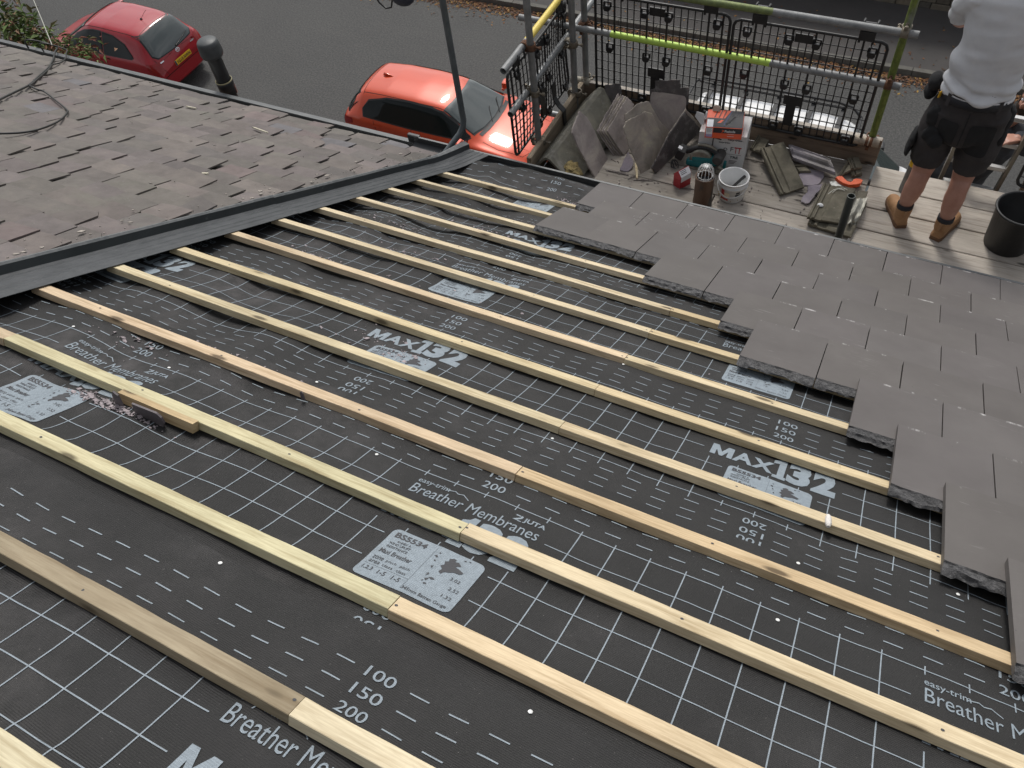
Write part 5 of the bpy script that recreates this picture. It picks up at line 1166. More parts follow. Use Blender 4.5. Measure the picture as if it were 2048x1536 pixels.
mb = MB(); mb.tube([S(0.05, 0.01, 0.19), S(0.052, 0.01, 0.26), S(0.062, 0.01, 0.268), S(0.11, 0.01, 0.262)], 0.0045, 8); mb.build('hex_key', dk, sw)
mb = MB(); mb.box(S(0.165, -0.02, 0.055), (0.018, 0.03, 0.1), bevel=0.003); mb.build('depth_bracket', teal, sw)
mb = MB(); mb.tube([S(0.125, -0.045, 0.07), S(0.165, -0.05, 0.05)], 0.012, 10); mb.box(S(0.14, -0.04, 0.03), (0.05, 0.03, 0.03), bevel=0.004); mb.build('clamp_lever', gry, sw)
mb = MB(); rg = []
for s in range(24): a = s * 0.5; rg.append(S(-0.19 + 0.03 * math.cos(a), -0.09 + 0.045 * math.sin(a * 0.8), 0.012 + 0.03 * abs(math.sin(s * 0.4))))
mb.tube(rg, 0.0045, 6); tag(mb.build('power_lead', blk), 'loop of black lead beside the saw battery and red carton', 'lead')

# ------------------------------------------------------------------ red nail carton
rc = zz(b5(330, 1060), ZP); rcp = thing('nail_carton', Vector((0.025, 0.455, ZP)), 'small red carton with a white label between the slates and brown pipe', 'carton')
red = pm('red card', (0.36, 0.018, 0.028, 1), (0.42, 0.025, 0.035, 1), 6, 0.5, 0.05); redl = pm('red card top', (0.50, 0.05, 0.06, 1), rough=0.5, bump=0)
C0, C1, C2 = Vector((-0.035, 0.440, ZP)), Vector((0.027, 0.404, ZP)), Vector((0.078, 0.490, ZP)); C3 = C0 + C2 - C1; H = Vector((0, 0, 0.105))
ux, uy = (C2 - C1), (C0 - C1)
mb = MB(); rid = Vector((0, 0, 0.145)); q = [C0, C1, C2, C3]
m1, m2 = (C0 + C1) / 2, (C2 + C3) / 2
mb.add(q + [p + H for p in q] + [m1 + rid, m2 + rid], [(3, 2, 1, 0), (1, 2, 6, 5), (3, 0, 4, 7), (0, 1, 5, 8, 4), (2, 3, 7, 9, 6), (5, 6, 9, 8), (7, 4, 8, 9)]); mb.build('box', red, rcp)
xd2 = ux.normalized(); sl_ = (m1 + rid - C1 - H).normalized(); nn = xd2.cross(sl_)
P0 = C1 + H + nn * 0.001; mb = MB(); s1, s2 = ux.length, (m1 + rid - C1 - H).length
mb.add([P0 + xd2 * s1 * 0.06 - up * 0.045 + Vector((0.0006, -0.0006, 0)), P0 + xd2 * s1 * 0.97 - up * 0.045 + Vector((0.0006, -0.0006, 0)), P0 + xd2 * s1 * 0.97, P0 + xd2 * s1 * 0.06, P0 + xd2 * s1 * 0.97 + sl_ * s2 * 0.92, P0 + xd2 * s1 * 0.06 + sl_ * s2 * 0.92], [(0, 1, 2, 3), (3, 2, 4, 5)]); mb.build('white_label', M['label_w'], rcp)
for j in range(3):
    mb = MB(); b0 = P0 + xd2 * s1 * 0.15 + sl_ * s2 * (0.75 - 0.22 * j) + nn * 0.001; mb.add([b0, b0 + xd2 * s1 * 0.5, b0 + xd2 * s1 * 0.5 + sl_ * 0.004, b0 + sl_ * 0.004], [(0, 1, 2, 3)]); mb.build('small_print', M['ink'], rcp)
mb = MB(); e_ = Vector((-0.0009, -0.0015, 0)); mb.add([C0.lerp(C1, 0.05) + H * 0.62 + e_, C0.lerp(C1, 0.95) + H * 0.85 + e_, C1.lerp(C0, 0.02) + H + e_, m1 + rid + e_, C0 + H + e_], [(0, 1, 2, 3, 4)]); mb.build('torn_flap', redl, rcp)

# ------------------------------------------------------------------ brown pipe with wire balloon, tub, bucket
pc = Vector((0.222, 0.325, ZP)); pp_ = thing('clay_pipe', pc, 'brown glazed pipe standing at the eaves with a white wire balloon in its top', 'pipe')
br = pm('brown pipe glaze', (0.075, 0.035, 0.018, 1), (0.115, 0.062, 0.036, 1), 7, 0.5, 0.3, stretch=(3, 3, 0.8), speck=((0.03, 0.028, 0.024, 1), 5, 0.55))
hp = 0.245
mb = MB(); mb.lathe([(0.066, 0), (0.068, 0.02), (0.064, 0.06), (0.065, hp - 0.02), (0.068, hp - 0.008), (0.0675, hp), (0.061, hp), (0.059, hp - 0.02), (0.057, 0.02)], pc, 32); mb.build('barrel', br, pp_)
mb = MB(); mb.lathe([(0.0, hp - 0.045), (0.059, hp - 0.05)], pc, 16); mb.build('dark_inside', M['ink'], pp_)
mb = MB()
for j in range(14):
    th = 2 * math.pi * j / 14; dv = Vector((math.cos(th), math.sin(th), 0))
    mb.tube([pc + dv * r + Vector((0, 0, hp + z)) for r, z in ((0.057, -0.03), (0.056, 0.01), (0.053, 0.05), (0.041, 0.075), (0.022, 0.088), (0.004, 0.084))], 0.0022, 5)
mb.tube([pc + Vector((0.049 * math.cos(t), 0.049 * math.sin(t), hp + 0.004)) for t in [k * math.pi / 12 for k in range(25)]], 0.002, 5)
tag(mb.build('wire_balloon', pm('white wire', (0.75, 0.75, 0.73, 1), rough=0.4, bump=0)), 'white wire balloon guard sitting in the brown pipe', 'wire guard')
tc_ = Vector((0.392, 0.46, ZP)); tb = thing('plastic_tub', tc_, 'round white plastic tub with a wire handle beside the brown pipe', 'tub')
wp = pm('white tub plastic', (0.66, 0.66, 0.65, 1), (0.74, 0.74, 0.73, 1), 5, 0.4, 0.03)
mb = MB(); mb.lathe([(0.0, 0.002), (0.08, 0.002), (0.084, 0.008), (0.098, 0.13), (0.104, 0.132), (0.104, 0.142), (0.100, 0.145), (0.102, 0.17), (0.106, 0.172), (0.106, 0.178), (0.100, 0.178), (0.096, 0.172), (0.081, 0.012), (0.0, 0.012)], tc_, 40); mb.build('bucket', wp, tb)
mb = MB(); mb.tube([tc_ + Vector((0.108 * math.cos(t), 0.108 * math.sin(t), 0.15 - 0.075 * max(0, math.sin(-(t)))) ) for t in [R(-8 - 10 * k) for k in range(17)]], 0.003, 6); mb.build('handle', wp, tb)
for a, z0, z1, w_, mat in ((-118, 0.075, 0.125, 0.30, M['ink_r']), (-112, 0.03, 0.048, 0.7, M['ink_r']), (-52, 0.10, 0.115, 0.28, M['ink']), (-50, 0.075, 0.092, 0.42, M['ink']), (-100, 0.055, 0.105, 0.5, pm('tan print', A(206, 192, 168), rough=0.4, bump=0))):
    mb = MB(); ring = []
    for k in range(9):
        t = R(a) + w_ * (k / 8 - 0.5); f = lambda z: 0.0852 + 0.0147 * (z - 0.008) / 0.122
        for z in (z0, z1): ring.append(tc_ + Vector((f(z) * math.cos(t), f(z) * math.sin(t), z)))
    mb.add(ring, [(2 * k, 2 * k + 2, 2 * k + 3, 2 * k + 1) for k in range(8)]); mb.build('printed_patch', mat, tb)
mb = MB(); mb.tube([tc_ + Vector(q) for q in ((-0.045, -0.02, 0.03), (0.0, 0.015, 0.08), (0.062, 0.06, 0.155))], [0.008, 0.0095, 0.011], 10); tag(mb.build('tool_handle', blk), 'black tool handle leaning inside the white tub', 'tool')
mb = MB()
for _ in range(110):
    a, r = rnd.random() * 6.28, 0.075 * math.sqrt(rnd.random()); p = tc_ + Vector((r * math.cos(a), r * math.sin(a), 0.018 + 0.02 * rnd.random())); t = rnd.random() * 6.28
    mb.tube([p, p + Vector((0.03 * math.cos(t), 0.03 * math.sin(t), 0.01 * rnd.random()))], 0.003, 5, smooth=False)
tag(mb.build('fixings', pm('brassy screws', (0.50, 0.33, 0.05, 1), (0.10, 0.075, 0.05, 1), 120, 0.45, 0, Metallic=0.3)), 'yellow and brown screws in the bottom of the white tub', 'screws', kind='stuff')
bc = Vector((2.165, 0.62, ZP)); bk_ = thing('rubber_bucket', bc, 'black builders bucket at the right edge behind the new tiles', 'bucket')
mb = MB(); mb.lathe([(0, 0), (0.128, 0), (0.132, 0.006), (0.152, 0.285), (0.160, 0.288), (0.164, 0.297), (0.160, 0.306), (0.150, 0.305), (0.146, 0.295), (0.128, 0.012), (0, 0.012)], bc, 44); mb.build('shell', pm('black bucket', (0.012, 0.012, 0.012, 1), (0.022, 0.022, 0.022, 1), 6, 0.5, 0.1, speck=((0.08, 0.08, 0.075, 1), 30, 0.72)), bk_)
mb = MB(); mb.tube([bc + Vector((0.163 * math.cos(t), 0.163 * math.sin(t) , 0.29 - 0.03 * math.sin(t))) for t in [R(20 + 8 * k) for k in range(18)]], 0.0035, 6); mb.build('handle', gry, bk_)
mb = MB(); q = [zz(k5(*t), ZP + 0.004) for t in [(1125, 920), (1145, 925), (1158, 1040), (1150, 1075), (1138, 1070), (1130, 980)]]
P = q[0]; mb.prism([(v.x - P.x, v.y - P.y) for v in q][::-1], 0.02, Matrix.Translation(P)); o = mb.build('wood_wedge', M['batten']); o.color = (1.2, 1.15, 1.0, 1); tag(o, 'thin pale wooden wedge lying on the boards below the large slate', 'wedge')
mb = MB()
for (x0, y0, x1, y1, r) in ((830, 975, 1060, 1025, 0.006), (1055, 1065, 1130, 1035, 0.004), (1110, 1075, 1310, 1082, 0.005), (1540, 1165, 1690, 1165, 0.004), (880, 860, 930, 890, 0.003), (1190, 1095, 1240, 1080, 0.003)):
    p, q = zz(k5(x0, y0), ZP + 0.006), zz(k5(x1, y1), ZP + 0.006); mb.tube([p, p.lerp(q, 0.5) + Vector((0, 0.004, 0.002)), q], [r * 0.6, r, r * 0.7], 5, smooth=False)
for _ in range(520):
    x, y = rnd.uniform(-0.7, 0.9), rnd.uniform(0.2, 1.1)
    if rnd.random() > 1.1 - 0.6 * smooth(0.2, 0.9, x): continue
    s = rnd.choice((0.002, 0.003, 0.005, 0.009)); kk = rnd.randint(3, 5); a = rnd.random() * 6
    mb.prism([(s * rnd.uniform(0.5, 1.3) * math.cos(a + 6.28 * j / kk), s * rnd.uniform(0.5, 1.3) * math.sin(a + 6.28 * j / kk)) for j in range(kk)], s * 0.5, Matrix.Translation((x, y, ZP + 0.003)))
tag(mb.build('platform_debris', pm('dark chips', A(84, 76, 72), A(140, 132, 128), 50, 0.9, 0)), 'splinters and slate chips strewn over the platform boards', 'debris', kind='stuff')

# ------------------------------------------------------------------ cars
def interp(st, x):
    if x <= st[0][0]: return st[0][1:]
    for a, b in zip(st, st[1:]):
        if x <= b[0]:
            t = (x - a[0]) / (b[0] - a[0]); return tuple(p + (q - p) * t for p, q in zip(a[1:], b[1:]))
    return st[-1][1:]
M['glass'] = pm('tinted car glass', (0.010, 0.013, 0.013, 1), rough=0.03, bump=0); M['glass'].node_tree.nodes['Principled BSDF'].inputs['Specular IOR Level'].default_value = 0.22
M['screen'] = pm('windscreen glass', (0.05, 0.062, 0.06, 1), rough=0.03, bump=0); M['screen'].node_tree.nodes['Principled BSDF'].inputs['Specular IOR Level'].default_value = 1.0
M['trim'] = pm('black car trim', (0.014, 0.014, 0.014, 1), rough=0.45, bump=0)
M['gap'] = pm('panel gap', (0.02, 0.008, 0.006, 1), rough=0.9, bump=0)
M['tyre'] = pm('tyre rubber', (0.02, 0.02, 0.02, 1), rough=0.9, bump=0.1); M['rim'] = pm('alloy rim', (0.45, 0.45, 0.46, 1), rough=0.3, bump=0, Metallic=0.8)
M['lampred'] = pm('tail lamp', (0.28, 0.012, 0.012, 1), rough=0.12, bump=0); M['lampclear'] = pm('head lamp', (0.5, 0.52, 0.54, 1), rough=0.08, bump=0, Metallic=0.4)
def paint(name, c, flake=0.0):
    m = NT(name); v = m.coords()
    col = m.ramp(m.noise(v, 2.5, 3, 0.5), [(0.3, tuple(q * 0.94 for q in c) + (1,)), (0.7, tuple(c) + (1,))])
    dirt = m.ramp(m.noise(v, 40, 5, 0.7), [(0.66, K0), (0.74, W1)]); col = m.mix(m.math('MULTIPLY', dirt, 0.07), col, (0.3, 0.28, 0.25, 1))
    m.done(col, 0.34, Specular_IOR_Level=0.3); m.b.inputs['Coat Weight'].default_value = 0.75; m.b.inputs['Coat Roughness'].default_value = 0.04; m.b.inputs['Metallic'].default_value = flake
    return m.mat
def car_body(st, nx):
    """half sections lofted along x, mirrored; st rows: x, z_top, z_belt, half width, roof half width, edge drop, sill z"""
    xs = [st[0][0] + (st[-1][0] - st[0][0]) * i / nx for i in range(nx + 1)]
    xs = sorted(set(round(v, 4) for v in xs) | set(r[0] for r in st)); xs2 = [xs[0]]
    for v in xs[1:]:
        if v - xs2[-1] > 0.03: xs2.append(v)
    rings = []
    for x in xs2:
        zt, zb, w_, wr, dr, zs = interp(st, x)
        ze = zt - dr; zb = min(zb, ze - 0.015)
        half = [(w_ - 0.10, zs), (w_ - 0.035, zs + 0.10), (w_ - 0.005, zs + 0.28), (w_, zs + (zb - zs) * 0.66), (w_ - 0.012, zb - 0.07), (w_ - 0.035, zb - 0.005),
                (wr + (w_ - 0.05 - wr) * 0.62, zb + (ze - zb) * 0.40), (wr + (w_ - 0.05 - wr) * 0.22, zb + (ze - zb) * 0.80), (wr - 0.035, ze + dr * 0.28), (wr * 0.78, zt - dr * 0.36), (wr * 0.42, zt - dr * 0.10), (0, zt)]
        ring = [Vector((x, y, z)) for y, z in half] + [Vector((x, -y, z)) for y, z in half[-2::-1]]
        rings.append(ring)
    mb = MB(); mb.loft(rings, 0, True)
    me = mb.mesh('body', [M['trim']]); o = bpy.data.objects.new('tmp', me); COL.objects.link(o)
    sb = o.modifiers.new('s', 'SUBSURF'); sb.levels = 2; sb.render_levels = 2
    bpy.context.view_layer.update(); dg_ = bpy.context.evaluated_depsgraph_get(); ev = o.evaluated_get(dg_); m2 = bpy.data.meshes.new_from_object(ev)
    b = bmesh.new(); b.from_mesh(m2); bpy.data.objects.remove(o)
    bvh = BVHTree.FromBMesh(b)
    return m2, b, bvh
def decal(bvh, poly, axis, off, name, mat, parent, th=0.0, step=0.05, sgn=1, base=Vector((0, 0, 0)), yaw=None):
    step = min(step, 0.035)
    """panel that follows the car body: poly in (x,z) seen from the side, (x,y) from above or (y,z) from an end"""
    b = flat_poly([poly])
    for ax in (0, 1):
        lo = min(v.co[ax] for v in b.verts); hi = max(v.co[ax] for v in b.verts); k = math.floor(lo / step) + 1
        while k * step < hi:
            co = Vector((0, 0, 0)); co[ax] = k * step; no = Vector((0, 0, 0)); no[ax] = 1
            bmesh.ops.bisect_plane(b, geom=list(b.verts) + list(b.edges) + list(b.faces), plane_co=co, plane_no=no, dist=1e-6); k += 1
    for v in b.verts:
        u, t = v.co.x, v.co.y
        if axis == 'side': o_, d = Vector((u, sgn * 3, t)), Vector((0, -sgn, 0))
        elif axis == 'top': o_, d = Vector((u, t, 4)), Vector((0, 0, -1))
        else: o_, d = Vector((sgn * 6, u, t)), Vector((-sgn, 0, 0))
        hit, nrm, _, _ = bvh.ray_cast(o_, d)
        if hit is None: hit, nrm, _, _ = bvh.find_nearest(o_ + d * (2.2 if axis == 'side' else 2.5 if axis == 'top' else 4))
        if nrm.dot(d) > 0: nrm = -nrm
        v.co = hit + nrm * off
    mb = MB(); mb.bm(b, 0, True)
    me = mb.mesh(name, mat); o = bpy.data.objects.new(name, me); COL.objects.link(o); o.parent = parent
    return o
def strip(pts, w_):
    out_ = []; n = len(pts)
    L_, R_ = [], []
    for i in range(n):
        a, b = pts[max(0, i - 1)], pts[min(n - 1, i + 1)]; dx, dy = b[0] - a[0], b[1] - a[1]; l = math.hypot(dx, dy) + 1e-9
        L_.append((pts[i][0] - dy / l * w_ / 2, pts[i][1] + dx / l * w_ / 2)); R_.append((pts[i][0] + dy / l * w_ / 2, pts[i][1] - dx / l * w_ / 2))
    return L_ + R_[::-1]
def wheel(x, y, r, root, yaw_in):
    wq = bpy.data.objects.new('wheel', None); COL.objects.link(wq); wq.parent = root; wq.location = (x, y, r)
    rx_ = Matrix.Rotation(R(90), 3, 'X'); s = 1 if y > 0 else -1
    mb = MB(); mb.lathe([(r * 0.66, -0.1), (r * 0.93, -0.1), (r, -0.075), (r, 0.075), (r * 0.93, 0.1), (r * 0.66, 0.1)], (0, 0, 0), 32, rot=rx_); o = bpy.data.objects.new('tyre', mb.mesh('tyre', M['tyre'])); COL.objects.link(o); o.parent = wq
    mb = MB(); mb.lathe([(0, 0.06), (r * 0.15, 0.065), (r * 0.2, 0.04), (r * 0.6, 0.05), (r * 0.67, 0.08), (r * 0.67, -0.08)], (0, 0, 0), 30, rot=Matrix.Rotation(R(-90) * s, 3, 'X'))
    o = bpy.data.objects.new('rim', mb.mesh('rim', M['rim'])); COL.objects.link(o); o.parent = wq
def mirror_cap(root, x, y, z, mat, s):
    mb = MB(); mb.box(Vector((x, y + s * 0.07, z)), (0.11, 0.19, 0.13), Matrix.Rotation(s * R(8), 3, 'Z'), bevel=0.038); mb.box(Vector((x + 0.01, y - s * 0.03, z - 0.04)), (0.06, 0.10, 0.04), bevel=0.012)
    o = mb.build('door_mirror', mat, None, origin=(0, 0, 0)); o.parent = root
    mb = MB(); mb.box(Vector((x - 0.052, y + s * 0.075, z)), (0.012, 0.15, 0.09), Matrix.Rotation(s * R(8), 3, 'Z'), bevel=0.005); g_ = mb.build('mirror_glass', M['screen'], None, origin=(0, 0, 0)); g_.parent = o
def raw(mb, name, mat, parent): 
    o = bpy.data.objects.new(name, mb.mesh(name, mat)); COL.objects.link(o); o.parent = parent; return o
def car(name, st, P, loc, heading, label, mat, cat='car'):
    root = thing(name, loc, label, cat); root.rotation_euler = (0, 0, heading)
    m2, b, bvh = car_body(st, 34)
    m2.materials.clear(); m2.materials.append(mat)
    for p in m2.polygons: p.use_smooth = True
    o = bpy.data.objects.new('body', m2); COL.objects.link(o); o.parent = root
    for s in (1, -1):
        for poly in P['side']:
            cx, cz = sum(q[0] for q in poly) / len(poly), sum(q[1] for q in poly) / len(poly)
            big = [(cx + (x - cx) * 1.0 + (0.022 if x > cx else -0.022), cz + (z - cz) + (0.02 if z > cz else -0.02)) for x, z in poly]
            f = decal(bvh, big, 'side', 0.003, 'side_window', M['trim'], root, sgn=s); decal(bvh, poly, 'side', 0.011, 'pane', M['glass'], f, sgn=s)
        for l in P['gaps']: decal(bvh, strip(l, 0.009), 'side', 0.0015, 'door_gap', M['gap'], root, sgn=s, step=0.04)
        for x, z in P['handles']:
            d_ = decal(bvh, rounded(x - 0.09, z - 0.02, x + 0.09, z + 0.02, 0.018), 'side', 0.016, 'door_handle', mat, root, sgn=s, step=0.03)
        for x in P['wheels']:
            arch = [(x + (P['wr'] + 0.055) * math.cos(t), P['wr'] + (P['wr'] + 0.055) * math.sin(t)) for t in [k * math.pi / 12 for k in range(-1, 14)]]
            decal(bvh, arch, 'side', 0.002, 'wheel_arch', M['trim'], root, sgn=s); wheel(x, s * (P['hw'] - 0.095), P['wr'], root, 0)
        mirror_cap(root, P['mirror'][0], s * P['mirror'][1], P['mirror'][2], mat if P.get('mcol', 1) else M['trim'], s)
        for l in P['topgaps']: decal(bvh, strip([(x, s * y) for x, y in l], P.get('gw', 0.010)), 'top', 0.0015, 'roof_channel', M['gap'], root, step=0.05)
    for l in P['midgaps']: decal(bvh, strip(l, 0.009), 'top', 0.0015, 'panel_gap', M['gap'], root, step=0.05)
    ws = P['ws']; big = [(x + (0.03 if x > sum(q[0] for q in ws) / len(ws) else -0.012), y * 1.03) for x, y in ws]
    f = decal(bvh, big, 'top', 0.003, 'windscreen', M['trim'], root); decal(bvh, ws, 'top', 0.011, 'pane', M['screen'], f)
    rw = P['rw']; cx = sum(q[0] for q in rw) / len(rw)
    ax = P.get('rwax', 'end'); f = decal(bvh, [(y * 1.04, z + (0.02 if z > P['rwz'] else -0.02)) for y, z in rw], 'end', 0.003, 'rear_window', M['trim'], root, sgn=-1); decal(bvh, rw, 'end', 0.012, 'pane', M['screen'], f, sgn=-1)
    for s in (1, -1):
        decal(bvh, [(s * y, z) for y, z in P['tail']], 'end', 0.006, 'tail_light', M['lampred'], root, sgn=-1)
        decal(bvh, P['tailside'], 'side', 0.006, 'tail_light', M['lampred'], root, sgn=s)
        decal(bvh, [(s * y, z) for y, z in P['head']], 'end', 0.006, 'headlight', M['lampclear'], root, sgn=1)
    decal(bvh, rect(-0.45, 0.30, 0.45, 0.52), 'end', 0.004, 'grille', M['trim'], root, sgn=1)
    decal(bvh, rect(-0.26, P['plate'] - 0.055, 0.26, P['plate'] + 0.055), 'end', 0.010, 'front_plate', M['label_w'], root, sgn=1) if P.get('fp') else None
    b.free()
    return root, bvh
# orange five door hatchback, nose towards +X
ST_O = [(-2.16, 0.80, 0.70, 0.74, 0.66, 0.05, 0.34), (-2.13, 0.97, 0.86, 0.79, 0.66, 0.07, 0.24), (-2.02, 1.10, 0.93, 0.83, 0.62, 0.09, 0.22), (-1.88, 1.30, 0.96, 0.855, 0.56, 0.10, 0.20), (-1.70, 1.385, 0.965, 0.87, 0.55, 0.09, 0.20), (-1.2, 1.425, 0.955, 0.88, 0.565, 0.085, 0.2),
        (-0.5, 1.432, 0.94, 0.885, 0.57, 0.085, 0.2), (0.02, 1.40, 0.925, 0.885, 0.565, 0.085, 0.2), (0.22, 1.345, 0.92, 0.885, 0.57, 0.085, 0.2), (0.86, 0.995, 0.91, 0.885, 0.66, 0.05, 0.2), (1.0, 0.955, 0.90, 0.883, 0.68, 0.045, 0.2), (1.5, 0.89, 0.84, 0.86, 0.70, 0.05, 0.2), (1.85, 0.80, 0.75, 0.81, 0.66, 0.06, 0.2), (2.06, 0.68, 0.60, 0.72, 0.58, 0.05, 0.22), (2.16, 0.52, 0.46, 0.60, 0.48, 0.03, 0.26)]
PO = dict(side=[[(-1.62, 1.13), (-1.58, 1.01), (-0.55, 0.985), (0.62, 0.975), (0.72, 1.0), (0.30, 1.20), (0.10, 1.285), (-0.15, 1.325), (-0.6, 1.345), (-1.1, 1.325), (-1.5, 1.235)]],
          gaps=[[(-0.50, 0.96), (-0.48, 0.6), (-0.46, 0.3)], [(0.66, 0.95), (0.72, 0.7), (0.66, 0.3)], [(-1.36, 0.97), (-1.28, 0.72), (-1.08, 0.55)]], handles=[(-0.38, 0.86), (-1.28, 0.89)], wheels=(-1.345, 1.345), wr=0.315, hw=0.885, mirror=(0.62, 0.90, 1.03),
          topgaps=[[(0.14, 0.50), (-0.4, 0.525), (-1.1, 0.52), (-1.66, 0.50)]], midgaps=[[(-1.66, -0.53), (-1.69, -0.3), (-1.70, 0), (-1.69, 0.3), (-1.66, 0.53)], [(0.96, -0.66), (1.3, -0.71), (1.75, -0.64), (1.93, -0.3), (1.95, 0), (1.93, 0.3), (1.75, 0.64), (1.3, 0.71), (0.96, 0.66)]],
          ws=[(0.12, -0.50), (0.17, -0.25), (0.185, 0), (0.17, 0.25), (0.12, 0.50), (0.45, 0.565), (0.74, 0.61), (0.83, 0.35), (0.86, 0), (0.83, -0.35), (0.74, -0.61), (0.45, -0.565)], rw=[(-0.48, 1.28), (0.48, 1.28), (0.58, 1.04), (0.50, 1.0), (-0.50, 1.0), (-0.58, 1.04)], rwz=1.15,
          tail=[(0.46, 0.92), (0.74, 0.88), (0.78, 0.74), (0.50, 0.78)], tailside=[(-2.08, 0.90), (-1.86, 0.92), (-1.86, 0.82), (-2.1, 0.74)], head=[(0.42, 0.66), (0.68, 0.70), (0.66, 0.58), (0.40, 0.56)], plate=0.4)
orange = paint('orange paint', (0.58, 0.066, 0.018), 0.12)
oc, bv = car('orange_hatchback', ST_O, PO, (-6.42, 6.98, ZG), 0.0, 'glossy orange hatchback parked below the mesh panel at the left end', orange)
mb = MB(); mb.loft([[Vector((-1.50 + x, w_ * q, 1.415 + h * (1 - q * q))) for q in (-1, -0.5, 0, 0.5, 1)] for x, w_, h in ((0, 0.028, 0.0), (0.02, 0.030, 0.055), (0.08, 0.028, 0.045), (0.17, 0.02, 0.022), (0.22, 0.008, 0.004))], 0, True); raw(mb, 'roof_aerial', orange, oc)
decal(bv, strip([(0.86, 0.55), (0.905, 0.3), (0.92, 0), (0.905, -0.3), (0.86, -0.55)], 0.07), 'top', 0.005, 'wiper_cowl', M['trim'], oc)
decal(bv, [(-1.60, 0.0)] and [(-2.05, 1.0), (-1.93, 1.30), (-1.83, 1.33), (-1.86, 1.16), (-1.96, 0.98)], 'side', 0.006, 'spoiler_side', M['glass'], oc, sgn=-1)
decal(bv, [(-2.05, 1.0), (-1.93, 1.30), (-1.83, 1.33), (-1.86, 1.16), (-1.96, 0.98)], 'side', 0.006, 'spoiler_side', M['glass'], oc, sgn=1)
for s in (1, -1):
    mb = MB(); mb.tube([(0.90, s * 0.15 + 0.02, 0.985), (0.72, s * 0.15 + 0.25, 1.085), (0.70, s * 0.15 + 0.30, 1.10)], 0.009, 6); raw(mb, 'wiper', M['trim'], oc)
    decal(bv, strip([(1.0, s * 0.46), (1.4, s * 0.50), (1.8, s * 0.46)], 0.012), 'top', 0.004, 'bonnet_crease', orange, oc)
decal(bv, strip([(-1.9, 0.70), (-0.5, 0.73), (1.0, 0.74), (1.6, 0.72)], 0.014), 'side', 0.004, 'body_crease', orange, oc, sgn=-1)
# red three door hatchback, nose towards -X
ST_R = [(-1.89, 0.74, 0.66, 0.72, 0.62, 0.05, 0.34), (-1.86, 0.94, 0.84, 0.77, 0.62, 0.06, 0.24), (-1.78, 1.06, 0.92, 0.80, 0.60, 0.07, 0.22), (-1.60, 1.30, 0.97, 0.825, 0.565, 0.085, 0.2), (-1.46, 1.44, 0.975, 0.835, 0.55, 0.085, 0.2), (-1.1, 1.495, 0.97, 0.845, 0.56, 0.08, 0.2), (-0.4, 1.52, 0.955, 0.848, 0.565, 0.08, 0.2),
        (0.05, 1.50, 0.945, 0.848, 0.56, 0.08, 0.2), (0.3, 1.42, 0.94, 0.848, 0.56, 0.08, 0.2), (1.02, 1.02, 0.93, 0.845, 0.64, 0.05, 0.2), (1.2, 0.97, 0.91, 0.835, 0.66, 0.05, 0.2), (1.6, 0.86, 0.80, 0.79, 0.62, 0.06, 0.2), (1.80, 0.74, 0.66, 0.72, 0.55, 0.05, 0.22), (1.89, 0.56, 0.50, 0.62, 0.48, 0.03, 0.26)]
PR_ = dict(side=[[(-1.28, 1.06), (-1.22, 1.02), (-0.42, 1.0), (-0.42, 1.39), (-0.75, 1.36), (-1.05, 1.25)], [(-0.36, 1.0), (0.72, 0.99), (0.80, 1.02), (0.45, 1.22), (0.18, 1.34), (-0.1, 1.39), (-0.36, 1.395)]], gaps=[[(-0.42, 0.97), (-0.45, 0.6), (-0.4, 0.3)], [(0.78, 0.96), (0.82, 0.7), (0.74, 0.3)]], handles=[(-0.30, 0.86)], wheels=(-1.23, 1.23), wr=0.29, hw=0.845, mirror=(0.66, 0.86, 1.06),
           topgaps=[[(0.22, 0.505), (-0.4, 0.52), (-1.0, 0.515), (-1.42, 0.50)]], midgaps=[[(-1.40, -0.52), (-1.40, 0), (-1.40, 0.52)], [(1.12, -0.62), (1.5, -0.6), (1.66, 0), (1.5, 0.6), (1.12, 0.62)]],
           ws=[(0.22, -0.49), (0.26, 0), (0.22, 0.49), (0.55, 0.55), (0.90, 0.60), (1.0, 0.35), (1.02, 0), (1.0, -0.35), (0.90, -0.60), (0.55, -0.55)], rw=[(-0.50, 1.385), (0, 1.41), (0.50, 1.385), (0.60, 1.06), (0.52, 0.99), (0, 0.965), (-0.52, 0.99), (-0.60, 1.06)], rwz=1.19,
           tail=[(0.56, 0.93), (0.74, 0.95), (0.775, 0.70), (0.58, 0.72)], tailside=[(-1.83, 0.93), (-1.62, 0.96), (-1.66, 0.80), (-1.84, 0.70)], head=[(0.40, 0.70), (0.64, 0.76), (0.64, 0.60), (0.42, 0.58)], plate=0.4)
redp = paint('red paint', (0.36, 0.006, 0.014), 0.0)
rcar, bv = car('red_hatchback', ST_R, PR_, (-15.36, 6.98, ZG), math.pi, 'shiny red hatchback parked beyond the old slate roof, its yellow plate showing', redp)
ye = pm('yellow number plate', (0.80, 0.50, 0.02, 1), rough=0.35, bump=0)
pl = decal(bv, rect(-0.26, 0.665, 0.26, 0.775), 'end', 0.012, 'number_plate', ye, rcar, sgn=-1)
tb_ = text_fit('YG10 NWN', -0.205, 0.683, 0.235, 0.757, 0.02); xs_ = []
for v in tb_.verts:
    hit, nrm, _, _ = bv.ray_cast(Vector((-6, -v.co.x, v.co.y)), Vector((1, 0, 0))); v.co = hit + Vector((-0.016, 0, 0))
mb = MB(); mb.bm(tb_, 0, False); raw(mb, 'registration', M['ink'], pl)
decal(bv, rect(0.222, 0.668, 0.257, 0.772), 'end', 0.014, 'blue_strip', M['ink_b'], pl, sgn=-1)
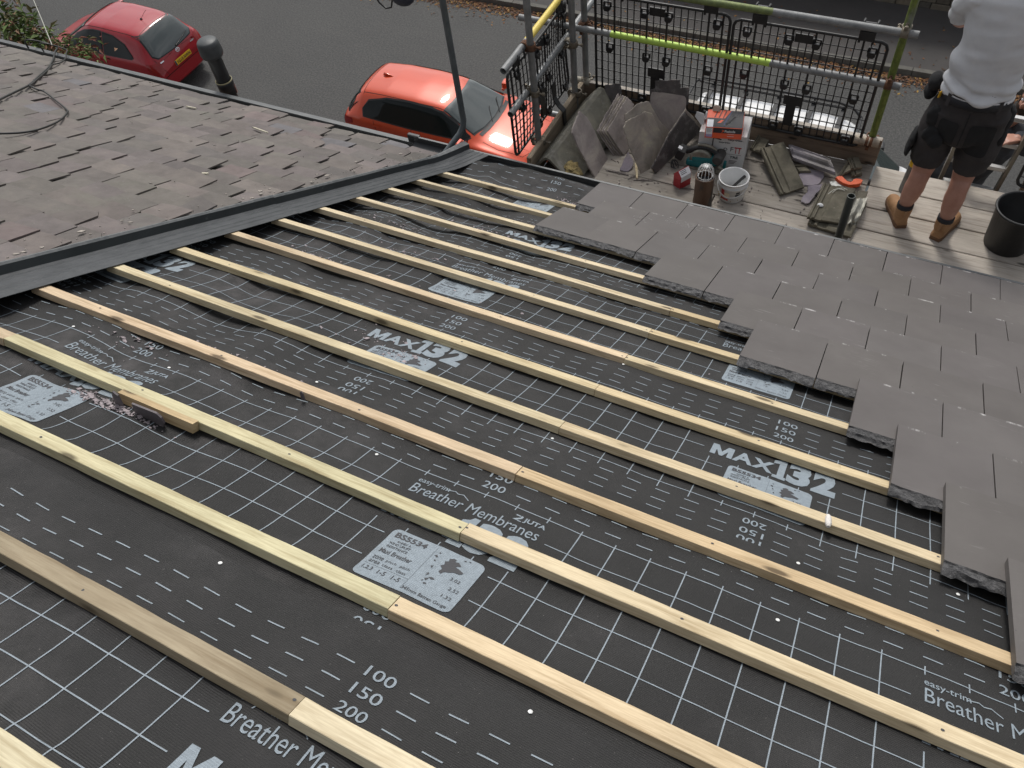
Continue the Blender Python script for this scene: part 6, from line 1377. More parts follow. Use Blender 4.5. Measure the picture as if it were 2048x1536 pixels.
def loop_strip(cy, cz, ry, rz, w_, n=14):
    return [[(cy + ry * math.cos(t0), cz + rz * math.sin(t0)), (cy + ry * math.cos(t1), cz + rz * math.sin(t1)), (cy + (ry - w_) * math.cos(t1), cz + (rz - w_) * math.sin(t1)), (cy + (ry - w_) * math.cos(t0), cz + (rz - w_) * math.sin(t0))] for t0, t1 in [(2 * math.pi * k / n, 2 * math.pi * (k + 1) / n) for k in range(n)]]
chrome = pm('chrome', (0.7, 0.7, 0.72, 1), rough=0.15, bump=0, Metallic=1.0)
mb = MB()
for q in loop_strip(0, 0.905, 0.06, 0.042, 0.011) + loop_strip(0, 0.915, 0.030, 0.028, 0.008) + loop_strip(0, 0.928, 0.045, 0.014, 0.007):
    pts = []
    for y, z in q:
        hit, nrm, _, _ = bv.ray_cast(Vector((-6, y, z)), Vector((1, 0, 0))); pts.append(hit + Vector((-0.008, 0, 0)))
    mb.add(pts, [(0, 1, 2, 3)])
raw(mb, 'badge', chrome, rcar)
for y0, y1, z in ((-0.52, -0.40, 0.86), (0.46, 0.56, 0.90)): decal(bv, rect(y0, z - 0.012, y1, z + 0.012), 'end', 0.006, 'badge', chrome, rcar, sgn=-1)
mb = MB(); mb.lathe([(0.0, 0.01), (0.018, 0.008), (0.02, 0)], (-1.853, 0.0, 0.80), 12, rot=Matrix.Rotation(R(-90), 3, 'Y')); raw(mb, 'lock', M['trim'], rcar)
mb = MB()
for k, (y, z) in enumerate(((0.0, 0.985), (-0.2, 1.0), (-0.40, 1.03))):
    pass
wp_ = []
for y, z in ((0.02, 0.975), (0.14, 1.0), (0.30, 1.03), (0.46, 1.06)):
    hit, nrm, _, _ = bv.ray_cast(Vector((-6, -y, z)), Vector((1, 0, 0))); wp_.append(hit + Vector((-0.025, 0, 0.012)))
mb.tube(wp_, [0.018, 0.012, 0.009, 0.007], 8); raw(mb, 'rear_wiper', M['trim'], rcar)
mb = MB(); mb.lathe([(0.03, 0), (0.02, 0.02), (0.006, 0.03)], (-1.12, 0, 1.49), 12); mb.tube([(-1.12, 0, 1.50), (-1.3, 0, 1.66), (-1.42, 0, 1.75)], 0.004, 5); raw(mb, 'roof_aerial', M['trim'], rcar)
decal(bv, rect(-0.66, 0.60, 0.66, 0.615), 'end', 0.004, 'bumper_seam', M['gap'], rcar, sgn=-1)
for s in (1, -1): decal(bv, strip([(s * 0.63, 1.0), (s * 0.60, 0.84), (s * 0.52, 0.62)], 0.009), 'end', 0.003, 'hatch_gap', M['gap'], rcar, sgn=-1)
# white van with a roof rack, nose towards +X
ST_W = [(-2.05, 0.95, 0.80, 0.78, 0.72, 0.05, 0.34), (-2.02, 1.62, 1.05, 0.86, 0.74, 0.08, 0.24), (-1.92, 1.86, 1.06, 0.90, 0.76, 0.08, 0.22), (-1.7, 1.90, 1.06, 0.905, 0.765, 0.07, 0.22), (0.2, 1.91, 1.05, 0.905, 0.765, 0.07, 0.22), (0.55, 1.86, 1.05, 0.905, 0.755, 0.07, 0.22), (0.75, 1.76, 1.05, 0.905, 0.75, 0.07, 0.22), (1.55, 1.10, 1.03, 0.90, 0.74, 0.05, 0.22), (1.7, 1.05, 0.98, 0.88, 0.74, 0.05, 0.22), (2.05, 0.92, 0.86, 0.82, 0.68, 0.06, 0.22), (2.2, 0.72, 0.64, 0.74, 0.6, 0.05, 0.24), (2.26, 0.5, 0.44, 0.66, 0.55, 0.03, 0.28)]
PW = dict(side=[[(0.30, 1.12), (1.22, 1.10), (1.32, 1.14), (0.84, 1.56), (0.62, 1.68), (0.32, 1.70)]], gaps=[[(0.26, 1.75), (0.24, 1.1), (0.26, 0.3)], [(1.40, 1.1), (1.40, 0.7), (1.3, 0.3)]], handles=[(0.40, 1.0)], wheels=(-1.35, 1.40), wr=0.32, hw=0.905, mirror=(1.12, 0.93, 1.2), mcol=0,
          topgaps=[[(0.5, 0.66), (-0.6, 0.68), (-1.8, 0.67)]], midgaps=[[(1.6, -0.7), (1.95, -0.6), (2.05, 0), (1.95, 0.6), (1.6, 0.7)]],
          ws=[(0.68, -0.66), (0.72, 0), (0.68, 0.66), (1.1, 0.73), (1.46, 0.76), (1.50, 0.4), (1.52, 0), (1.50, -0.4), (1.46, -0.76), (1.1, -0.73)], rw=[(-0.6, 1.6), (0.6, 1.6), (0.66, 1.15), (-0.66, 1.15)], rwz=1.4, tail=[(0.74, 1.2), (0.84, 1.2), (0.84, 0.8), (0.74, 0.8)], tailside=[(-2.0, 1.2), (-1.9, 1.2), (-1.9, 0.8), (-2.0, 0.8)], head=[(0.5, 0.86), (0.76, 0.9), (0.76, 0.72), (0.5, 0.7)], plate=0.4)
wv_, bv = car('white_van', ST_W, PW, (0.02, 7.08, ZG), 0.0, 'white van with a dark roof rack parked behind the mesh panels', paint('white paint', (0.84, 0.84, 0.83)), 'van')
rk = thing('roof_rack', (-0.5, 7.08, ZG + 1.92), 'dark tubular roof rack with cross bars on the white van', 'roof rack')
def RK(x, y, z): return Vector((0.02 + x, 7.08 + y, ZG + z))
rb = pm('black rack tube', (0.012, 0.012, 0.013, 1), rough=0.6, bump=0)
for s in (1, -1):
    mb = MB(); mb.tube([RK(-1.85, s * 0.60, 2.06), RK(-1.95, s * 0.66, 2.06), RK(-1.90, s * 0.72, 2.06), RK(-1.2, s * 0.74, 2.06), RK(0.3, s * 0.74, 2.06), RK(0.55, s * 0.72, 2.03), RK(0.72, s * 0.62, 1.94)], 0.022, 10); mb.build('side_rail', rb, rk)
    mb = MB(); mb.tube([RK(-1.85, s * 0.72, 1.98), RK(0.45, s * 0.72, 1.98)], 0.013, 8)
    for x in (-1.7, -1.15, -0.6, -0.05, 0.42): mb.tube([RK(x, s * 0.74, 1.87), RK(x, s * 0.74, 2.06)], 0.014, 8); mb.box(RK(x, s * 0.73, 1.90), (0.08, 0.05, 0.05), bevel=0.01)
    mb.build('rail_posts', rb, rk)
for x in (-1.7, -1.15, -0.6, -0.05, 0.42):
    mb = MB(); mb.box(RK(x, 0, 1.955), (0.07, 1.46, 0.03), bevel=0.006); mb.build('cross_bar', rb, rk)
mb = MB(); mb.tube([RK(-1.90, 0.72, 2.06), RK(-1.97, 0.6, 2.06), RK(-1.97, -0.6, 2.06), RK(-1.90, -0.72, 2.06)], 0.02, 10); mb.build('end_rail', rb, rk)
mb = MB(); mb.tube([RK(0.72, 0.62, 1.94), RK(0.76, 0, 1.96), RK(0.72, -0.62, 1.94)], 0.018, 10); mb.build('end_rail', rb, rk)

# ------------------------------------------------------------------ pipes, mast, cables on the house
Vp = ony(414, 84, 0.02); Vp.z -= 0.0
vt = thing('vent_pipe', (Vp.x, Vp.y, ZG), 'black capped soil vent pipe rising behind the old gutter near the red car', 'vent pipe')
mb = MB(); mb.tube([(Vp.x, Vp.y, ZG), (Vp.x, Vp.y, Vp.z - 0.02)], 0.058, 28); mb.build('pipe', M['upvc'], vt)
mb = MB(); mb.lathe([(0.060, -0.13), (0.086, -0.115), (0.093, -0.09), (0.088, -0.02), (0.082, 0.005), (0.070, 0.016), (0.0, 0.018)], (Vp.x, Vp.y, Vp.z), 32); mb.build('cap', pm('weathered cap', (0.045, 0.05, 0.052, 1), (0.07, 0.075, 0.077, 1), 12, 0.5, 0.1), vt)
q = ony(434, 158, 0.02); mb = MB(); mb.lathe([(0.059, -0.12), (0.068, -0.12), (0.070, -0.01), (0.066, 0.0), (0.059, 0.004)], (Vp.x, Vp.y, q.z), 28); mb.build('socket', M['upvc'], vt)
mb = MB(); mb.lathe([(0.0665, 0.0), (0.0705, 0.002), (0.0705, 0.009), (0.0665, 0.011)], (Vp.x, Vp.y, q.z), 28); mb.build('seal_ring', pm('pale ring', A(150, 142, 110), rough=0.6, bump=0), vt)
mc = pm('grey painted mast', (0.075, 0.088, 0.095, 1), (0.11, 0.125, 0.132, 1), 10, 0.4, 0.1, Metallic=0.2)
a_ = ony(925, 230, -0.02); mx_ = a_.x
ms = thing('aerial_mast', (mx_, -0.02, 0.0), 'slim grey mast cranked out from the eaves in front of the orange car', 'mast')
mb = MB(); pts = [Vector((mx_, -0.02, 2.2)), Vector((mx_, -0.02, 1.2)), Vector((mx_, -0.02, a_.z + 0.02)), Vector((mx_ + 0.003, -0.022, a_.z - 0.04)), Vector((mx_ - 0.002, -0.035, a_.z - 0.085)), Vector((mx_ - 0.02, -0.07, a_.z - 0.13)), Vector((mx_ - 0.05, -0.13, a_.z - 0.17)), Vector((mx_ - 0.10, -0.28, a_.z - 0.24))]
mb.tube(pts, 0.0215, 14); mb.build('pole', mc, ms)
mb = MB(); mb.tube([pts[4] + Vector((0.01, 0, -0.02)), pts[5] + Vector((0.06, 0.0, -0.03)), pts[6] + Vector((0.10, 0.0, -0.05))], 0.006, 6); mb.build('cable', M['trim'], ms)
dsh = ony(808, 3, 0.02); sd0 = thing('satellite_dish', (dsh.x, dsh.y, dsh.z), 'dark rounded receiver with a cable loop hanging into the top edge of the picture', 'dish')
mb = MB(); mb.lathe([(0.0, -0.045), (0.05, -0.042), (0.075, -0.02), (0.082, 0.01), (0.07, 0.05), (0.05, 0.09), (0.0, 0.10)], dsh + Vector((0, 0, 0.03)), 24, sy=0.75); mb.build('receiver', pm('navy plastic', (0.025, 0.03, 0.045, 1), rough=0.45, bump=0.05), sd0)
mb = MB(); l0 = ony(772, 16, 0.02); mb.tube([dsh + Vector((-0.05, 0, 0.10)), l0 + Vector((0.06, 0, 0.05)), l0 + Vector((0.045, 0, 0.012)), l0 + Vector((0, 0, -0.002)), l0 + Vector((-0.045, 0, 0.03)), l0 + Vector((-0.075, 0, 0.10)), l0 + Vector((-0.09, 0, 0.22))], 0.006, 8); mb.build('cable_loop', M['trim'], sd0)
mb = MB(); mb.tube([dsh + Vector((0, 0, 0.1)), (mx_ - 0.02, 0.0, dsh.z + 0.55), (mx_, -0.02, dsh.z + 0.62)], 0.014, 8)
mb.build('arm', mc, sd0)
mb = MB(); mb.lathe([(0.0, 0.0), (0.15, 0.02), (0.27, 0.075), (0.275, 0.08), (0.27, 0.085), (0.15, 0.03), (0, 0.01)], Vector((mx_ - 0.02, 0.0, dsh.z + 0.85)), 36, rot=Matrix.Rotation(R(75), 3, 'X')); mb.build('reflector', mc, sd0)
def on_roof(px, py, n=0.17):
    d = ray(px, py); nr = RMAT @ Vector((0, 0, 1)); P0 = RP(0, 0, n); return CAM + d * ((P0 - CAM).dot(nr) / d.dot(nr))
def cr(pts, k=6):
    o = []; n = len(pts)
    for i in range(n - 1):
        p0, p1, p2, p3 = pts[max(0, i - 1)], pts[i], pts[i + 1], pts[min(n - 1, i + 2)]
        for j in range(k):
            t = j / k; o.append(0.5 * ((2 * p1) + (p2 - p0) * t + (2 * p0 - 5 * p1 + 4 * p2 - p3) * t * t + (3 * p1 - p0 - 3 * p2 + p3) * t ** 3))
    o.append(pts[-1]); return o
def cable(pp, r, lab, mat, drop=None):
    mb = MB(); p = [on_roof(*q) for q in pp]
    if drop: p = p + drop
    mb.tube(cr(p), r, 8); return tag(mb.build('cable', mat), lab, 'cable', 'cables on the old slates')
cb = M['trim']
cable([(-25, 215), (0, 199), (30, 184), (58, 170), (78, 152), (95, 137), (105, 122), (110, 104), (110, 92)], 0.0075, 'black cable crossing the old slates from the gutter to the left edge', cb, [Vector((on_roof(109, 85).x, -0.13, 0.16)), Vector((on_roof(108, 84).x, -0.10, -0.1))])
cable([(58, 171), (75, 179), (88, 183), (108, 198), (132, 218), (134, 226), (116, 243), (80, 258), (45, 265), (0, 267), (-20, 266)], 0.006, 'thinner black cable looping across the old slates', cb)
cable([(60, 171), (80, 154), (98, 138), (104, 130), (122, 125), (131, 117), (132, 108), (130, 98)], 0.006, 'short black cable curling from the bundle back to the gutter', cb, [Vector((on_roof(130, 92).x, -0.13, 0.16)), Vector((on_roof(130, 92).x, -0.10, -0.1))])
mb = MB(); w0 = on_roof(104, 90, 0.3); w1 = ony(62, -12, 0.6); mb.tube([w0, w0.lerp(w1, 0.5) + Vector((0, 0, -0.01)), w1, w1 + (w1 - w0) * 2.0], 0.0045, 6); tag(mb.build('wire', pm('pale wire', A(150, 150, 140), rough=0.5, bump=0)), 'thin pale wire rising from the gutter to the top left corner', 'wire')

# ------------------------------------------------------------------ shrubs
def leaf_mat(name, a, b):
    m = NT(name); at = m.n('ShaderNodeAttribute', attribute_name='col'); m.done(at.outputs['Color'], 0.75, Specular_IOR_Level=0.2); m.b.inputs['Subsurface Weight'].default_value = 0.0; return m.mat
M['leaf'] = leaf_mat('shrub leaf', 0, 0); M['bark'] = pm('bark', A(84, 70, 56), A(60, 52, 44), 8, 0.95, 0.6, stretch=(4, 4, 1))
def leaves(mb, cols, c, n, spread, size, pal):
    for _ in range(n):
        d = Vector((rnd.gauss(0, 1), rnd.gauss(0, 1), rnd.gauss(0, 0.8))) * spread; p = c + d
        f = Vector((rnd.gauss(0, 1), rnd.gauss(0, 1), rnd.gauss(-0.1, 0.5))).normalized(); s = f.cross(Vector((rnd.gauss(0, 0.4), rnd.gauss(0, 0.4), 1))).normalized(); l = size * rnd.uniform(0.6, 1.3); wv = l * 0.17
        nr = s.cross(f) * (l * 0.10)
        mb.add([p, p + f * l * 0.4 + s * wv + nr, p + f * l - nr, p + f * l * 0.4 - s * wv + nr], [(0, 1, 2, 3)])
        c_ = rnd.choice(pal); q = rnd.uniform(0.7, 1.3); cols += [tuple(x * q for x in c_) + (1,)] * 4
def shrub(name, base, stems, lab, cat, size, per, spread, pal, hspread, group=None, h0=0.35):
    root = thing(name, base, lab, cat, group); base = Vector(base); mb = MB(); lv = MB(); cols = []
    for tip in stems:
        b0 = base + Vector((rnd.gauss(0, hspread * 0.15), rnd.gauss(0, hspread * 0.15), 0)); md = b0.lerp(tip, 0.55) + Vector((rnd.gauss(0, 0.08), rnd.gauss(0, 0.08), 0))
        pts = cr([b0, md, tip], 6); k = len(pts); mb.tube(pts, [0.016 - 0.012 * i / (k - 1) for i in range(k)], 6)
        for i, p in enumerate(pts):
            t = i / (k - 1)
            if t > h0: leaves(lv, cols, p + Vector((rnd.gauss(0, .04), rnd.gauss(0, .04), 0)), int(per * (0.4 + t)), spread, size, pal)
    mb.build('stems', M['bark'], root); o = lv.build('foliage', M['leaf'], root)
    ca_ = o.data.color_attributes.new('col', 'FLOAT_COLOR', 'CORNER'); ca_.data.foreach_set('color', [x for c in cols for x in c]); return root
GP = [(0.11, 0.16, 0.05), (0.14, 0.20, 0.07), (0.08, 0.12, 0.04), (0.18, 0.23, 0.10), (0.14, 0.125, 0.06), (0.22, 0.13, 0.08)]
tips = [ony(x, y, Y) for x, y, Y in ((8, 22, 1.3), (22, 40, 1.2), (40, 26, 1.4), (55, 48, 1.3), (70, 62, 1.2), (35, 66, 1.15), (84, 58, 1.35), (92, 88, 1.2), (10, 62, 1.1), (60, 84, 1.1), (-15, 30, 1.3), (28, 86, 1.0), (78, 96, 1.05), (2, 45, 1.2))]
shrub('shrub', (-8.4, 1.2, ZG), tips, 'leafy green shrub rising above the gutter at the top left corner', 'shrub', 0.115, 24, 0.10, GP, 1.0, 'shrubs behind the old gutter', 0.6)
tips = [ony(x, y, Y) for x, y, Y in ((128, 88, 1.1), (142, 98, 1.0), (158, 90, 1.1), (172, 100, 1.0), (184, 108, 0.95), (120, 104, 0.95), (150, 112, 0.9), (135, 82, 1.2))]
shrub('shrub', (-7.5, 1.0, ZG), tips, 'smaller reddish green shrub against the side of the red car', 'shrub', 0.095, 14, 0.07, GP + [(0.17, 0.07, 0.05)], 0.8, 'shrubs behind the old gutter', 0.7)

# ------------------------------------------------------------------ people
def remesh(mb, voxel, smooth_it, name, mat, parent, wr=None):
    me = mb.mesh('tmp', mat); o = bpy.data.objects.new('tmp', me); COL.objects.link(o)
    r = o.modifiers.new('r', 'REMESH'); r.mode = 'VOXEL'; r.voxel_size = voxel; r.use_smooth_shade = True
    s = o.modifiers.new('s', 'SMOOTH'); s.iterations = smooth_it; s.factor = 0.5
    bpy.context.view_layer.update(); dg_ = bpy.context.evaluated_depsgraph_get(); m2 = bpy.data.meshes.new_from_object(o.evaluated_get(dg_)); bpy.data.objects.remove(o)
    if wr:
        m2.calc_loop_triangles() if hasattr(m2, 'calc_loop_triangles') else None
        nrm = [v.normal.copy() for v in m2.vertices]
        for v, n in zip(m2.vertices, nrm): v.co = v.co + n * wr(v.co)
    sh = parent_base(parent)
    m2.transform(Matrix.Translation(-sh)); m2.materials.clear(); m2.materials.append(mat)
    for p in m2.polygons: p.use_smooth = True
    o = bpy.data.objects.new(name, m2); COL.objects.link(o); o.parent = parent; return o
def ell(c, rx, ry, ax=Vector((0, 0, 1)), n=20, fr=None):
    ax = ax.normalized(); x = Vector((1, 0, 0)) - ax * ax.x; x.normalize(); y = ax.cross(x)
    return [Vector(c) + x * (rx * math.cos(2 * math.pi * k / n)) + y * (ry * math.sin(2 * math.pi * k / n)) for k in range(n)]
def limb(mb, pts, r, n=16):
    pts = [Vector(p) for p in pts]
    P = cr(pts, 5); k = len(P); R2 = []
    for i in range(k):
        t = i / (k - 1) * (len(r) - 1); a = min(int(t), len(r) - 2); R2.append(r[a] + (r[a + 1] - r[a]) * (t - a))
    mb.tube(P, R2, n)
    for p, q in ((P[0], R2[0]), (P[-1], R2[-1])):
        mb.lathe([(0.001, -q), (q * 0.7, -q * 0.7), (q, 0), (q * 0.7, q * 0.7), (0.001, q)], p, 12)
def skinm(name, c1, c2): return pm(name, c1, c2, 14, 0.5, 0.12, bscale=120, bdist=0.001)
M['skin'] = skinm('skin', (0.42, 0.205, 0.145, 1), (0.50, 0.265, 0.195, 1))
def hand(mb, w_, d, palmn, s):
    """palm and five bent fingers from the wrist w_, pointing along d"""
    d = d.normalized(); sd = palmn.cross(d).normalized() * s
    mb.prism([(-0.04, 0), (0.04, 0), (0.044, 0.09), (-0.042, 0.085)], 0.028, frame(sd, d, sd.cross(d), w_ - sd.cross(d) * 0.014))
    for j, (x, l) in enumerate(((-0.032, 0.06), (-0.011, 0.075), (0.011, 0.08), (0.032, 0.07))):
        b0 = w_ + d * 0.085 + sd * x; limb(mb, [b0, b0 + d * l * 0.5 + palmn * 0.006, b0 + d * l * 0.85 + palmn * 0.03, b0 + d * l * 0.9 + palmn * 0.055], [0.0095, 0.009, 0.008, 0.0075], 8)
    b0 = w_ + d * 0.03 + sd * 0.038; limb(mb, [b0, b0 + sd * 0.025 + d * 0.03 + palmn * 0.01, b0 + sd * 0.03 + d * 0.06 + palmn * 0.025], [0.013, 0.011, 0.009], 8)
def head(mb, c, fwd, up):
    """skull, jaw, nose, ears"""
    rt = fwd.cross(up).normalized()
    def ball(p, r, s=(1, 1, 1)):
        b = bmesh.new(); bmesh.ops.create_icosphere(b, subdivisions=3, radius=r)
        Mx = frame(rt * s[0], fwd * s[1], up * s[2], p); mb.bm(b, 0, True, Mx)
    ball(c + up * 0.03, 0.088, (0.88, 1.08, 1.05)); ball(c - up * 0.045 + fwd * 0.025, 0.068, (0.86, 1, 1.05)); ball(c + fwd * 0.102 - up * 0.022, 0.017, (0.8, 1.1, 1.5))
    ball(c + fwd * 0.088 - up * 0.066, 0.02, (1.3, 0.5, 0.5)); ball(c + fwd * 0.075 - up * 0.105, 0.026, (1, 0.8, 0.8)); ball(c + fwd * 0.085 + up * 0.018, 0.03, (2.0, 0.5, 0.35))
    for s in (-1, 1): ball(c + rt * (0.079 * s) - up * 0.02 - fwd * 0.005, 0.028, (0.35, 0.75, 1.15))
def face_bits(c, fwd, up, parent, hair_mat, beard=False):
    rt = fwd.cross(up).normalized()
    for s in (-1, 1):
        mb = MB(); b = bmesh.new(); bmesh.ops.create_icosphere(b, subdivisions=2, radius=0.0125); mb.bm(b, 0, True, Matrix.Translation(c + fwd * 0.082 + rt * (0.031 * s) - up * 0.002)); mb.build('eye', M['label_w'], parent)
        mb = MB(); limb(mb, [c + fwd * 0.094 + rt * (0.012 * s) + up * 0.022, c + fwd * 0.088 + rt * (0.045 * s) + up * 0.02], [0.005, 0.003], 6); mb.build('eyebrow', hair_mat, parent)
    mb = MB(); b = bmesh.new(); bmesh.ops.create_icosphere(b, subdivisions=4, radius=0.094)
    for v in b.verts:
        v.co *= 1 + 0.03 * vn(v.co.x * 60, v.co.y * 60 + v.co.z * 50, 95)
    kill = [v for v in b.verts if v.co.z < -0.02 or (v.co.y > 0.05 and v.co.z < 0.045)]; bmesh.ops.delete(b, geom=kill, context='VERTS')
    mb.bm(b, 0, True, frame(rt * 0.9, fwd * 1.1, up * 1.06, c + up * 0.03)); mb.build('hair', hair_mat, parent)
    if beard:
        mb = MB(); b = bmesh.new(); bmesh.ops.create_icosphere(b, subdivisions=4, radius=0.072)
        kill = [v for v in b.verts if v.co.z > 0.012 or v.co.y < -0.03]; bmesh.ops.delete(b, geom=kill, context='VERTS')
        mb.bm(b, 0, True, frame(rt * 0.92, fwd * 1.06, up * 1.1, c - up * 0.047 + fwd * 0.025)); mb.build('beard', hair_mat, parent)
def boot(mb_up, mb_sole, heel, toe, ground):
    heel, toe = Vector((heel.x, heel.y, ground)), Vector((toe.x, toe.y, ground)); f = (toe - heel).normalized(); s = Vector((f.y, -f.x, 0)); L_ = 0.295
    prof = [(-0.005, 0.030, 0.055), (0.02, 0.038, 0.10), (0.06, 0.040, 0.13), (0.10, 0.040, 0.125), (0.14, 0.043, 0.095), (0.19, 0.048, 0.078), (0.235, 0.047, 0.072), (0.27, 0.038, 0.060), (0.29, 0.020, 0.045)]
    rings = []
    for t, w_, h in prof:
        c = heel + f * t; rings.append([c + s * (w_ * math.cos(a)) + Vector((0, 0, 0.022 + (h - 0.022) * max(0, math.sin(a)) ** 0.75)) if math.sin(a) > 0 else c + s * (w_ * math.cos(a)) + Vector((0, 0, 0.022 + 0.012 * math.sin(a))) for a in [2 * math.pi * k / 20 for k in range(20)]])
    mb_up.loft(rings, 0, True)
    limb(mb_up, [heel + f * 0.055 + Vector((0, 0, 0.07)), heel + f * 0.052 + Vector((0, 0, 0.135))], [0.050, 0.052], 18)
    pol = [(heel + f * t + s * (w_ * 1.10)) for t, w_, h in prof] + [(heel + f * t - s * (w_ * 1.10)) for t, w_, h in prof[::-1]]
    mb_sole.prism([(p.x, p.y) for p in pol][::-1], 0.028, None, base=ground)
    return heel + f * 0.055 + Vector((0, 0, 0.15)), f
# worker on the platform, seen from behind
wx, wy = 1.648, 0.575
wk = thing('person', (wx, wy, ZP), 'worker seen from behind in white t-shirt, dark shorts and tan boots on the platform', 'person')
def zmap(z): return z if z < 0.55 else 0.55 + (z - 0.55) * 1.30 if z < 0.95 else 1.07 + (z - 0.95) * 1.06
def Wp(x, y, z): return Vector((wx + x, wy + y, ZP + zmap(z)))
def zinv(z): return z if z < 0.55 else 0.55 + (z - 0.55) / 1.30 if z < 1.07 else 0.95 + (z - 1.07) / 1.06
tan = pm('tan boot leather', (0.30, 0.155, 0.065, 1), (0.40, 0.225, 0.11, 1), 14, 0.75, 0.4); sole = pm('boot sole', (0.16, 0.085, 0.045, 1), rough=0.85)
hl, hr = onz(1801, 456, ZP), onz(1868, 480, ZP); tl_, tr_ = onz(1782, 398, ZP), onz(1915, 428, ZP)
aks = []
for h_, t_, side_ in ((hl, tl_, 'left'), (hr, tr_, 'right')):
    ub, sb_ = MB(), MB(); ak, f = boot(ub, sb_, h_, t_, ZP + 0.001); bo = remesh(ub, 0.006, 2, 'boot', tan, wk); sb_.build('sole', sole, bo); aks.append((ak, f))
    mb = MB(); mb.lathe([(0.047, -0.02), (0.051, -0.012), (0.0515, 0.018), (0.048, 0.026), (0.044, 0.02)], ak + Vector((0, 0, 0.0)), 20); mb.build('sock', pm('dark sock', (0.03, 0.03, 0.034, 1), rough=0.95), wk)
    mb = MB(); q = ak - f * 0.052 + Vector((0, 0, -0.035)); mb.box(q, (0.02, 0.02, 0.05), rotz(math.atan2(f.x, -f.y)), bevel=0.003); mb.build('heel_tab', pm('tan strap', (0.36, 0.20, 0.10, 1), rough=0.8), bo)
bd = MB()
for (ak, f), s in zip(aks, (-1, 1)):
    kn = Wp(s * 0.115, 0.055, 0.50); hp_ = Wp(s * 0.098, 0.0, 0.92)
    limb(bd, [ak + Vector((0, 0, -0.03)), ak + Vector((0, 0, 0.04)), ak.lerp(kn, 0.42) + Vector((0, -0.018, 0)), ak.lerp(kn, 0.66) + Vector((0, -0.022, 0)), kn, hp_], [0.041, 0.041, 0.056, 0.063, 0.058, 0.062, 0.078, 0.09])
bd.loft([ell(Wp(0, 0, z), rx, ry) for z, rx, ry in ((0.86, 0.12, 0.09), (0.95, 0.155, 0.105), (1.10, 0.145, 0.10), (1.3, 0.165, 0.11), (1.44, 0.17, 0.095), (1.50, 0.09, 0.06))])
hc = Wp(0.02, 0.075, 1.70); hf = Vector((0.15, 0.85, -0.5)).normalized(); hu = (Vector((0, 0, 1)) - hf * hf.z).normalized()
limb(bd, [Wp(0, 0.02, 1.46), Wp(0.01, 0.05, 1.6)], [0.062, 0.058]); head(bd, hc, hf, hu)
for s in (-1, 1):
    sh, el, wr_ = Wp(s * 0.185, 0.03, 1.43), Wp(s * 0.215, 0.20, 1.20), Wp(s * 0.13, 0.40, 1.14)
    limb(bd, [sh, sh.lerp(el, 0.5), el, el.lerp(wr_, 0.5), wr_], [0.055, 0.052, 0.043, 0.043, 0.028]); hand(bd, wr_, (wr_ - el), Vector((0, 0.2, -1)).normalized(), s)
body = remesh(bd, 0.0075, 3, 'body', M['skin'], wk)
face_bits(hc, hf, hu, wk, pm('brown hair', (0.06, 0.035, 0.02, 1), rough=0.8, bump=0.6, bscale=200))
sb2 = MB()
sb2.loft([ell(Wp(0.0 + ox, oy, z), rx, ry, n=36) for z, rx, ry, ox, oy in ((0.935, 0.178, 0.128, 0.0, 0.0), (0.95, 0.194, 0.142, 0, 0), (1.0, 0.200, 0.144, 0, 0), (1.06, 0.190, 0.134, 0, 0), (1.15, 0.182, 0.126, 0.0, 0.0), (1.27, 0.196, 0.13, 0.0, 0.01), (1.38, 0.212, 0.128, 0.0, 0.02), (1.45, 0.195, 0.112, 0.0, 0.02), (1.50, 0.13, 0.085, 0, 0.025), (1.525, 0.075, 0.07, 0, 0.03))])
for s in (-1, 1): limb(sb2, [Wp(s * 0.16, 0.02, 1.43), Wp(s * 0.205, 0.08, 1.35), Wp(s * 0.218, 0.155, 1.255)], [0.082, 0.080, 0.074, 0.072])
def shirt_wr(p):
    x, z = p.x - wx, zinv(p.z - ZP); low = smooth(1.14, 0.96, z)
    f = 0.012 * vn(x * 9 + z * 4, z * 26 - x * 5, 101) * (0.4 + low) + 0.009 * math.sin(z * 95 + 5 * vn(x * 6, z * 4, 102) + x * 7) * smooth(1.08, 0.97, z)
    f += 0.010 * math.sin(z * 34 + x * 22 + 3 * vn(x * 7, z * 6, 106)) * smooth(0.04, 0.16, abs(x)) * smooth(1.3, 1.1, z) * 0.5 + 0.010 * max(0, vn(x * 12 - z * 7, z * 6 + x * 3, 103)) * smooth(0.10, 0.2, abs(x)) + 0.004 * vn(x * 5, z * 9, 104)
    return f * 1.2
def fabric(name, c1, c2, bs=500, st=0.25):
    return pm(name, c1, c2, 5, 0.92, st, bscale=bs, bdist=0.0015)
ts = remesh(sb2, 0.0075, 4, 't_shirt', fabric('white cotton', (0.54, 0.55, 0.57, 1), (0.62, 0.625, 0.64, 1)), wk, shirt_wr)
mb = MB(); mb.loft([ell(Wp(0, 0.0, z), rx, ry, n=36) for z, rx, ry in ((0.925, 0.190, 0.138), (0.930, 0.193, 0.141), (0.944, 0.194, 0.142), (0.949, 0.19, 0.138))]); remesh(mb, 0.006, 1, 'shirt_hem', fabric('white hem', (0.64, 0.64, 0.65, 1), (0.70, 0.70, 0.70, 1)), wk)
so_ = MB(); so_.loft([ell(Wp(0, -0.002, z), rx, ry, n=32) for z, rx, ry in ((0.70, 0.12, 0.10), (0.74, 0.19, 0.13), (0.82, 0.202, 0.148), (0.90, 0.192, 0.142), (0.97, 0.180, 0.130), (1.0, 0.176, 0.126))])
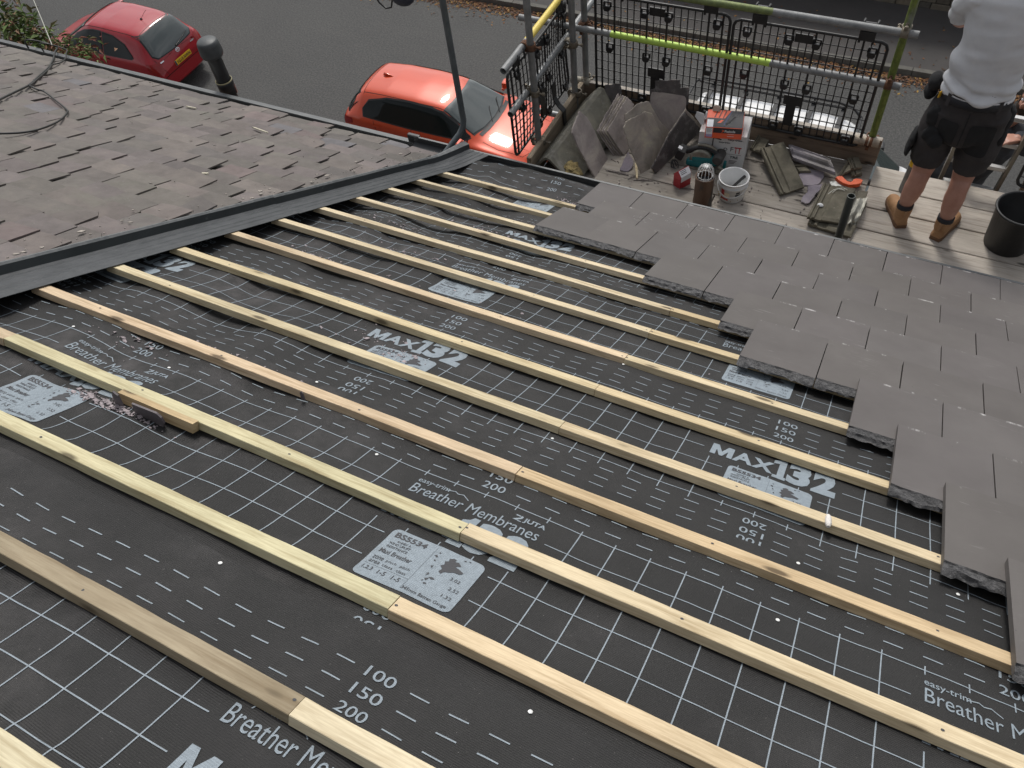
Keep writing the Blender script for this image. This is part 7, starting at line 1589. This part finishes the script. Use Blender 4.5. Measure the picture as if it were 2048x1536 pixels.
for s in (-1, 1):
    kn = Wp(s * 0.125, 0.045, 0.53); hp_ = Wp(s * 0.10, -0.002, 0.86); P = cr([kn, kn.lerp(hp_, 0.5) + Vector((s * 0.012, 0, 0)), hp_], 5); k = len(P)
    so_.loft([ell(p, 0.108 - 0.006 * abs(i - 4) / 4 + 0.012 * i / k, 0.112 + 0.016 * i / k, P[min(i + 1, k - 1)] - P[max(0, i - 1)], 24) for i, p in enumerate(P)])
def short_wr(p): x, z = p.x - wx, zinv(p.z - ZP); return 0.007 * vn(x * 8 + z * 3, z * 14 - p.y * 6, 111) + 0.005 * math.sin(z * 60 + 4 * vn(x * 9, z * 5, 112)) * smooth(0.78, 0.70, z) * 0.6 + 0.003 * vn(x * 30, z * 34, 113)
shm = fabric('charcoal shorts', (0.030, 0.026, 0.026, 1), (0.046, 0.041, 0.041, 1), 300); blkp = fabric('black pockets', (0.010, 0.010, 0.011, 1), (0.017, 0.017, 0.018, 1), 300)
shorts = remesh(so_, 0.0075, 3, 'shorts', shm, wk, short_wr)
def pouch(pts, rad, name, mat, par):
    m_ = MB()
    for p, r in zip(pts, rad): 
        b = bmesh.new(); bmesh.ops.create_icosphere(b, subdivisions=3, radius=1.0); m_.bm(b, 0, True, frame((r[0], 0, 0), (0, r[1], 0), (0, 0, r[2]), p))
    return remesh(m_, 0.006, 3, name, mat, par, lambda p: 0.004 * vn(p.x * 40, p.z * 30 + p.y * 20, 115))
pouch([Wp(-0.165, -0.07, 0.82), Wp(-0.15, -0.10, 0.74), Wp(-0.12, -0.125, 0.72)], [(0.05, 0.04, 0.07), (0.055, 0.035, 0.06), (0.045, 0.03, 0.05)], 'holster_pocket', blkp, wk)
pouch([Wp(-0.225, 0.05, 0.93), Wp(-0.235, 0.07, 0.87)], [(0.045, 0.07, 0.05), (0.04, 0.06, 0.05)], 'tool_pouch', blkp, wk)
pouch([Wp(0.205, 0.03, 0.82), Wp(0.205, 0.0, 0.74)], [(0.035, 0.06, 0.09), (0.035, 0.06, 0.06)], 'side_pouch', blkp, wk)
pouch([Wp(-0.245, 0.02, 0.60), Wp(-0.235, 0.0, 0.66)], [(0.02, 0.075, 0.08), (0.024, 0.07, 0.06)], 'thigh_pocket', blkp, wk)
bw = BVHTree.FromPolygons([(wk.matrix_world.translation + Vector((wx, wy, ZP))) * 0 + v.co + Vector((wx, wy, ZP)) for v in shorts.data.vertices], [tuple(p.vertices) for p in shorts.data.polygons])
def on_shorts(poly, name, mat, off=0.004):
    b = flat_poly([poly])
    for ax in (0, 1):
        lo = min(v.co[ax] for v in b.verts); hi = max(v.co[ax] for v in b.verts); k = math.floor(lo / 0.012) + 1
        while k * 0.012 < hi:
            co = Vector((0, 0, 0)); co[ax] = k * 0.012; no = Vector((0, 0, 0)); no[ax] = 1
            bmesh.ops.bisect_plane(b, geom=list(b.verts) + list(b.edges) + list(b.faces), plane_co=co, plane_no=no, dist=1e-6); k += 1
    for v in b.verts:
        hit, n, _, _ = bw.ray_cast(Wp(v.co.x, -2, v.co.y), Vector((0, 1, 0)))
        if hit is None: hit, n, _, _ = bw.find_nearest(Wp(v.co.x, -0.12, v.co.y))
        v.co = hit + (n if n.y < 0 else -n) * off
    mb = MB(); mb.bm(b, 0, True); return mb.build(name, mat, wk)
on_shorts(rounded(0.028, 0.665, 0.165, 0.842, 0.02), 'back_pocket', blkp); on_shorts(rounded(-0.135, 0.70, -0.03, 0.845, 0.02), 'back_pocket', blkp)
for x in (-0.13, 0.0, 0.13): on_shorts(rect(x - 0.009, 0.90, x + 0.009, 0.955), 'belt_loop', shm, 0.008)
on_shorts(rect(-0.003, 0.72, 0.003, 0.90), 'seat_seam', blkp, 0.003)
mb = MB(); mb.loft([ell(Wp(0, -0.002, z), rx, ry, n=32) for z, rx, ry in ((0.912, 0.188, 0.139), (0.914, 0.196, 0.147), (0.945, 0.190, 0.141), (0.947, 0.18, 0.132))]); mb.build('belt', pm('black belt', (0.012, 0.013, 0.018, 1), rough=0.6), wk)
mb = MB(); mb.box(Wp(-0.185, -0.065, 0.925), (0.006, 0.02, 0.04), rotz(R(-35)), bevel=0.002); mb.build('yellow_tag', pm('yellow tag', (0.7, 0.40, 0.03, 1), rough=0.5), wk)
# ladder
ldm = pm('ladder alloy', (0.46, 0.46, 0.45, 1), (0.58, 0.58, 0.57, 1), 10, 0.38, 0.1, Metallic=0.6, stretch=(1, 1, 0.3)); lds = pm('ladder stile alloy', A(100, 96, 86), A(128, 124, 114), 8, 0.45, 0.1, Metallic=0.5)
LX0, LX1 = 1.695, 2.065
def LY(z): return 1.19 + (0.07 - z) * 0.24
ld = thing('ladder', ((LX0 + LX1) / 2, LY(ZG), ZG), 'aluminium ladder rising through the gap beyond the worker', 'ladder')
ldir = Vector((0, LY(0.55) - LY(ZG), 0.55 - ZG)).normalized(); rl = frame((1, 0, 0), ldir.cross(Vector((1, 0, 0))), ldir, (0, 0, 0)).to_3x3()
for x in (LX0, LX1):
    mb = MB(); mb.box(Vector((x, (LY(0.55) + LY(ZG)) / 2, (0.55 + ZG) / 2)), (0.026, 0.068, Vector((0, LY(0.55) - LY(ZG), 0.55 - ZG)).length), rl, bevel=0.004); mb.build('stile', lds, ld)
z = 0.07 - 0.235 * 26
while z < 0.5:
    mb = MB(); mb.box(Vector(((LX0 + LX1) / 2, LY(z), z)), (LX1 - LX0 - 0.022, 0.036, 0.032), None, bevel=0.006); mb.build('rung', ldm, ld); z += 0.235
# second worker below the platform edge on the ladder
p2c = Vector((1.80, 1.62, -1.62)); p2 = thing('person', p2c, 'man in a grey sweatshirt and dark trousers climbing the ladder beyond the worker', 'person')
pel, chs = Vector((1.78, 1.62, -0.66)), Vector((1.90, 1.52, -0.14)); hd = Vector((2.055, 1.44, 0.26)); hf2 = Vector((-0.55, -0.75, 0.12)).normalized(); hu2 = (Vector((0.25, -0.1, 1)) - hf2 * Vector((0.25, -0.1, 1)).dot(hf2)).normalized()
b2 = MB(); head(b2, hd, hf2, hu2); limb(b2, [chs + Vector((0.05, -0.03, 0.18)), hd - hu2 * 0.07], [0.062, 0.056])
for s in (-1, 1):
    sh = chs + Vector((s * 0.19, 0.0, 0.12)); el = Vector((2.13 if s > 0 else 1.72, 1.36, -0.04)); wr_ = Vector((2.03 if s > 0 else 1.75, 1.23, 0.10))
    limb(b2, [sh, el, wr_], [0.05, 0.043, 0.028]); hand(b2, wr_, Vector((-0.6 * s, -0.5, 0.1)), Vector((0, 0, -1)), s)
    limb(b2, [pel + Vector((s * 0.09, 0, 0)), pel + Vector((s * 0.12, -0.06, -0.42)), pel + Vector((s * 0.1, 0.0, -0.86))], [0.08, 0.055, 0.04])
b2.loft([ell(pel.lerp(chs, t), rx, ry, chs - pel) for t, rx, ry in ((0, 0.15, 0.10), (0.6, 0.15, 0.10), (1.15, 0.16, 0.10))])
remesh(b2, 0.0075, 3, 'body', M['skin'], p2); face_bits(hd, hf2, hu2, p2, pm('dark hair', (0.035, 0.022, 0.015, 1), rough=0.85, bump=0.6, bscale=200), True)
s2 = MB(); s2.loft([ell(pel.lerp(chs, t) , rx, ry, chs - pel, 28) for t, rx, ry in ((0.02, 0.19, 0.14), (0.1, 0.2, 0.15), (0.4, 0.19, 0.14), (0.8, 0.205, 0.14), (1.12, 0.20, 0.125), (1.3, 0.12, 0.09))])
for s in (-1, 1):
    sh = chs + Vector((s * 0.17, 0.0, 0.12)); el = Vector((2.13 if s > 0 else 1.72, 1.36, -0.04)); wr_ = Vector((2.045 if s > 0 else 1.748, 1.26, 0.085)); limb(s2, [sh, sh.lerp(el, 0.5) + Vector((s * 0.02, 0, 0)), el, wr_], [0.078, 0.074, 0.066, 0.062, 0.05, 0.042])
remesh(s2, 0.008, 3, 'sweatshirt', fabric('grey sweatshirt', (0.062, 0.068, 0.080, 1), (0.085, 0.09, 0.10, 1)), p2, lambda p: 0.009 * vn(p.x * 14 + p.z * 9, p.z * 17 - p.y * 8, 121) + 0.004 * vn(p.x * 40, p.z * 42, 122))
t2 = MB(); t2.loft([ell(pel + Vector((0, 0, z)), rx, ry) for z, rx, ry in ((-0.12, 0.15, 0.12), (0.0, 0.185, 0.14), (0.09, 0.18, 0.135))])
for s in (-1, 1): limb(t2, [pel + Vector((s * 0.09, 0, 0)), pel + Vector((s * 0.12, -0.06, -0.42)), pel + Vector((s * 0.1, 0.0, -0.83))], [0.115, 0.095, 0.085, 0.08])
remesh(t2, 0.008, 3, 'trousers', fabric('dark trousers', (0.026, 0.028, 0.034, 1), (0.04, 0.042, 0.05, 1)), p2, lambda p: 0.008 * vn(p.x * 14, p.z * 15 - p.y * 8, 123))
for s in (-1, 1):
    ub, sb_ = MB(), MB(); h_ = pel + Vector((s * 0.1, 0.03, -0.96)); boot(ub, sb_, h_, h_ + Vector((0, -1, 0)), h_.z); bo = remesh(ub, 0.007, 2, 'boot', blkp, p2); sb_.build('sole', sole, bo)
pouch([pel + Vector((-0.20, -0.08, 0.12)), pel + Vector((-0.17, -0.13, 0.03))], [(0.05, 0.05, 0.08), (0.06, 0.05, 0.07)], 'tool_pouch', blkp, p2)
